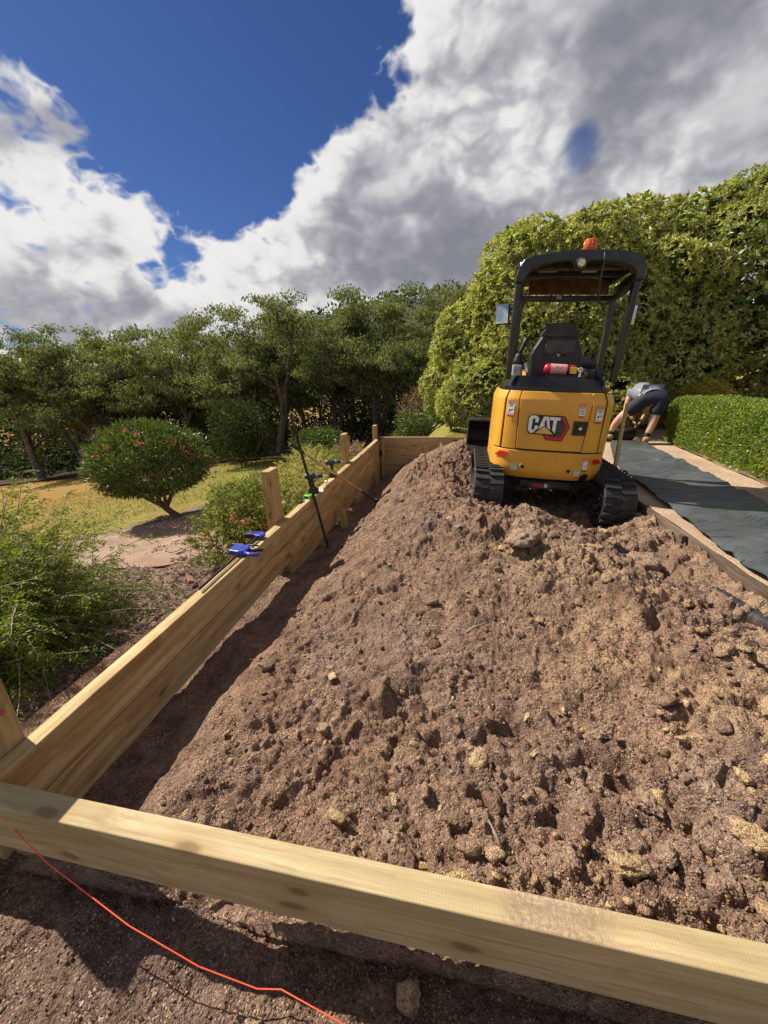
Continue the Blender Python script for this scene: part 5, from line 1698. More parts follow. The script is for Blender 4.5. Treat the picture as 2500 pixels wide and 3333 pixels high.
# ------------------------------------------------------------------ big broad leaved trees on the right
def rosettes(P, Nn, rsx, L, W, k=8, open_=0.9):
    n_ = len(P)
    a = unit(np.cross(Nn, rsx.normal(size=(n_, 3))))
    b_ = np.cross(Nn, a)
    parts = []
    for j in range(k):
        ang = 2 * math.pi * j / k + rsx.uniform(0, 6.28, n_)
        el = rsx.uniform(0.15, open_, n_)
        d_ = Nn * np.sin(el)[:, None] + (a * np.cos(ang)[:, None] + b_ * np.sin(ang)[:, None]) * np.cos(el)[:, None]
        parts.append(leaves(P, d_, L * rsx.uniform(0.7, 1.2, n_), W * rsx.uniform(0.8, 1.2, n_), 0.16, rsx, up=Nn, curl=0.12))
    return join(parts)


def broad_tree(loc, lobes, n_ros, label, seed, zs=1.0, L=0.098, W=0.035):
    rsx = np.random.RandomState(seed)
    t = empty('broad_leaved_tree', loc, 0, label, 'tree')
    cents = np.array([l[0] for l in lobes], float) * np.array([1, 1, zs]); rad = np.array([l[1] for l in lobes], float) * np.array([1, 1, zs])
    # small billows sitting on the big domes
    nb0 = len(lobes)
    ci0 = rsx.choice(nb0, 150, p=rad[:, 0] * rad[:, 2] / (rad[:, 0] * rad[:, 2]).sum())
    q0 = sph(150, rsx)
    bc0 = cents[ci0] + q0 * rad[ci0] * 0.93
    ok0 = (bc0[:, 2] > 0.3) & (q0[:, 1] < 0.3)
    bc0 = bc0[ok0]
    br0 = rsx.uniform(0.35, 0.75, (len(bc0), 1)) * np.array([[1, 1, 0.8]])
    cents = np.concatenate([cents, bc0]); rad = np.concatenate([rad * 0.96, br0])
    nB = len(cents)
    w = rad[:, 0] * rad[:, 2]
    cnt = rsx.multinomial(int(n_ros * 4.5), w / w.sum())
    ci = np.repeat(np.arange(nB), cnt)
    o_ = sph(len(ci), rsx)
    lump = 1 + 0.10 * fbm(o_[:, 0] * 3.1 + ci, o_[:, 1] * 3.1, o_[:, 2] * 3.1, 2) + 0.05 * perlin(o_[:, 0] * 9 + ci, o_[:, 1] * 9, o_[:, 2] * 9)
    P = cents[ci] + o_ * rad[ci] * lump[:, None] * rsx.uniform(0.93, 1.03, (len(ci), 1))
    # keep points outside the other lobes, above ground, on the side that can be seen
    inside = np.zeros(len(P), bool)
    for b in range(nB):
        q = (((P - cents[b]) / rad[b]) ** 2).sum(1)
        inside |= (q < 0.72) & (ci != b)
    keep = (~inside) & (P[:, 2] > 0.12) & (o_[:, 1] < 0.45)
    P, o_ = P[keep], o_[keep]
    pick = rsx.permutation(len(P))[:n_ros]
    P, o_ = P[pick], o_[pick]
    Nn = unit(o_ + 0.45 * rsx.normal(size=P.shape) + np.array([0, 0, 0.35]))
    V, F = rosettes(P, Nn, rsx, L, W, 7)
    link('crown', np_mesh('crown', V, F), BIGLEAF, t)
    # inner foliage
    ci2 = rsx.choice(nB, 9000, p=w / w.sum())
    q = sph(9000, rsx)
    P2 = cents[ci2] + q * rad[ci2] * rsx.uniform(0.72, 0.9, (9000, 1))
    P2 = P2[(P2[:, 2] > 0.1) & (q[:, 1] < 0.5)]
    V, F = leaves(P2, sph(len(P2), rsx), 0.26, 0.15, 0.1, rsx)
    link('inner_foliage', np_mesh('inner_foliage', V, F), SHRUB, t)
    mb = MB(); tips = []
    for s in range(3):
        a = s * 2.1
        branchy(mb, (Vector((0.3 * math.cos(a), 0.3 * math.sin(a), -0.2)), Vector((math.cos(a) * 0.5, math.sin(a) * 0.5, 1)).normalized(), 1.7, 0.14), dict(wob=0.1, up=0.2, depth=2, kids=3, spread=(0.4, 0.9), len=(0.5, 0.65)), random.Random(seed + s), tips)
    mb.build('trunk', BARK_RED, t)
    return t


broad_tree((4.3, 10.4, PATH_Z), [((0.1, 0, 2.3), (2.7, 2.5, 2.7)), ((-0.55, 0.1, 1.3), (2.35, 2.3, 1.8)), ((0.9, 0.2, 3.3), (2.2, 2.0, 2.15)), ((-0.55, -0.1, 2.9), (1.6, 1.7, 1.7)), ((1.7, -0.3, 1.5), (2.2, 2.1, 1.9)), ((1.75, -0.9, 2.7), (1.1, 1.2, 1.3)), ((-1.15, -0.4, 0.9), (1.55, 1.6, 1.25)), ((0.2, -0.6, 1.2), (2.0, 1.9, 1.6)), ((2.2, 0.1, 3.4), (1.5, 1.5, 1.7))],
           17500, 'big rounded broad leaved evergreen tree directly behind the excavator', 301, 0.83)
broad_tree((8.9, 10.6, PATH_Z), [((0, 0, 3.0), (2.9, 2.5, 3.6)), ((-1.2, -0.2, 4.3), (1.9, 1.8, 1.9)), ((0.4, 0, 5.2), (1.9, 1.8, 1.9)), ((-1.5, -0.4, 1.9), (1.9, 1.8, 2.1)), ((0.8, -0.6, 2.4), (2.3, 2.0, 2.4))],
           9500, 'taller broad leaved evergreen tree at the right edge above the hedge', 302, 0.72)

# golden shrub behind the hedge
t = empty('golden_shrub', (6.3, 7.9, PATH_Z), 0, 'small golden yellow shrub peeking over the hedge', 'shrub')
r2 = np.random.RandomState(5)
bush_cloud('foliage', [(0, 0, 0.65), (0.25, 0, 0.5), (-0.25, 0.05, 0.55)], [(0.4, 0.4, 0.38), (0.35, 0.35, 0.35), (0.35, 0.35, 0.38)], 5000, 0.05, 0.022, GOLD, r2, 0.5, parent=t)
mb = MB(); tips = []
branchy(mb, (Vector((0, 0, -0.1)), Vector((0, 0, 1)), 0.5, 0.03), dict(wob=0.1, up=0.4, depth=1, kids=4, spread=(0.3, 0.8), len=(0.5, 0.8)), random.Random(4), tips)
mb.build('stems', BARK_RED, t)

# clipped box hedge
hd = empty('box_hedge', (4.55, 5.2, PATH_Z), 0, 'clipped green box hedge along the right side of the path', 'hedge')
r2 = np.random.RandomState(9)
HA, HB = np.array([5.0, 7.15]), np.array([3.75, 2.6])
hl = np.linalg.norm(HB - HA); hdv = (HB - HA) / hl; hnv = np.array([-hdv[1], hdv[0]])
if hnv[0] < 0: hnv = -hnv
N_h = 44000
u = r2.uniform(0, 1, N_h); face = r2.uniform(0, 1, N_h)
HT, HWD = 0.74, 0.95
cr_ = 0.16                                    # rounded shoulder
# outline across: front face up, rounded, over the top
lenf, lenr, lent = HT - cr_, cr_ * math.pi / 2, HWD - cr_
q = face * (lenf + lenr + lent)
ac = np.where(q < lenf, 0, np.where(q < lenf + lenr, cr_ - cr_ * np.cos((q - lenf) / cr_), cr_ + q - lenf - lenr))
hh = np.where(q < lenf, q + 0.03, np.where(q < lenf + lenr, lenf + cr_ * np.sin((q - lenf) / cr_), HT))
na = np.where(q < lenf, -1, np.where(q < lenf + lenr, -np.cos((q - lenf) / cr_), 0))
nz = np.where(q < lenf, 0, np.where(q < lenf + lenr, np.sin((q - lenf) / cr_), 1))
al = u * hl
# rounded far end
endc = 0.35
sel = al < endc
aoff = np.where(sel, (endc - np.sqrt(np.maximum(endc ** 2 - (endc - al) ** 2, 0))) * 0.8, 0)
bmp_ = 0.022 * fbm(al * 6, hh * 6 + ac * 6, 1.0, 3)
ac2 = ac + aoff - na * 0 + bmp_ * 0
Pxy = HA[None] + hdv[None] * al[:, None] + hnv[None] * (ac + aoff)[:, None] + hnv[None] * (na * bmp_)[:, None]
P = np.stack([Pxy[:, 0], Pxy[:, 1], hh + nz * bmp_ + 0.0], 1)
P -= np.array([4.55, 5.2, 0])
depth_ = r2.uniform(0, 1, N_h) ** 2.2 * 0.10
Nn = np.stack([hnv[0] * na, hnv[1] * na, nz + 0.15], 1)
Nn[sel] += np.array([-hdv[0], -hdv[1], 0]) * 0.8
P = P - unit(Nn) * depth_[:, None]
V, F = leaves(P, unit(Nn) + 0.85 * r2.normal(size=P.shape), 0.030 * r2.uniform(0.7, 1.3, N_h), 0.019, 0.15, r2)
link('foliage', np_mesh('foliage', V, F), HEDGE, hd)
V = []
# far end face
N_e = 5000
ae = r2.uniform(0.05, HWD, N_e); he = r2.uniform(0.03, HT - 0.03, N_e)
Pxy = HA[None] + hnv[None] * (ae + 0.12)[:, None] + hdv[None] * (0.05 * np.abs(r2.normal(size=N_e)))[:, None]
P = np.stack([Pxy[:, 0] - 4.55, Pxy[:, 1] - 5.2, he], 1)
V, F = leaves(P, np.array([[-hdv[0], -hdv[1], 0.1]]) + 0.8 * r2.normal(size=P.shape), 0.030, 0.019, 0.15, r2)
link('foliage_end', np_mesh('foliage_end', V, F), HEDGE, hd)
core = MB()
c0 = HA + hnv * 0.18 + hdv * 0.2 - np.array([4.55, 5.2]); c1 = HB + hnv * 0.18 - np.array([4.55, 5.2])
core.add([(c0[0], c0[1], 0.02), (c1[0], c1[1], 0.02), (c1[0] + hnv[0] * 0.7, c1[1] + hnv[1] * 0.7, 0.02), (c0[0] + hnv[0] * 0.7, c0[1] + hnv[1] * 0.7, 0.02),
          (c0[0], c0[1], 0.60), (c1[0], c1[1], 0.60), (c1[0] + hnv[0] * 0.7, c1[1] + hnv[1] * 0.7, 0.60), (c0[0] + hnv[0] * 0.7, c0[1] + hnv[1] * 0.7, 0.60)],
         [(3, 2, 1, 0), (4, 5, 6, 7), (0, 1, 5, 4), (1, 2, 6, 5), (2, 3, 7, 6), (3, 0, 4, 7)])
core.build('dark_core', plain('hedge_inside', (0.03, 0.028, 0.014), 0.95, var=0.4), hd)  # solid dark block standing in for the shade inside the hedge

# ------------------------------------------------------------------ ball shaped flowering shrub
bx, by = -3.60, 6.45
bz = ground_z(bx, by)
t = empty('round_shrub', (bx, by, bz), 0, 'ball shaped dark green shrub with pink flowers on a leaning trunk', 'shrub')
r2 = np.random.RandomState(21)
c0 = np.array([-0.24, 0.0, 1.02]); rr0 = np.array([0.90, 0.85, 0.66])
N_s = 21000
o_ = sph(N_s, r2)
lump = 1 + 0.13 * fbm(o_[:, 0] * 3, o_[:, 1] * 3, o_[:, 2] * 3, 3) + 0.05 * perlin(o_[:, 0] * 11, o_[:, 1] * 11, o_[:, 2] * 11)
rad_ = (r2.uniform(0.70, 1.0, (N_s, 1)) + 0.10 * r2.uniform(0, 1, (N_s, 1)) ** 6) * lump[:, None]
P = c0 + o_ * rr0 * rad_
P[:, 2] = np.where(o_[:, 2] < -0.55, P[:, 2] * 0.6 + 0.30, P[:, 2])
V, F = leaves(P, o_ + 0.7 * r2.normal(size=P.shape) + np.array([0, 0, 0.35]), 0.07 * r2.uniform(0.7, 1.3, N_s), 0.022, 0.15, r2)
link('crown', np_mesh('crown', V, F), SHRUB, t)
mb = MB(); tips = []
mb.tube([(0.16, 0, -0.1), (0.10, 0, 0.02), (-0.04, 0, 0.13), (-0.16, 0, 0.25), (-0.26, 0.0, 0.40)], [0.085, 0.066, 0.055, 0.048, 0.04], 10, False)
for k, (dx, dy) in enumerate(((-0.75, 0.1), (-0.2, -0.15), (0.45, 0.2), (-1.0, 0.0), (0.25, -0.3))):
    branchy(mb, (Vector((-0.04 - 0.05 * k, 0.0, 0.12 + 0.05 * k)), Vector((dx, dy, 0.8)).normalized(), 0.45, 0.036), dict(wob=0.10, up=0.5, depth=2, kids=3, spread=(0.3, 0.7), len=(0.5, 0.7)), random.Random(50 + k), tips)
mb.build('trunk', BARK_RED, t)
fl_spots = [(0.2, 0.75, 0.55), (0.0, 0.85, 0.5), (0.28, 0.6, 0.72), (0.33, 0.57, 0.7), (-0.2, 0.55, 0.78), (-0.35, 0.35, 0.82), (-0.8, -0.25, 0.5), (0.66, 0.62, 0.4), (0.70, 0.55, 0.42), (0.82, 0.42, 0.38), (0.88, 0.30, 0.36), (0.60, -0.02, 0.78), (0.93, 0.2, 0.3)]
for x, z, f in fl_spots:
    d_ = unit(np.array([[x, -f, z]]))[0]
    c = c0 + d_ * rr0 * 1.0
    n_ = 26
    q = sph(n_, r2)
    V, F = leaves(c + q * 0.018, q + d_ * 0.5, 0.036, 0.011, 0.1, r2)
    link('flower', np_mesh('flower', V, F), FLOWER_P, t)

# ------------------------------------------------------------------ bushes just outside the wall
def wall_bush(d, s, scale, lobes, n_, mat, label, seed, name='grevillea_bush', flowers=(), stem_mat=BARK_RED, L=0.05, W=0.016, nst=7, spiky=True):
    rsx = np.random.RandomState(seed)
    p0 = wp(d, s)
    z0 = ground_z(p0.x, p0.y) + 0.03
    t = empty(name, (p0.x, p0.y, z0), -WA, label, 'bush')
    cents = np.array([l[0] for l in lobes], float); rad = np.array([l[1] for l in lobes], float)
    w = rad[:, 0] * rad[:, 2]
    # short leafy shoots: leaves in whorls along a shoot axis
    ns = n_ // 14
    ci = rsx.choice(len(lobes), ns, p=w / w.sum())
    o_ = sph(ns, rsx)
    base = cents[ci] + o_ * rad[ci] * rsx.uniform(0.55, 1.0, (ns, 1))
    ax = unit(o_ + 0.5 * rsx.normal(size=(ns, 3)) + np.array([0, 0, 0.3]))
    k = 14
    tt = np.tile(np.linspace(0, 1, k), ns)
    B = np.repeat(base, k, 0) + np.repeat(ax, k, 0) * (tt * 0.11)[:, None]
    Dr = np.repeat(ax, k, 0) * 0.7 + sph(ns * k, rsx) * 0.9
    V, F = leaves(B, Dr, L * rsx.uniform(0.7, 1.2, ns * k), W, 0.15, rsx)
    keep = (B[:, 2] > 0.02)
    F = F[keep]
    link('foliage', np_mesh('foliage', V, F), mat, t)
    mb = MB()
    for i in range(nst):
        c = cents[i % len(lobes)] + sph(1, rsx)[0] * rad[i % len(lobes)] * 0.6
        a_ = Vector((rsx.normal() * 0.05, rsx.normal() * 0.05, -0.05))
        b_ = Vector(c)
        mb.tube([a_, a_.lerp(b_, 0.5) + Vector((rsx.normal() * 0.06, rsx.normal() * 0.06, 0.05)), b_], [0.014, 0.010, 0.004], 5, False)
    mb.build('stems', stem_mat, t)
    for fx_, fy_, fz_ in flowers:
        q = sph(24, rsx)
        V, F = leaves(np.array([fx_, fy_, fz_]) + q * 0.015, q, 0.035, 0.012, 0.1, rsx)
        link('flower', np_mesh('flower', V, F), FLOWER, t)
    return t


wall_bush(-0.62, 3.05, 1, [((0, 0, 0.42), (0.40, 0.45, 0.40)), ((-0.2, -0.25, 0.30), (0.35, 0.35, 0.30)), ((0.08, 0.30, 0.45), (0.32, 0.4, 0.38)), ((-0.30, 0.2, 0.35), (0.35, 0.35, 0.33)), ((-0.1, 0.0, 0.62), (0.25, 0.3, 0.22))], 14000, GREV,
          'leafy green bush with red flowers beside the nearest wall post', 41, flowers=((0.12, -0.40, 0.55), (0.02, -0.42, 0.62), (0.20, -0.36, 0.42), (0.24, -0.34, 0.30), (-0.12, -0.52, 0.30), (-0.22, -0.55, 0.45), (0.16, -0.36, 0.36), (0.27, -0.24, 0.45), (0.02, -0.50, 0.22)))
wall_bush(-0.58, 4.55, 1, [((0, 0, 0.50), (0.40, 0.60, 0.42)), ((-0.1, 0.5, 0.55), (0.4, 0.5, 0.42)), ((0.1, -0.4, 0.42), (0.32, 0.45, 0.36))], 7000, PALE,
          'dry pale bush with brown stems between the two nearer wall posts', 42, name='dry_bush', stem_mat=TWIG, nst=60, flowers=())
wall_bush(-0.60, 5.75, 1, [((0, 0, 0.5), (0.45, 0.5, 0.36)), ((-0.4, 0.3, 0.45), (0.4, 0.4, 0.33))], 5000, GREV, 'light green bush behind the drills', 43, flowers=((0.1, -0.35, 0.75),), nst=14)
wall_bush(-0.55, 7.1, 1, [((0, 0, 0.55), (0.35, 0.5, 0.34))], 2600, leaf_mat('pinkish_leaf', (0.20, 0.13, 0.09), (0.3, 0.2, 0.14), (0.42, 0.3, 0.22), tint=(1, 1, 1)), 'pinkish brown bush beside the far wall post', 44, nst=14)
wall_bush(-2.3, 6.8, 1, [((0, 0, 0.18), (0.5, 0.6, 0.2)), ((-0.5, -0.6, 0.14), (0.4, 0.4, 0.16)), ((0.3, 0.7, 0.16), (0.4, 0.5, 0.18))], 4000, GREYG, 'low grey green ground cover at the edge of the lawn', 45, name='ground_cover_bush')
wall_bush(-2.35, 5.4, 1, [((0, 0, 0.12), (0.3, 0.3, 0.15))], 1500, SHRUB, 'small leafy plant at the foot of the ball shaped shrub', 46, name='small_plant')

# ------------------------------------------------------------------ weeping shrub in the left foreground
t = empty('weeping_shrub', (-2.92, 2.45, ground_z(-2.92, 2.45) + 0.03), 0, 'feathery weeping green shrub filling the left foreground', 'shrub')
r2 = np.random.RandomState(61)
rg = random.Random(61)
mb = MB()
Bs, Ds, Ls = [], [], []
for i in range(330):
    a = rg.uniform(-1.4, 1.9) if i % 5 else rg.uniform(-math.pi, math.pi)
    L = rg.uniform(0.5, 1.12)
    el = rg.uniform(0.05, 1.35)
    d = Vector((math.cos(a) * math.cos(el), math.sin(a) * math.cos(el), math.sin(el)))
    p = Vector((rg.gauss(0, 0.18), rg.gauss(0, 0.18), rg.uniform(0.0, 0.4)))
    pts = [p.copy()]
    n_ = 9
    for k in range(n_):
        d = (d + Vector((rg.gauss(0, 0.08), rg.gauss(0, 0.08), -0.10 + rg.gauss(0, 0.03)))).normalized()
        p = p + d * L / n_
        if p.z < 0.05: p.z = 0.05
        pts.append(p.copy())
    mb.tube(pts, [0.006 * (1 - 0.85 * k / n_) + 0.0010 for k in range(n_ + 1)], 4, False)
    for k in range(3, n_):
        a_, b_ = pts[k], pts[k + 1]
        ax_ = (b_ - a_).normalized()
        sdv = ax_.cross(Vector((rg.gauss(0, 0.4), rg.gauss(0, 0.4), 1))).normalized()
        for j in (-1, 1, -1, 1):               # flat sprays of fine leaves either side
            td = (ax_ * 0.8 + sdv * j * rg.uniform(0.5, 1.0) + Vector((0, 0, -0.25))).normalized()
            tl_ = rg.uniform(0.05, 0.13)
            q0 = a_.lerp(b_, rg.random())
            lv = td.cross(Vector((rg.gauss(0, 0.3), rg.gauss(0, 0.3), 1))).normalized()
            for m_ in range(12):
                f = (m_ + 1) / 12
                Bs.append(q0 + td * tl_ * f + Vector((0, 0, -0.035 * f * f)))
                e_ = td * 0.8 + lv * (1 if m_ % 2 else -1) * 0.8
                Ds.append((e_[0], e_[1], e_[2]))
mb.build('branches', TWIG, t)
B = np.array([tuple(q) for q in Bs]); Dd = np.array(Ds)
V, F = leaves(B, Dd + 0.22 * r2.normal(size=B.shape), 0.025 * r2.uniform(0.7, 1.3, len(B)), 0.0095, 0.1, r2)
link('foliage', np_mesh('foliage', V, F), NEEDLE, t)

# grass tufts along the lawn edge and on the lawn: uncountable
n_ = 16000
gxr = r2.uniform(-9, -1.0, n_); gyr = r2.uniform(6.5, 14.5, n_)
dd_, _s = wall_xy(gxr, gyr)
ok = (dd_ < -1.2) & ~((gxr > -5.9) & (gyr < 6.2 + (gxr + 5.9) * 0.75))
gxr, gyr = gxr[ok], gyr[ok]
P = np.stack([gxr, gyr, g_base(gxr, gyr)], 1)
V, F = leaves(P, np.array([[0, 0, 1.0]]) + 0.45 * r2.normal(size=P.shape), 0.055 * r2.uniform(0.5, 1.6, len(P)), 0.012, 0.1, r2)
gr = link('grass_tufts', np_mesh('grass_tufts', V, F), GREYG)
tag(gr, 'short dry grass of the lawn', 'grass', kind='stuff')
# ------------------------------------------------------------------ stones and clods
def rock_mesh(seed, sub, mat, flat_=0.8):
    r_ = np.random.RandomState(seed)
    bm = bmesh.new()
    bmesh.ops.create_icosphere(bm, subdivisions=sub, radius=1)
    v = np.array([tuple(q.co) for q in bm.verts])
    f = np.array([[q.index for q in fc.verts] for fc in bm.faces])
    bm.free()
    pl = sph(13, r_); dist_ = r_.uniform(0.50, 0.92, 13)
    dots = v @ pl.T
    rad_ = np.min(np.where(dots > 0.05, dist_ / np.maximum(dots, 0.05), 9), 1)
    rad_ = np.minimum(rad_, 1.1)
    rad_ = rad_ * (1 + 0.12 * fbm(v[:, 0] * 2.2 + seed, v[:, 1] * 2.2, v[:, 2] * 2.2, 3))
    v = v * rad_[:, None] * np.array([1, r_.uniform(0.65, 0.95), flat_ * r_.uniform(0.7, 1)])
    return v, f


def rock_mesh0(seed):
    """eight-sided crumb"""
    r_ = np.random.RandomState(seed)
    v = np.array([(1, 0, 0), (-1, 0, 0), (0, 1, 0), (0, -1, 0), (0, 0, 1), (0, 0, -1)], float) * r_.uniform(0.6, 1.1, (6, 1)) + 0.15 * r_.normal(size=(6, 3))
    f = np.array([(0, 2, 4), (2, 1, 4), (1, 3, 4), (3, 0, 4), (2, 0, 5), (1, 2, 5), (3, 1, 5), (0, 3, 5)])
    return v, f


BASE3 = [rock_mesh(900 + i, 3, None) for i in range(10)]
BASE2 = [rock_mesh(930 + i, 2, None) for i in range(12)]
BASE0 = [rock_mesh0(990 + i) for i in range(10)]
BASE1 = [rock_mesh(960 + i, 1, None) for i in range(8)]
CLODM = []
for i, (v, f) in enumerate(BASE3):
    me = np_mesh('clod', v, f, True)
    me.materials.append(CLOD)
    CLODM.append(me)
OCHM = []
for me in CLODM[:4]:
    me2 = me.copy()
    me2.materials.clear()
    me2.materials.append(OCHRE)
    OCHM.append(me2)


def surf(x, y):
    d, s = wall_xy(np.array([x]), np.array([y]))
    return float(mound_h(d, s)[0])


NAMED = [  # x, y, size, stretch, material, sink, label
    (0.716, 0.765, 0.075, (1.15, 0.85, 0.85), OCHRE, 0.0, 'crumbly yellow ochre rock touching the back of the front sleeper'),
    (0.885, 0.955, 0.050, (1.1, 0.8, 0.95), BROWNROCK, 0.0, 'wedge shaped brown rock above the ochre rock by the front sleeper'),
    (0.560, 0.800, 0.040, (0.62, 1.2, 0.8), BROWNROCK, 0.0, 'narrow upright brown stone left of the ochre rock by the front sleeper'),
    (0.845, 0.785, 0.038, (0.8, 1.1, 0.7), BROWNROCK, 0.0, 'oval brown stone right of the ochre rock by the front sleeper'),
    (1.51, 1.205, 0.062, (0.9, 1.0, 0.9), OCHRE, -0.3, 'rounded tan boulder at the right edge of the picture'),
    (1.06, 0.765, 0.060, (1.0, 0.8, 0.8), OCHRE, 0.1, 'pitted ochre rock in the lower right corner of the soil'),
    (1.00, 2.62, 0.145, (1.2, 0.9, 0.75), BROWNROCK, 0.15, 'large rounded clod on the crest in front of the excavator'),
    (1.90, 2.60, 0.135, (1.0, 0.8, 0.95), BROWNROCK, 0.1, 'big wedge shaped rock below the right track'),
    (1.80, 2.84, 0.065, (1.0, 0.9, 0.8), BROWNROCK, 0.0, 'fist sized rock touching the soil beside the right track'),
    (1.45, 2.52, 0.070, (1.1, 0.9, 0.7), OCHRE, 0.1, 'pale clod between the two tracks on the crest'),
    (0.58, 5.75, 0.13, (1.0, 0.8, 0.9), BROWNROCK, 0.0, 'squarish rock on the soil near the far retaining wall'),
    (0.225, 0.965, 0.050, (1.1, 0.9, 0.75), CLOD, 0.15, 'rounded dark clod near the middle of the front sleeper'),
    (1.74, 1.97, 0.05, (1, 0.9, 0.8), OCHRE, 0.0, 'ochre stone beside the corrugated pipe'),
    (0.88, 1.235, 0.045, (1.2, 0.9, 0.8), BROWNROCK, 0.1, 'brown stone in the middle of the lower right slope'),
    (1.10, 0.915, 0.042, (1.0, 0.8, 0.9), BROWNROCK, 0.0, 'brown stone above the pitted ochre rock'),
]
for i, (x, y, s_, st3, mt, sink, lab) in enumerate(NAMED):
    v, f = rock_mesh(500 + i, 4, None)
    v = v + 0.15 * unit(v) * (fbm(v[:, 0] * 4 + i, v[:, 1] * 4, v[:, 2] * 4, 4, 0.65) - 0.6 * np.abs(perlin(v[:, 0] * 7 + i, v[:, 1] * 7, v[:, 2] * 7)))[:, None]
    o = link('rock', np_mesh('rock', v * np.array(st3) * s_, f, True), mt, None, (x, y, surf(x, y) + s_ * (0.50 - sink)), (0, 0, i * 1.7))
    tag(o, lab, 'rock')
for x, y, s_, lab in ((0.03, 0.598, 0.040, 'ochre clod lying in the shadow in front of the front sleeper'), (-0.39, 0.55, 0.03, 'small ochre clod under the orange string line')):
    v, f = rock_mesh(540 + int(s_ * 1000), 4, None)
    o = link('rock', np_mesh('rock', v * s_, f, True), OCHRE, None, (x, y, front_h(np.array([x]), np.array([y]))[0] + s_ * 0.2))
    tag(o, lab, 'rock')

# 290 clods that show largest, each a piece of the heap
r2 = np.random.RandomState(808)


def scatter(n_, rsx, near=1.6):
    """positions on the heap, more of them on the right and at the front"""
    d = 0.3 + (BEDW - 0.45) * rsx.uniform(0, 1, n_) ** 0.75
    s = 0.02 + 7.4 * rsx.uniform(0, 1, n_) ** near
    return d, s


def to_xyz(d, s):
    q = W0[None] + NW[None] * d[:, None] + DW[None] * s[:, None]
    return np.stack([q[:, 0], q[:, 1], mound_h(d, s)], 1)


d, s = scatter(290, r2, 2.0)
d = 0.35 + (BEDW - 0.5) * r2.uniform(0, 1, 290) ** 0.6
P = to_xyz(d, s)
sz = 0.017 + 0.040 * r2.uniform(0, 1, 290) ** 2.0
for i in range(290):
    o = link('clod', OCHM[(i // 6) % 4] if (i % 6 == 0 and d[i] > 1.1) else CLODM[i % len(CLODM)], None, mound, P[i] + np.array([0, 0, sz[i] * 0.40]), (r2.uniform(-.5, .5), r2.uniform(-.5, .5), r2.uniform(0, 6.28)), (sz[i] * r2.uniform(0.8, 1.25), sz[i] * r2.uniform(0.75, 1.1), sz[i] * r2.uniform(0.7, 1.0)))


def merged(base, P, sz, rsx):
    parts = []
    n_ = len(P)
    kind = rsx.randint(0, len(base), n_)
    ang = rsx.uniform(0, 6.28, (n_, 3))
    for k in range(len(base)):
        idx = np.where(kind == k)[0]
        if len(idx) == 0: continue
        v, f = base[k]
        ca, sa = np.cos(ang[idx, 0]), np.sin(ang[idx, 0])
        cb, sb = np.cos(ang[idx, 1] * 0.3), np.sin(ang[idx, 1] * 0.3)
        X = v[None, :, 0] * ca[:, None] - v[None, :, 1] * sa[:, None]
        Y = v[None, :, 0] * sa[:, None] + v[None, :, 1] * ca[:, None]
        Z = np.broadcast_to(v[None, :, 2], X.shape)
        Y2 = Y * cb[:, None] - Z * sb[:, None]
        Z2 = Y * sb[:, None] + Z * cb[:, None]
        V = np.stack([X, Y2, Z2], -1) * sz[idx][:, None, None] + P[idx][:, None, :]
        F = f[None] + (np.arange(len(idx)) * len(v))[:, None, None]
        parts.append((V.reshape(-1, 3), F.reshape(-1, 3)))
    return join(parts)


d, s = scatter(2400, r2, 1.5)
P = to_xyz(d, s)
sz = 0.007 + 0.014 * r2.uniform(0, 1, len(P)) ** 2.2
P[:, 2] += sz * 0.3
V, F = merged(BASE2, P, sz, r2)
sc = link('small_clods', np_mesh('small_clods', V, F, True), CLOD, mound)
tag(sc, kind='stuff')
d, s = scatter(12000, r2, 1.35)
cl = sstep(-0.35, 0.3, perlin(d * 2.2, s * 2.2, 33.0) + 0.2 * (d - 1.4))
kp = r2.uniform(0, 1, len(d)) < (0.15 + 0.85 * cl)
P = to_xyz(d[kp], s[kp])
sz = 0.0028 + 0.006 * r2.uniform(0, 1, len(P)) ** 2
P[:, 2] += sz * 0.2
V, F = merged(BASE1, P, sz, r2)
sc = link('soil_crumbs', np_mesh('soil_crumbs', V, F, True), CLOD, mound)
tag(sc, kind='stuff')


d, s = scatter(52000, r2, 1.6)
cl = sstep(-0.35, 0.3, perlin(d * 3.2, s * 3.2, 53.0) + 0.15 * (d - 1.4))
kp = r2.uniform(0, 1, len(d)) < (0.35 + 0.65 * cl)
P = to_xyz(d[kp], s[kp])
sz = 0.0022 + 0.0042 * r2.uniform(0, 1, len(P)) ** 2
V, F = merged(BASE0, P, sz, r2)
tag(link('soil_grit', np_mesh('soil_grit', V, F, False), CLOD, mound), kind='stuff')


def chips(P, L, W, T, rsx, tilt=0.35):
    """small splinters as thin boxes"""
    n_ = len(P)
    a = rsx.uniform(0, 6.28, n_)
    u = unit(np.stack([np.cos(a), np.sin(a), tilt * rsx.normal(size=n_)], 1))
    w = unit(np.cross(u, np.array([[0, 0, 1.0]]) + tilt * rsx.normal(size=(n_, 3))))
    q = np.cross(u, w)
    L, W, T = [np.broadcast_to(t_, (n_,))[:, None] / 2 for t_ in (L, W, T)]
    cor = []
    for i in (-1, 1):
        for j in (-1, 1):
            for k in (-1, 1):
                cor.append(P + u * L * i + w * W * j * (1 - 0.35 * (i > 0)) + q * T * k)
    V = np.stack(cor, 1).reshape(-1, 3)
    Fb = np.array([(0, 1, 3, 2), (4, 6, 7, 5), (0, 4, 5, 1), (2, 3, 7, 6), (0, 2, 6, 4), (1, 5, 7, 3)])
    F = (Fb[None] + (np.arange(n_) * 8)[:, None, None]).reshape(-1, 4)
    return V, F


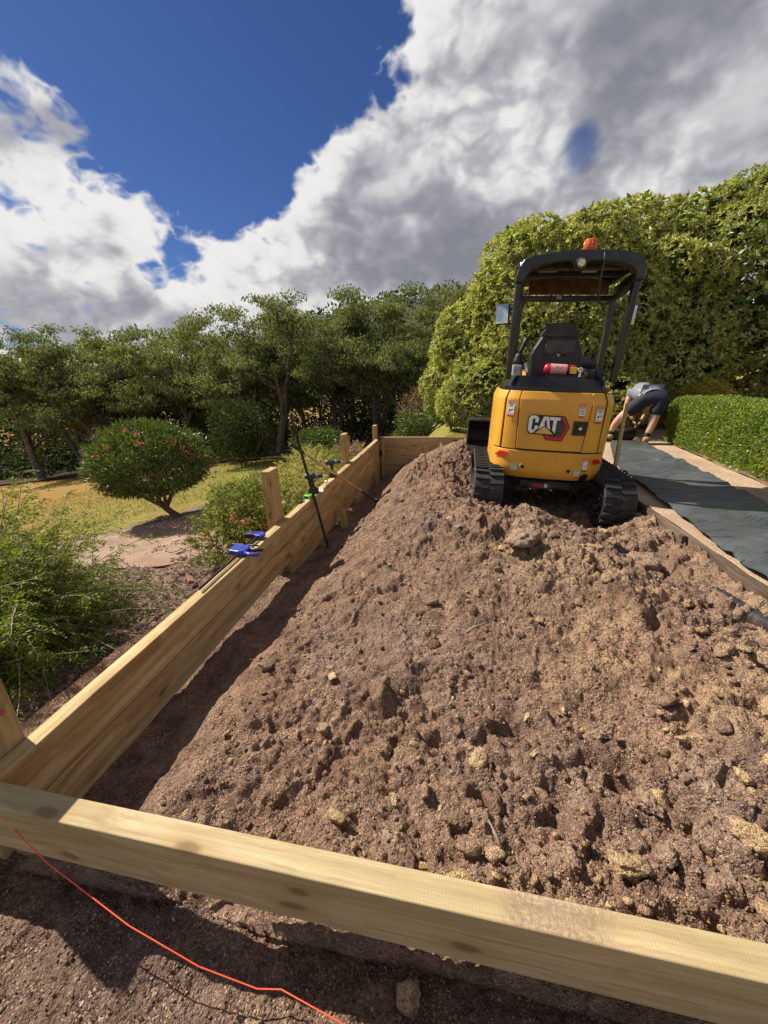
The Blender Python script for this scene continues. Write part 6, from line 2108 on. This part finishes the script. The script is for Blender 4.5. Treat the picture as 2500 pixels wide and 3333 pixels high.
d, s = scatter(1500, r2, 1.5)
P = to_xyz(d, s); P[:, 2] += 0.004
V, F = chips(P, r2.uniform(0.008, 0.03, len(P)), r2.uniform(0.002, 0.006, len(P)), 0.002, r2)
sc = link('bark_splinters', np_mesh('bark_splinters', V, F), CHIP, mound)
tag(sc, kind='stuff')
# chips and crumbs on the front soil
n_ = 7000
xx = r2.uniform(-1.5, 1.2, n_); yy = r2.uniform(-0.1, 0.95, n_)
ok = yy < 0.69 - 0.2056 * xx
xx, yy = xx[ok], yy[ok]
P = np.stack([xx, yy, front_h(xx, yy) + 0.002], 1)
half = len(P) // 4
V, F = chips(P[:half], r2.uniform(0.005, 0.018, half), r2.uniform(0.0025, 0.007, half), 0.002, r2)
tag(link('front_chips', np_mesh('front_chips', V, F), CHIP, front), kind='stuff')
V, F = merged(BASE1, P[half:], 0.0025 + 0.006 * r2.uniform(0, 1, len(P) - half) ** 2, r2)
tag(link('front_crumbs', np_mesh('front_crumbs', V, F, True), CLOD, front), kind='stuff')
# mulch chips left of the wall
n_ = 6500
dd_ = -0.2 - 2.0 * r2.uniform(0, 1, n_) ** 1.3; s_ = r2.uniform(-0.6, 4.3, n_)
q = W0[None] + NW[None] * dd_[:, None] + DW[None] * s_[:, None]
P = np.stack([q[:, 0], q[:, 1], gnoise(q[:, 0], q[:, 1], 0.052, 0.05)], 1)
V, F = chips(P, r2.uniform(0.015, 0.06, n_), r2.uniform(0.005, 0.014, n_), 0.004, r2)
mc = link('mulch_chips', np_mesh('mulch_chips', V, F), CHIP)
tag(mc, 'loose bark chips left of the retaining wall', 'mulch', kind='stuff')
# sticks
for i, (x, y, L, a, lab) in enumerate(((-2.55, 4.35, 0.40, 0.4, 'bare forked stick on the gravel left of the flowering bush'), (-2.25, 4.75, 0.30, 1.2, 'thin dark twig at the near edge of the gravel'))):
    z = ground_z(x, y) + 0.08
    mb = MB()
    rg = random.Random(i)
    for k in range(3):
        p0 = Vector((x + 0.1 * k, y, z)); d0 = Vector((math.cos(a + k * 0.7), math.sin(a + k * 0.7), 0.45)).normalized()
        pts = [p0]
        for j in range(5):
            d0 = (d0 + Vector((rg.gauss(0, .2), rg.gauss(0, .2), rg.gauss(0, .15)))).normalized()
            pts.append(pts[-1] + d0 * L / 5)
        mb.tube([p0 - d0 * 0.05] + pts, [0.007] + [0.006 * (1 - j / 7) for j in range(6)], 5, False)
    tag(mb.build('stick', TWIG), lab, 'stick')
for i, (x, y, a, L, lab) in enumerate(((0.90, 5.55, 0.9, 0.35, 'bare stick leaning on the soil near the far wall'), (0.36, 0.86, 1.9, 0.09, 'curved root fragment above the front sleeper'), (0.45, 1.9, 0.2, 0.12, 'thin twig on the upper slope'))):
    z = surf(x, y) + 0.02
    c, s_ = math.cos(a), math.sin(a)
    tag(MB().tube([(x, y, z - 0.01), (x + c * L * .4, y + s_ * L * .4, z + 0.05 * L / 0.1 * .3), (x + c * L, y + s_ * L, z + 0.25 * L)], [0.008, 0.007, 0.004], 6).build('stick', TWIG), lab, 'stick')
bb = MB().box((0, 0, 0), (0.05, 0.09, 0.04)).build('brick_fragment', plain('brick_red', (0.30, 0.15, 0.10), 0.9, var=0.3, bmp=0.3), None, (-1.91, 3.44, ground_z(-1.91, 3.44) + 0.08), (0.2, 0.3, 0.6), bevel=0.006)
tag(bb, 'small broken brick on the mulch left of the wall', 'brick')

# ------------------------------------------------------------------ tools on the wall
TOOLB = plain('tool_teal', (0.012, 0.045, 0.06), 0.4, var=0.15, bmp=0.03)
TOOLK = plain('tool_black', (0.014, 0.014, 0.015), 0.5, var=0.2, bmp=0.05)
BLUE = plain('clamp_blue', (0.035, 0.055, 0.34), 0.35, var=0.1, bmp=0.02)
LIME = plain('lime_green', (0.10, 0.72, 0.02), 0.4, var=0.05, bmp=0)
HANDLE = wood_mat('ash_handle', (0.46, 0.30, 0.13), (0.58, 0.41, 0.20), (0.66, 0.50, 0.27), axis=1)


def onw(name, d, s, z, rz, label, cat):
    return empty(name, wp(d, s, z), -WA + rz, label, cat)


# crowbar
b0 = wp(0.17, 3.225, -0.60); bc_ = wp(0.022, 3.288, 0.02)
bd_ = (bc_ - b0).normalized()
cbm = MB()
Lb = (bc_ - b0).length + 0.93
cbm.tube([b0, b0 + bd_ * 0.06, b0 + bd_ * 0.10, b0 + bd_ * (Lb - 0.04), b0 + bd_ * (Lb - 0.03), b0 + bd_ * Lb], [0.006, 0.014, 0.0165, 0.0165, 0.023, 0.023], 10)
tag(cbm.build('crowbar', plain('bar_paint', (0.018, 0.019, 0.02), 0.4, 0.3, var=0.4, scale=12, dust=0.3)), 'long black digging bar leaning against the wall top', 'digging bar')
# shovel
sa, sb_ = wp(-0.32, 3.58, 0.565), wp(0.40, 4.78, -0.46)
dv2 = (sb_ - sa).normalized()
Ls = (sb_ - sa).length
sh = empty('shovel', sb_, 0, 'long handled shovel lying across the wall with its blade in the trench', 'shovel')


def rel(p): return p - sb_


MB().tube([rel(sa + dv2 * 0.22), rel(sa + dv2 * (Ls * 0.55)), rel(sa + dv2 * (Ls - 0.30))], [0.0155, 0.017, 0.018], 12).build('handle', plain('ash_wood', (0.52, 0.36, 0.17), 0.6, var=0.2, scale=8), sh)
MB().tube([rel(sa), rel(sa + dv2 * 0.02), rel(sa + dv2 * 0.23)], [0.015, 0.019, 0.0185], 12).build('grip', TOOLK, sh)
MB().tube([rel(sa + dv2 * (Ls - 0.32)), rel(sa + dv2 * (Ls - 0.05)), rel(sb_)], [0.0205, 0.0195, 0.013], 12).build('socket', STEEL, sh)
bm_ = MB()
side = dv2.cross(Vector((0, 0, 1))).normalized()
dn = dv2.cross(side).normalized()
if dn.z > 0: dn = -dn
vs = []
for i in range(7):
    f = i / 6
    wdt = 0.085 * (1 if f < 0.55 else math.sqrt(max(0.03, 1 - ((f - 0.55) / 0.5) ** 2)))
    bend = dv2 * (0.27 * f) + Vector((0, 0, -0.10 * f * f))
    for j in range(5):
        t = (j - 2) / 2
        vs.append(rel(sb_) + bend + side * (t * wdt) - dn * (0.022 * t * t))
bm_.add(vs, [(i * 5 + j, (i + 1) * 5 + j, (i + 1) * 5 + j + 1, i * 5 + j + 1) for i in range(6) for j in range(4)], True)
bo_ = bm_.build('blade', WORN, sh)
bo_.modifiers.new('thick', 'SOLIDIFY').thickness = 0.004


def drill(d, s, z, rz, label):
    t = onw('cordless_drill', d, s, z, rz, label, 'drill')
    MB().box((0, 0, 0.028), (0.072, 0.115, 0.05)).build('battery', TOOLK, t, bevel=0.008, seg=2)
    MB().box((0, 0, 0.060), (0.064, 0.10, 0.018)).build('battery_mount', TOOLB, t, bevel=0.006)
    MB().tube([(0, 0.0, 0.062), (0, -0.004, 0.10), (0, -0.012, 0.15), (0, -0.014, 0.175)], [0.021, 0.019, 0.020, 0.026], 14).build('grip', TOOLK, t)
    MB().box((0, 0.022, 0.142), (0.012, 0.016, 0.03)).build('trigger', TOOLK, t, bevel=0.004)
    MB().lathe([(0.016, -0.078), (0.028, -0.070), (0.031, -0.03), (0.031, 0.02), (0.029, 0.045)], (0, -0.012, 0.200), 'Y', 20).build('motor_housing', TOOLB, t)
    MB().lathe([(0.0315, -0.055), (0.0322, -0.05), (0.0322, -0.042), (0.0315, -0.037)], (0, -0.012, 0.200), 'Y', 20).build('vent_ring', TOOLK, t)
    MB().lathe([(0.027, 0.045), (0.029, 0.05), (0.029, 0.078), (0.025, 0.082)], (0, -0.012, 0.200), 'Y', 20).build('clutch_ring', GREY, t)
    MB().lathe([(0.022, 0.082), (0.024, 0.09), (0.022, 0.115), (0.014, 0.125)], (0, -0.012, 0.200), 'Y', 18).build('chuck', TOOLK, t)
    MB().lathe([(0.003, 0.12), (0.003, 0.21)], (0, -0.012, 0.200), 'Y', 8).build('drill_bit', CHROME, t)
    return t


d1 = drill(-0.052, 3.50, 0.003, R(-75), 'nearer cordless drill on the wall top behind the green box')
d2 = drill(-0.045, 4.27, 0.003, R(-70), 'farther cordless drill standing on the wall top by the shovel handle')
t = onw('laser_level', -0.045, 3.29, 0.002, R(-12), 'bright green plastic box on the wall top in front of the drills', 'tool')
MB().box((0, 0, 0.022), (0.085, 0.075, 0.042)).build('case', LIME, t, bevel=0.01, seg=3)
MB().box((0, -0.038, 0.022), (0.05, 0.004, 0.022)).build('window', TOOLK, t, bevel=0.002)
MB().box((0.0, 0, 0.044), (0.03, 0.03, 0.005)).build('button', MATS['decal_green'], t, bevel=0.002)
for k, dx in enumerate((-0.075, -0.055)):
    c = wp(dx, 3.13, 0.007)
    tag(MB().tube([(-0.004, -0.05, 0), (0.002, 0.05, 0)], 0.0045, 6).build('carpenter_pencil', TOOLK, None, c, (0, 0, -WA - 0.12)), ('left' if k == 0 else 'right') + ' of two black pencils lying on the wall top', 'pencil')
PAPER = plain('crumpled_paper', (0.62, 0.56, 0.5), 0.7, var=0.2, scale=40, bmp=0.3)
for (d_, s_, w_, lab) in ((-0.015, 3.58, 0.10, 'clear plastic packet lying on the wall top beside the nearer drill'), (-0.045, 4.02, 0.08, 'scrap of paper with red print on the wall top between the drills')):
    v = []
    for i in range(6):
        for j in range(6):
            v.append(((i / 5 - 0.5) * w_, (j / 5 - 0.5) * w_ * 1.3, 0.004 + 0.008 * abs(math.sin(i * 2.1 + j * 1.7))))
    mb = MB().add(v, [(i * 6 + j, (i + 1) * 6 + j, (i + 1) * 6 + j + 1, i * 6 + j + 1) for i in range(5) for j in range(5)], False)
    o = mb.build('paper_scrap', PAPER, None, wp(d_, s_, 0.001), (0, 0, -WA + 0.3))
    o.modifiers.new('thick', 'SOLIDIFY').thickness = 0.001
    tag(o, lab, 'scrap')
    if s_ > 4: MB().box((0, 0, 0.0135), (0.02, 0.05, 0.002)).build('red_print', RED, o)

# bar clamp lying on the wall
t = onw('bar_clamp', -0.047, 1.27, 0.004, R(1.5), 'blue trigger bar clamp lying on top of the near wall', 'clamp')
MB().box((0, 0.43, 0.022), (0.007, 0.90, 0.020)).build('steel_bar', STEEL, t, bevel=0.001)
MB().box((0.012, 0.43, 0.006), (0.004, 0.90, 0.003)).build('bar_edge', STEEL, t)
hd_ = MB().prism([(-0.115, 0.02), (-0.11, 0.062), (0.0, 0.075), (0.045, 0.06), (0.05, 0.0), (0.02, -0.015), (-0.05, 0.005)], 0.0, 0.034, 'XY').build('fixed_jaw', BLUE, t, (-0.0, 0.84, 0.008), bevel=0.006)
MB().box((-0.075, 0.012, 0.017), (0.085, 0.022, 0.042)).build('jaw_pad', TOOLK, hd_, bevel=0.005)
MB().box((-0.04, 0.045, 0.036), (0.07, 0.008, 0.004)).build('jaw_rib', BLUE, hd_)
sl_ = MB().prism([(-0.085, -0.055), (-0.095, 0.045), (-0.06, 0.06), (0.03, 0.055), (0.055, 0.02), (0.045, -0.055), (0.0, -0.075)], 0.0, 0.044, 'XY').build('sliding_jaw', BLUE, t, (0.0, 0.57, 0.004), bevel=0.008)
MB().box((-0.075, 0.07, 0.022), (0.10, 0.02, 0.042)).build('jaw_pad', TOOLK, sl_, bevel=0.005)
MB().tube([(0.03, -0.045, 0.022), (0.09, -0.075, 0.022), (0.155, -0.072, 0.020), (0.165, -0.055, 0.02)], [0.014, 0.016, 0.015, 0.008], 10).build('trigger_handle', BLUE, sl_)
MB().tube([(0.03, 0.02, 0.022), (0.10, 0.0, 0.024), (0.165, 0.01, 0.022)], [0.013, 0.016, 0.011], 10).build('grip', TOOLK, sl_)
MB().tube([(0.0, 0.06, 0.03), (0.06, 0.075, 0.032), (0.10, 0.065, 0.03)], [0.008, 0.009, 0.006], 8).build('release_lever', TOOLK, sl_)
# clamp hanging in the far corner
t = onw('bar_clamp', 0.012, 7.52, -0.02, 0, 'dark bar clamp hanging upright in the far left wall corner', 'clamp')
MB().box((0.02, 0, -0.35), (0.022, 0.009, 1.0)).build('steel_bar', STEEL, t)
MB().prism([(-0.05, 0.06), (0.05, 0.07), (0.06, 0.03), (-0.05, 0.02)], -0.018, 0.018, 'XZ').build('fixed_jaw', TOOLK, t, bevel=0.005)
MB().prism([(0.0, -0.22), (0.055, -0.20), (0.06, -0.33), (0.0, -0.36)], -0.02, 0.02, 'XZ').build('sliding_jaw', TOOLK, t, bevel=0.005)
# string winder hung on the near corner post
t = onw('string_winder', -0.052, 0.115, 0.178, 0, 'pink and green hand grip at the left picture edge beside the near wall corner', 'hand tool')
MB().tube([(-0.09, -0.01, -0.012), (-0.02, 0.0, -0.006), (0.004, 0.002, 0.0), (0.012, 0.003, 0.002)], [0.011, 0.0125, 0.011, 0.004], 12).build('pink_grip', plain('pink_plastic', (0.50, 0.05, 0.10), 0.35, bmp=0.02), t)
MB().tube([(-0.09, 0.006, 0.012), (-0.02, 0.010, 0.019), (-0.006, 0.010, 0.022)], [0.009, 0.0095, 0.003], 10).build('green_grip', plain('green_plastic', (0.02, 0.32, 0.16), 0.35, bmp=0.02), t)

# orange string line
sp_ = [(-1.42, 0.965, -0.03), (-1.301, 0.917, -0.06), (-1.073, 0.809, -0.12), (-0.769, 0.689, -0.19), (-0.548, 0.623, -0.245), (-0.385, 0.597, -0.297), (-0.318, 0.593, -0.292), (-0.146, 0.533, -0.302), (0.072, 0.46, -0.30), (0.6, 0.26, -0.305)]
tag(MB().tube(sp_, 0.0018, 6).build('string_line', plain('fluoro_orange', (0.85, 0.10, 0.03), 0.6, var=0.1, scale=60)), 'thin fluorescent orange string line across the foreground soil', 'string')

# ------------------------------------------------------------------ worker bending over
def skin_body(name, joints, edges, mat, parent, sub=2, root=0, fat=1.16):
    me = bpy.data.meshes.new(name)
    me.from_pydata([j[0] for j in joints], edges, [])
    o = link(name, me, mat, parent)
    sk = o.modifiers.new('skin', 'SKIN')
    sk.use_smooth_shade = True
    for i, (p_, r_) in enumerate(joints):
        sv_ = me.skin_vertices[0].data[i]
        sv_.radius = (r_ * fat, r_ * fat) if not hasattr(r_, '__len__') else (r_[0] * fat, r_[1] * fat)
        sv_.use_root = (i == root)
    ss_ = o.modifiers.new('sub', 'SUBSURF'); ss_.levels = sub; ss_.render_levels = sub
    return o


SKINM = plain('skin', (0.55, 0.30, 0.20), 0.5, var=0.12, scale=30, bmp=0.05)
SHIRT = plain('grey_shirt', (0.19, 0.205, 0.24), 0.85, var=0.12, scale=18, bmp=0.3)
SHORT = plain('navy_shorts', (0.012, 0.014, 0.03), 0.8, var=0.25, scale=16, bmp=0.3)
SOCK = plain('black_sock', (0.015, 0.015, 0.016), 0.9)
BOOT = plain('tan_boot', (0.36, 0.20, 0.07), 0.7, var=0.25, scale=25, bmp=0.2)
HAIR = plain('dark_hair', (0.04, 0.025, 0.018), 0.6, var=0.3, scale=60, bmp=0.3)
wk = empty('person', (4.25, 6.85, PATH_Z + 0.01), R(-25), 'person in grey shirt, navy shorts and tan boots bending over the weed mat roll', 'person')
K = 1.0


def W3(px_, py_, yy):
    """zoomed picture units -> local metres: x right, y away, z up"""
    return ((px_ - 380) * 0.00130, yy, (850 - py_) * 0.00130)


LA, LK, LH = W3(190, 735, 0.10), W3(285, 505, 0.02), W3(500, 310, 0.06)
RA, RK, RH_ = W3(592, 735, -0.08), W3(645, 525, -0.02), W3(680, 300, 0.04)
PEL = W3(590, 262, 0.06)
WAI = W3(545, 205, 0.20); CHE = W3(470, 195, 0.42); NEC = W3(425, 235, 0.58); HEA = W3(415, 300, 0.66); HEA2 = W3(412, 352, 0.68)
LS, LE, LW_ = W3(385, 225, 0.46), W3(350, 370, 0.42), W3(455, 585, 0.34)
RS_, RE, RW = W3(560, 245, 0.50), W3(610, 440, 0.44), W3(545, 590, 0.36)
J = [(PEL, 0.13), (WAI, (0.15, 0.12)), (CHE, (0.15, 0.115)), (NEC, 0.058), (HEA, 0.085), (HEA2, 0.075),
     (LH, 0.095), (LK, 0.062), (W3(225, 610, 0.07), 0.060), (LA, 0.038),
     (RH_, 0.095), (RK, 0.062), (W3(628, 620, -0.05), 0.060), (RA, 0.038),
     (LS, 0.060), (LE, 0.042), (LW_, 0.029), (RS_, 0.060), (RE, 0.042), (RW, 0.029)]
E2 = [(0, 1), (1, 2), (2, 3), (3, 4), (4, 5), (0, 6), (6, 7), (7, 8), (8, 9), (0, 10), (10, 11), (11, 12), (12, 13), (2, 14), (14, 15), (15, 16), (2, 17), (17, 18), (18, 19)]
body = skin_body('body', J, E2, SKINM, wk)


def lerp(a, b, t): return tuple(a[i] * (1 - t) + b[i] * t for i in range(3))


# hands: palm and five fingers each
for w_, e_, tgt in ((LW_, LE, (0.55, 0.15, -1)), (RW, RE, (-0.65, 0.1, -0.8))):
    d_ = Vector(tgt).normalized()
    w0_ = Vector(w_)
    sd_ = d_.cross(Vector((0, 1, 0))).normalized()
    j = [(tuple(w0_), 0.026), (tuple(w0_ + d_ * 0.05), (0.036, 0.018)), (tuple(w0_ + d_ * 0.085), (0.036, 0.016))]
    e = [(0, 1), (1, 2)]
    for k in range(4):
        b_ = w0_ + d_ * 0.085 + Vector((0, 1, 0)) * ((k - 1.5) * 0.02)
        L_ = (0.062, 0.072, 0.067, 0.052)[k]
        i0 = len(j)
        j += [(tuple(b_), 0.009), (tuple(b_ + d_ * L_ * 0.5 + sd_ * 0.006), 0.0085), (tuple(b_ + d_ * L_ * 0.85 + sd_ * 0.025), 0.0075)]
        e += [(2, i0), (i0, i0 + 1), (i0 + 1, i0 + 2)]
    i0 = len(j)
    b_ = w0_ + d_ * 0.035 - Vector((0, 1, 0)) * 0.036
    j += [(tuple(b_), 0.011), (tuple(b_ + d_ * 0.035 - Vector((0, 1, 0)) * 0.02 + sd_ * 0.01), 0.0095)]
    e += [(1, i0), (i0, i0 + 1)]
    skin_body('hand', j, e, SKINM, body, 1, 0, 1.0)
sj = [(lerp(PEL, WAI, 0.55), 0.152), (WAI, (0.165, 0.135)), (CHE, (0.168, 0.132)), (lerp(CHE, NEC, 0.6), 0.085), (LS, 0.078), (lerp(LS, LE, 0.55), 0.062), (RS_, 0.078), (lerp(RS_, RE, 0.55), 0.062)]
skin_body('shirt', sj, [(0, 1), (1, 2), (2, 3), (2, 4), (4, 5), (2, 6), (6, 7)], SHIRT, wk, 2, 1)
hj = [(PEL, 0.150), (lerp(PEL, WAI, 0.75), 0.148), (LH, 0.122), (lerp(LH, LK, 0.5), 0.108), (lerp(LH, LK, 0.86), 0.098), (RH_, 0.122), (lerp(RH_, RK, 0.5), 0.108), (lerp(RH_, RK, 0.92), 0.098)]
skin_body('shorts', hj, [(0, 1), (0, 2), (2, 3), (3, 4), (0, 5), (5, 6), (6, 7)], SHORT, wk)
skin_body('hair', [(lerp(HEA, HEA2, -0.1), 0.089), (lerp(HEA, HEA2, 0.8), 0.080)], [(0, 1)], HAIR, wk)
for a_, ck, toe in ((LA, W3(225, 610, 0.07), (-0.05, 0.19)), (RA, W3(628, 620, -0.05), (-0.02, 0.20))):
    skin_body('sock', [(lerp(a_, ck, 0.40), 0.046), (a_, 0.045), ((a_[0], a_[1], a_[2] - 0.03), 0.046)], [(0, 1), (1, 2)], SOCK, wk)
    x, y = a_[0], a_[1]
    skin_body('boot', [((x, y - 0.005, 0.145), 0.052), ((x, y - 0.01, 0.075), 0.050), ((x, y - 0.055, 0.042), (0.04, 0.042)), ((x + toe[0] * 0.5, y + toe[1] * 0.5, 0.045), (0.046, 0.043)), ((x + toe[0], y + toe[1], 0.038), (0.045, 0.036))], [(0, 1), (1, 2), (1, 3), (3, 4)], BOOT, wk, 2, 1)
    MB().prism([(x - 0.048, y - 0.10), (x + 0.048, y - 0.10), (x + toe[0] + 0.045, y + toe[1] * 0.6), (x + toe[0] + 0.03, y + toe[1] + 0.04), (x + toe[0] - 0.03, y + toe[1] + 0.04), (x + toe[0] - 0.05, y + toe[1] * 0.6)], -0.004, 0.016, 'XY').build('boot_sole', TOOLK, wk, bevel=0.006)
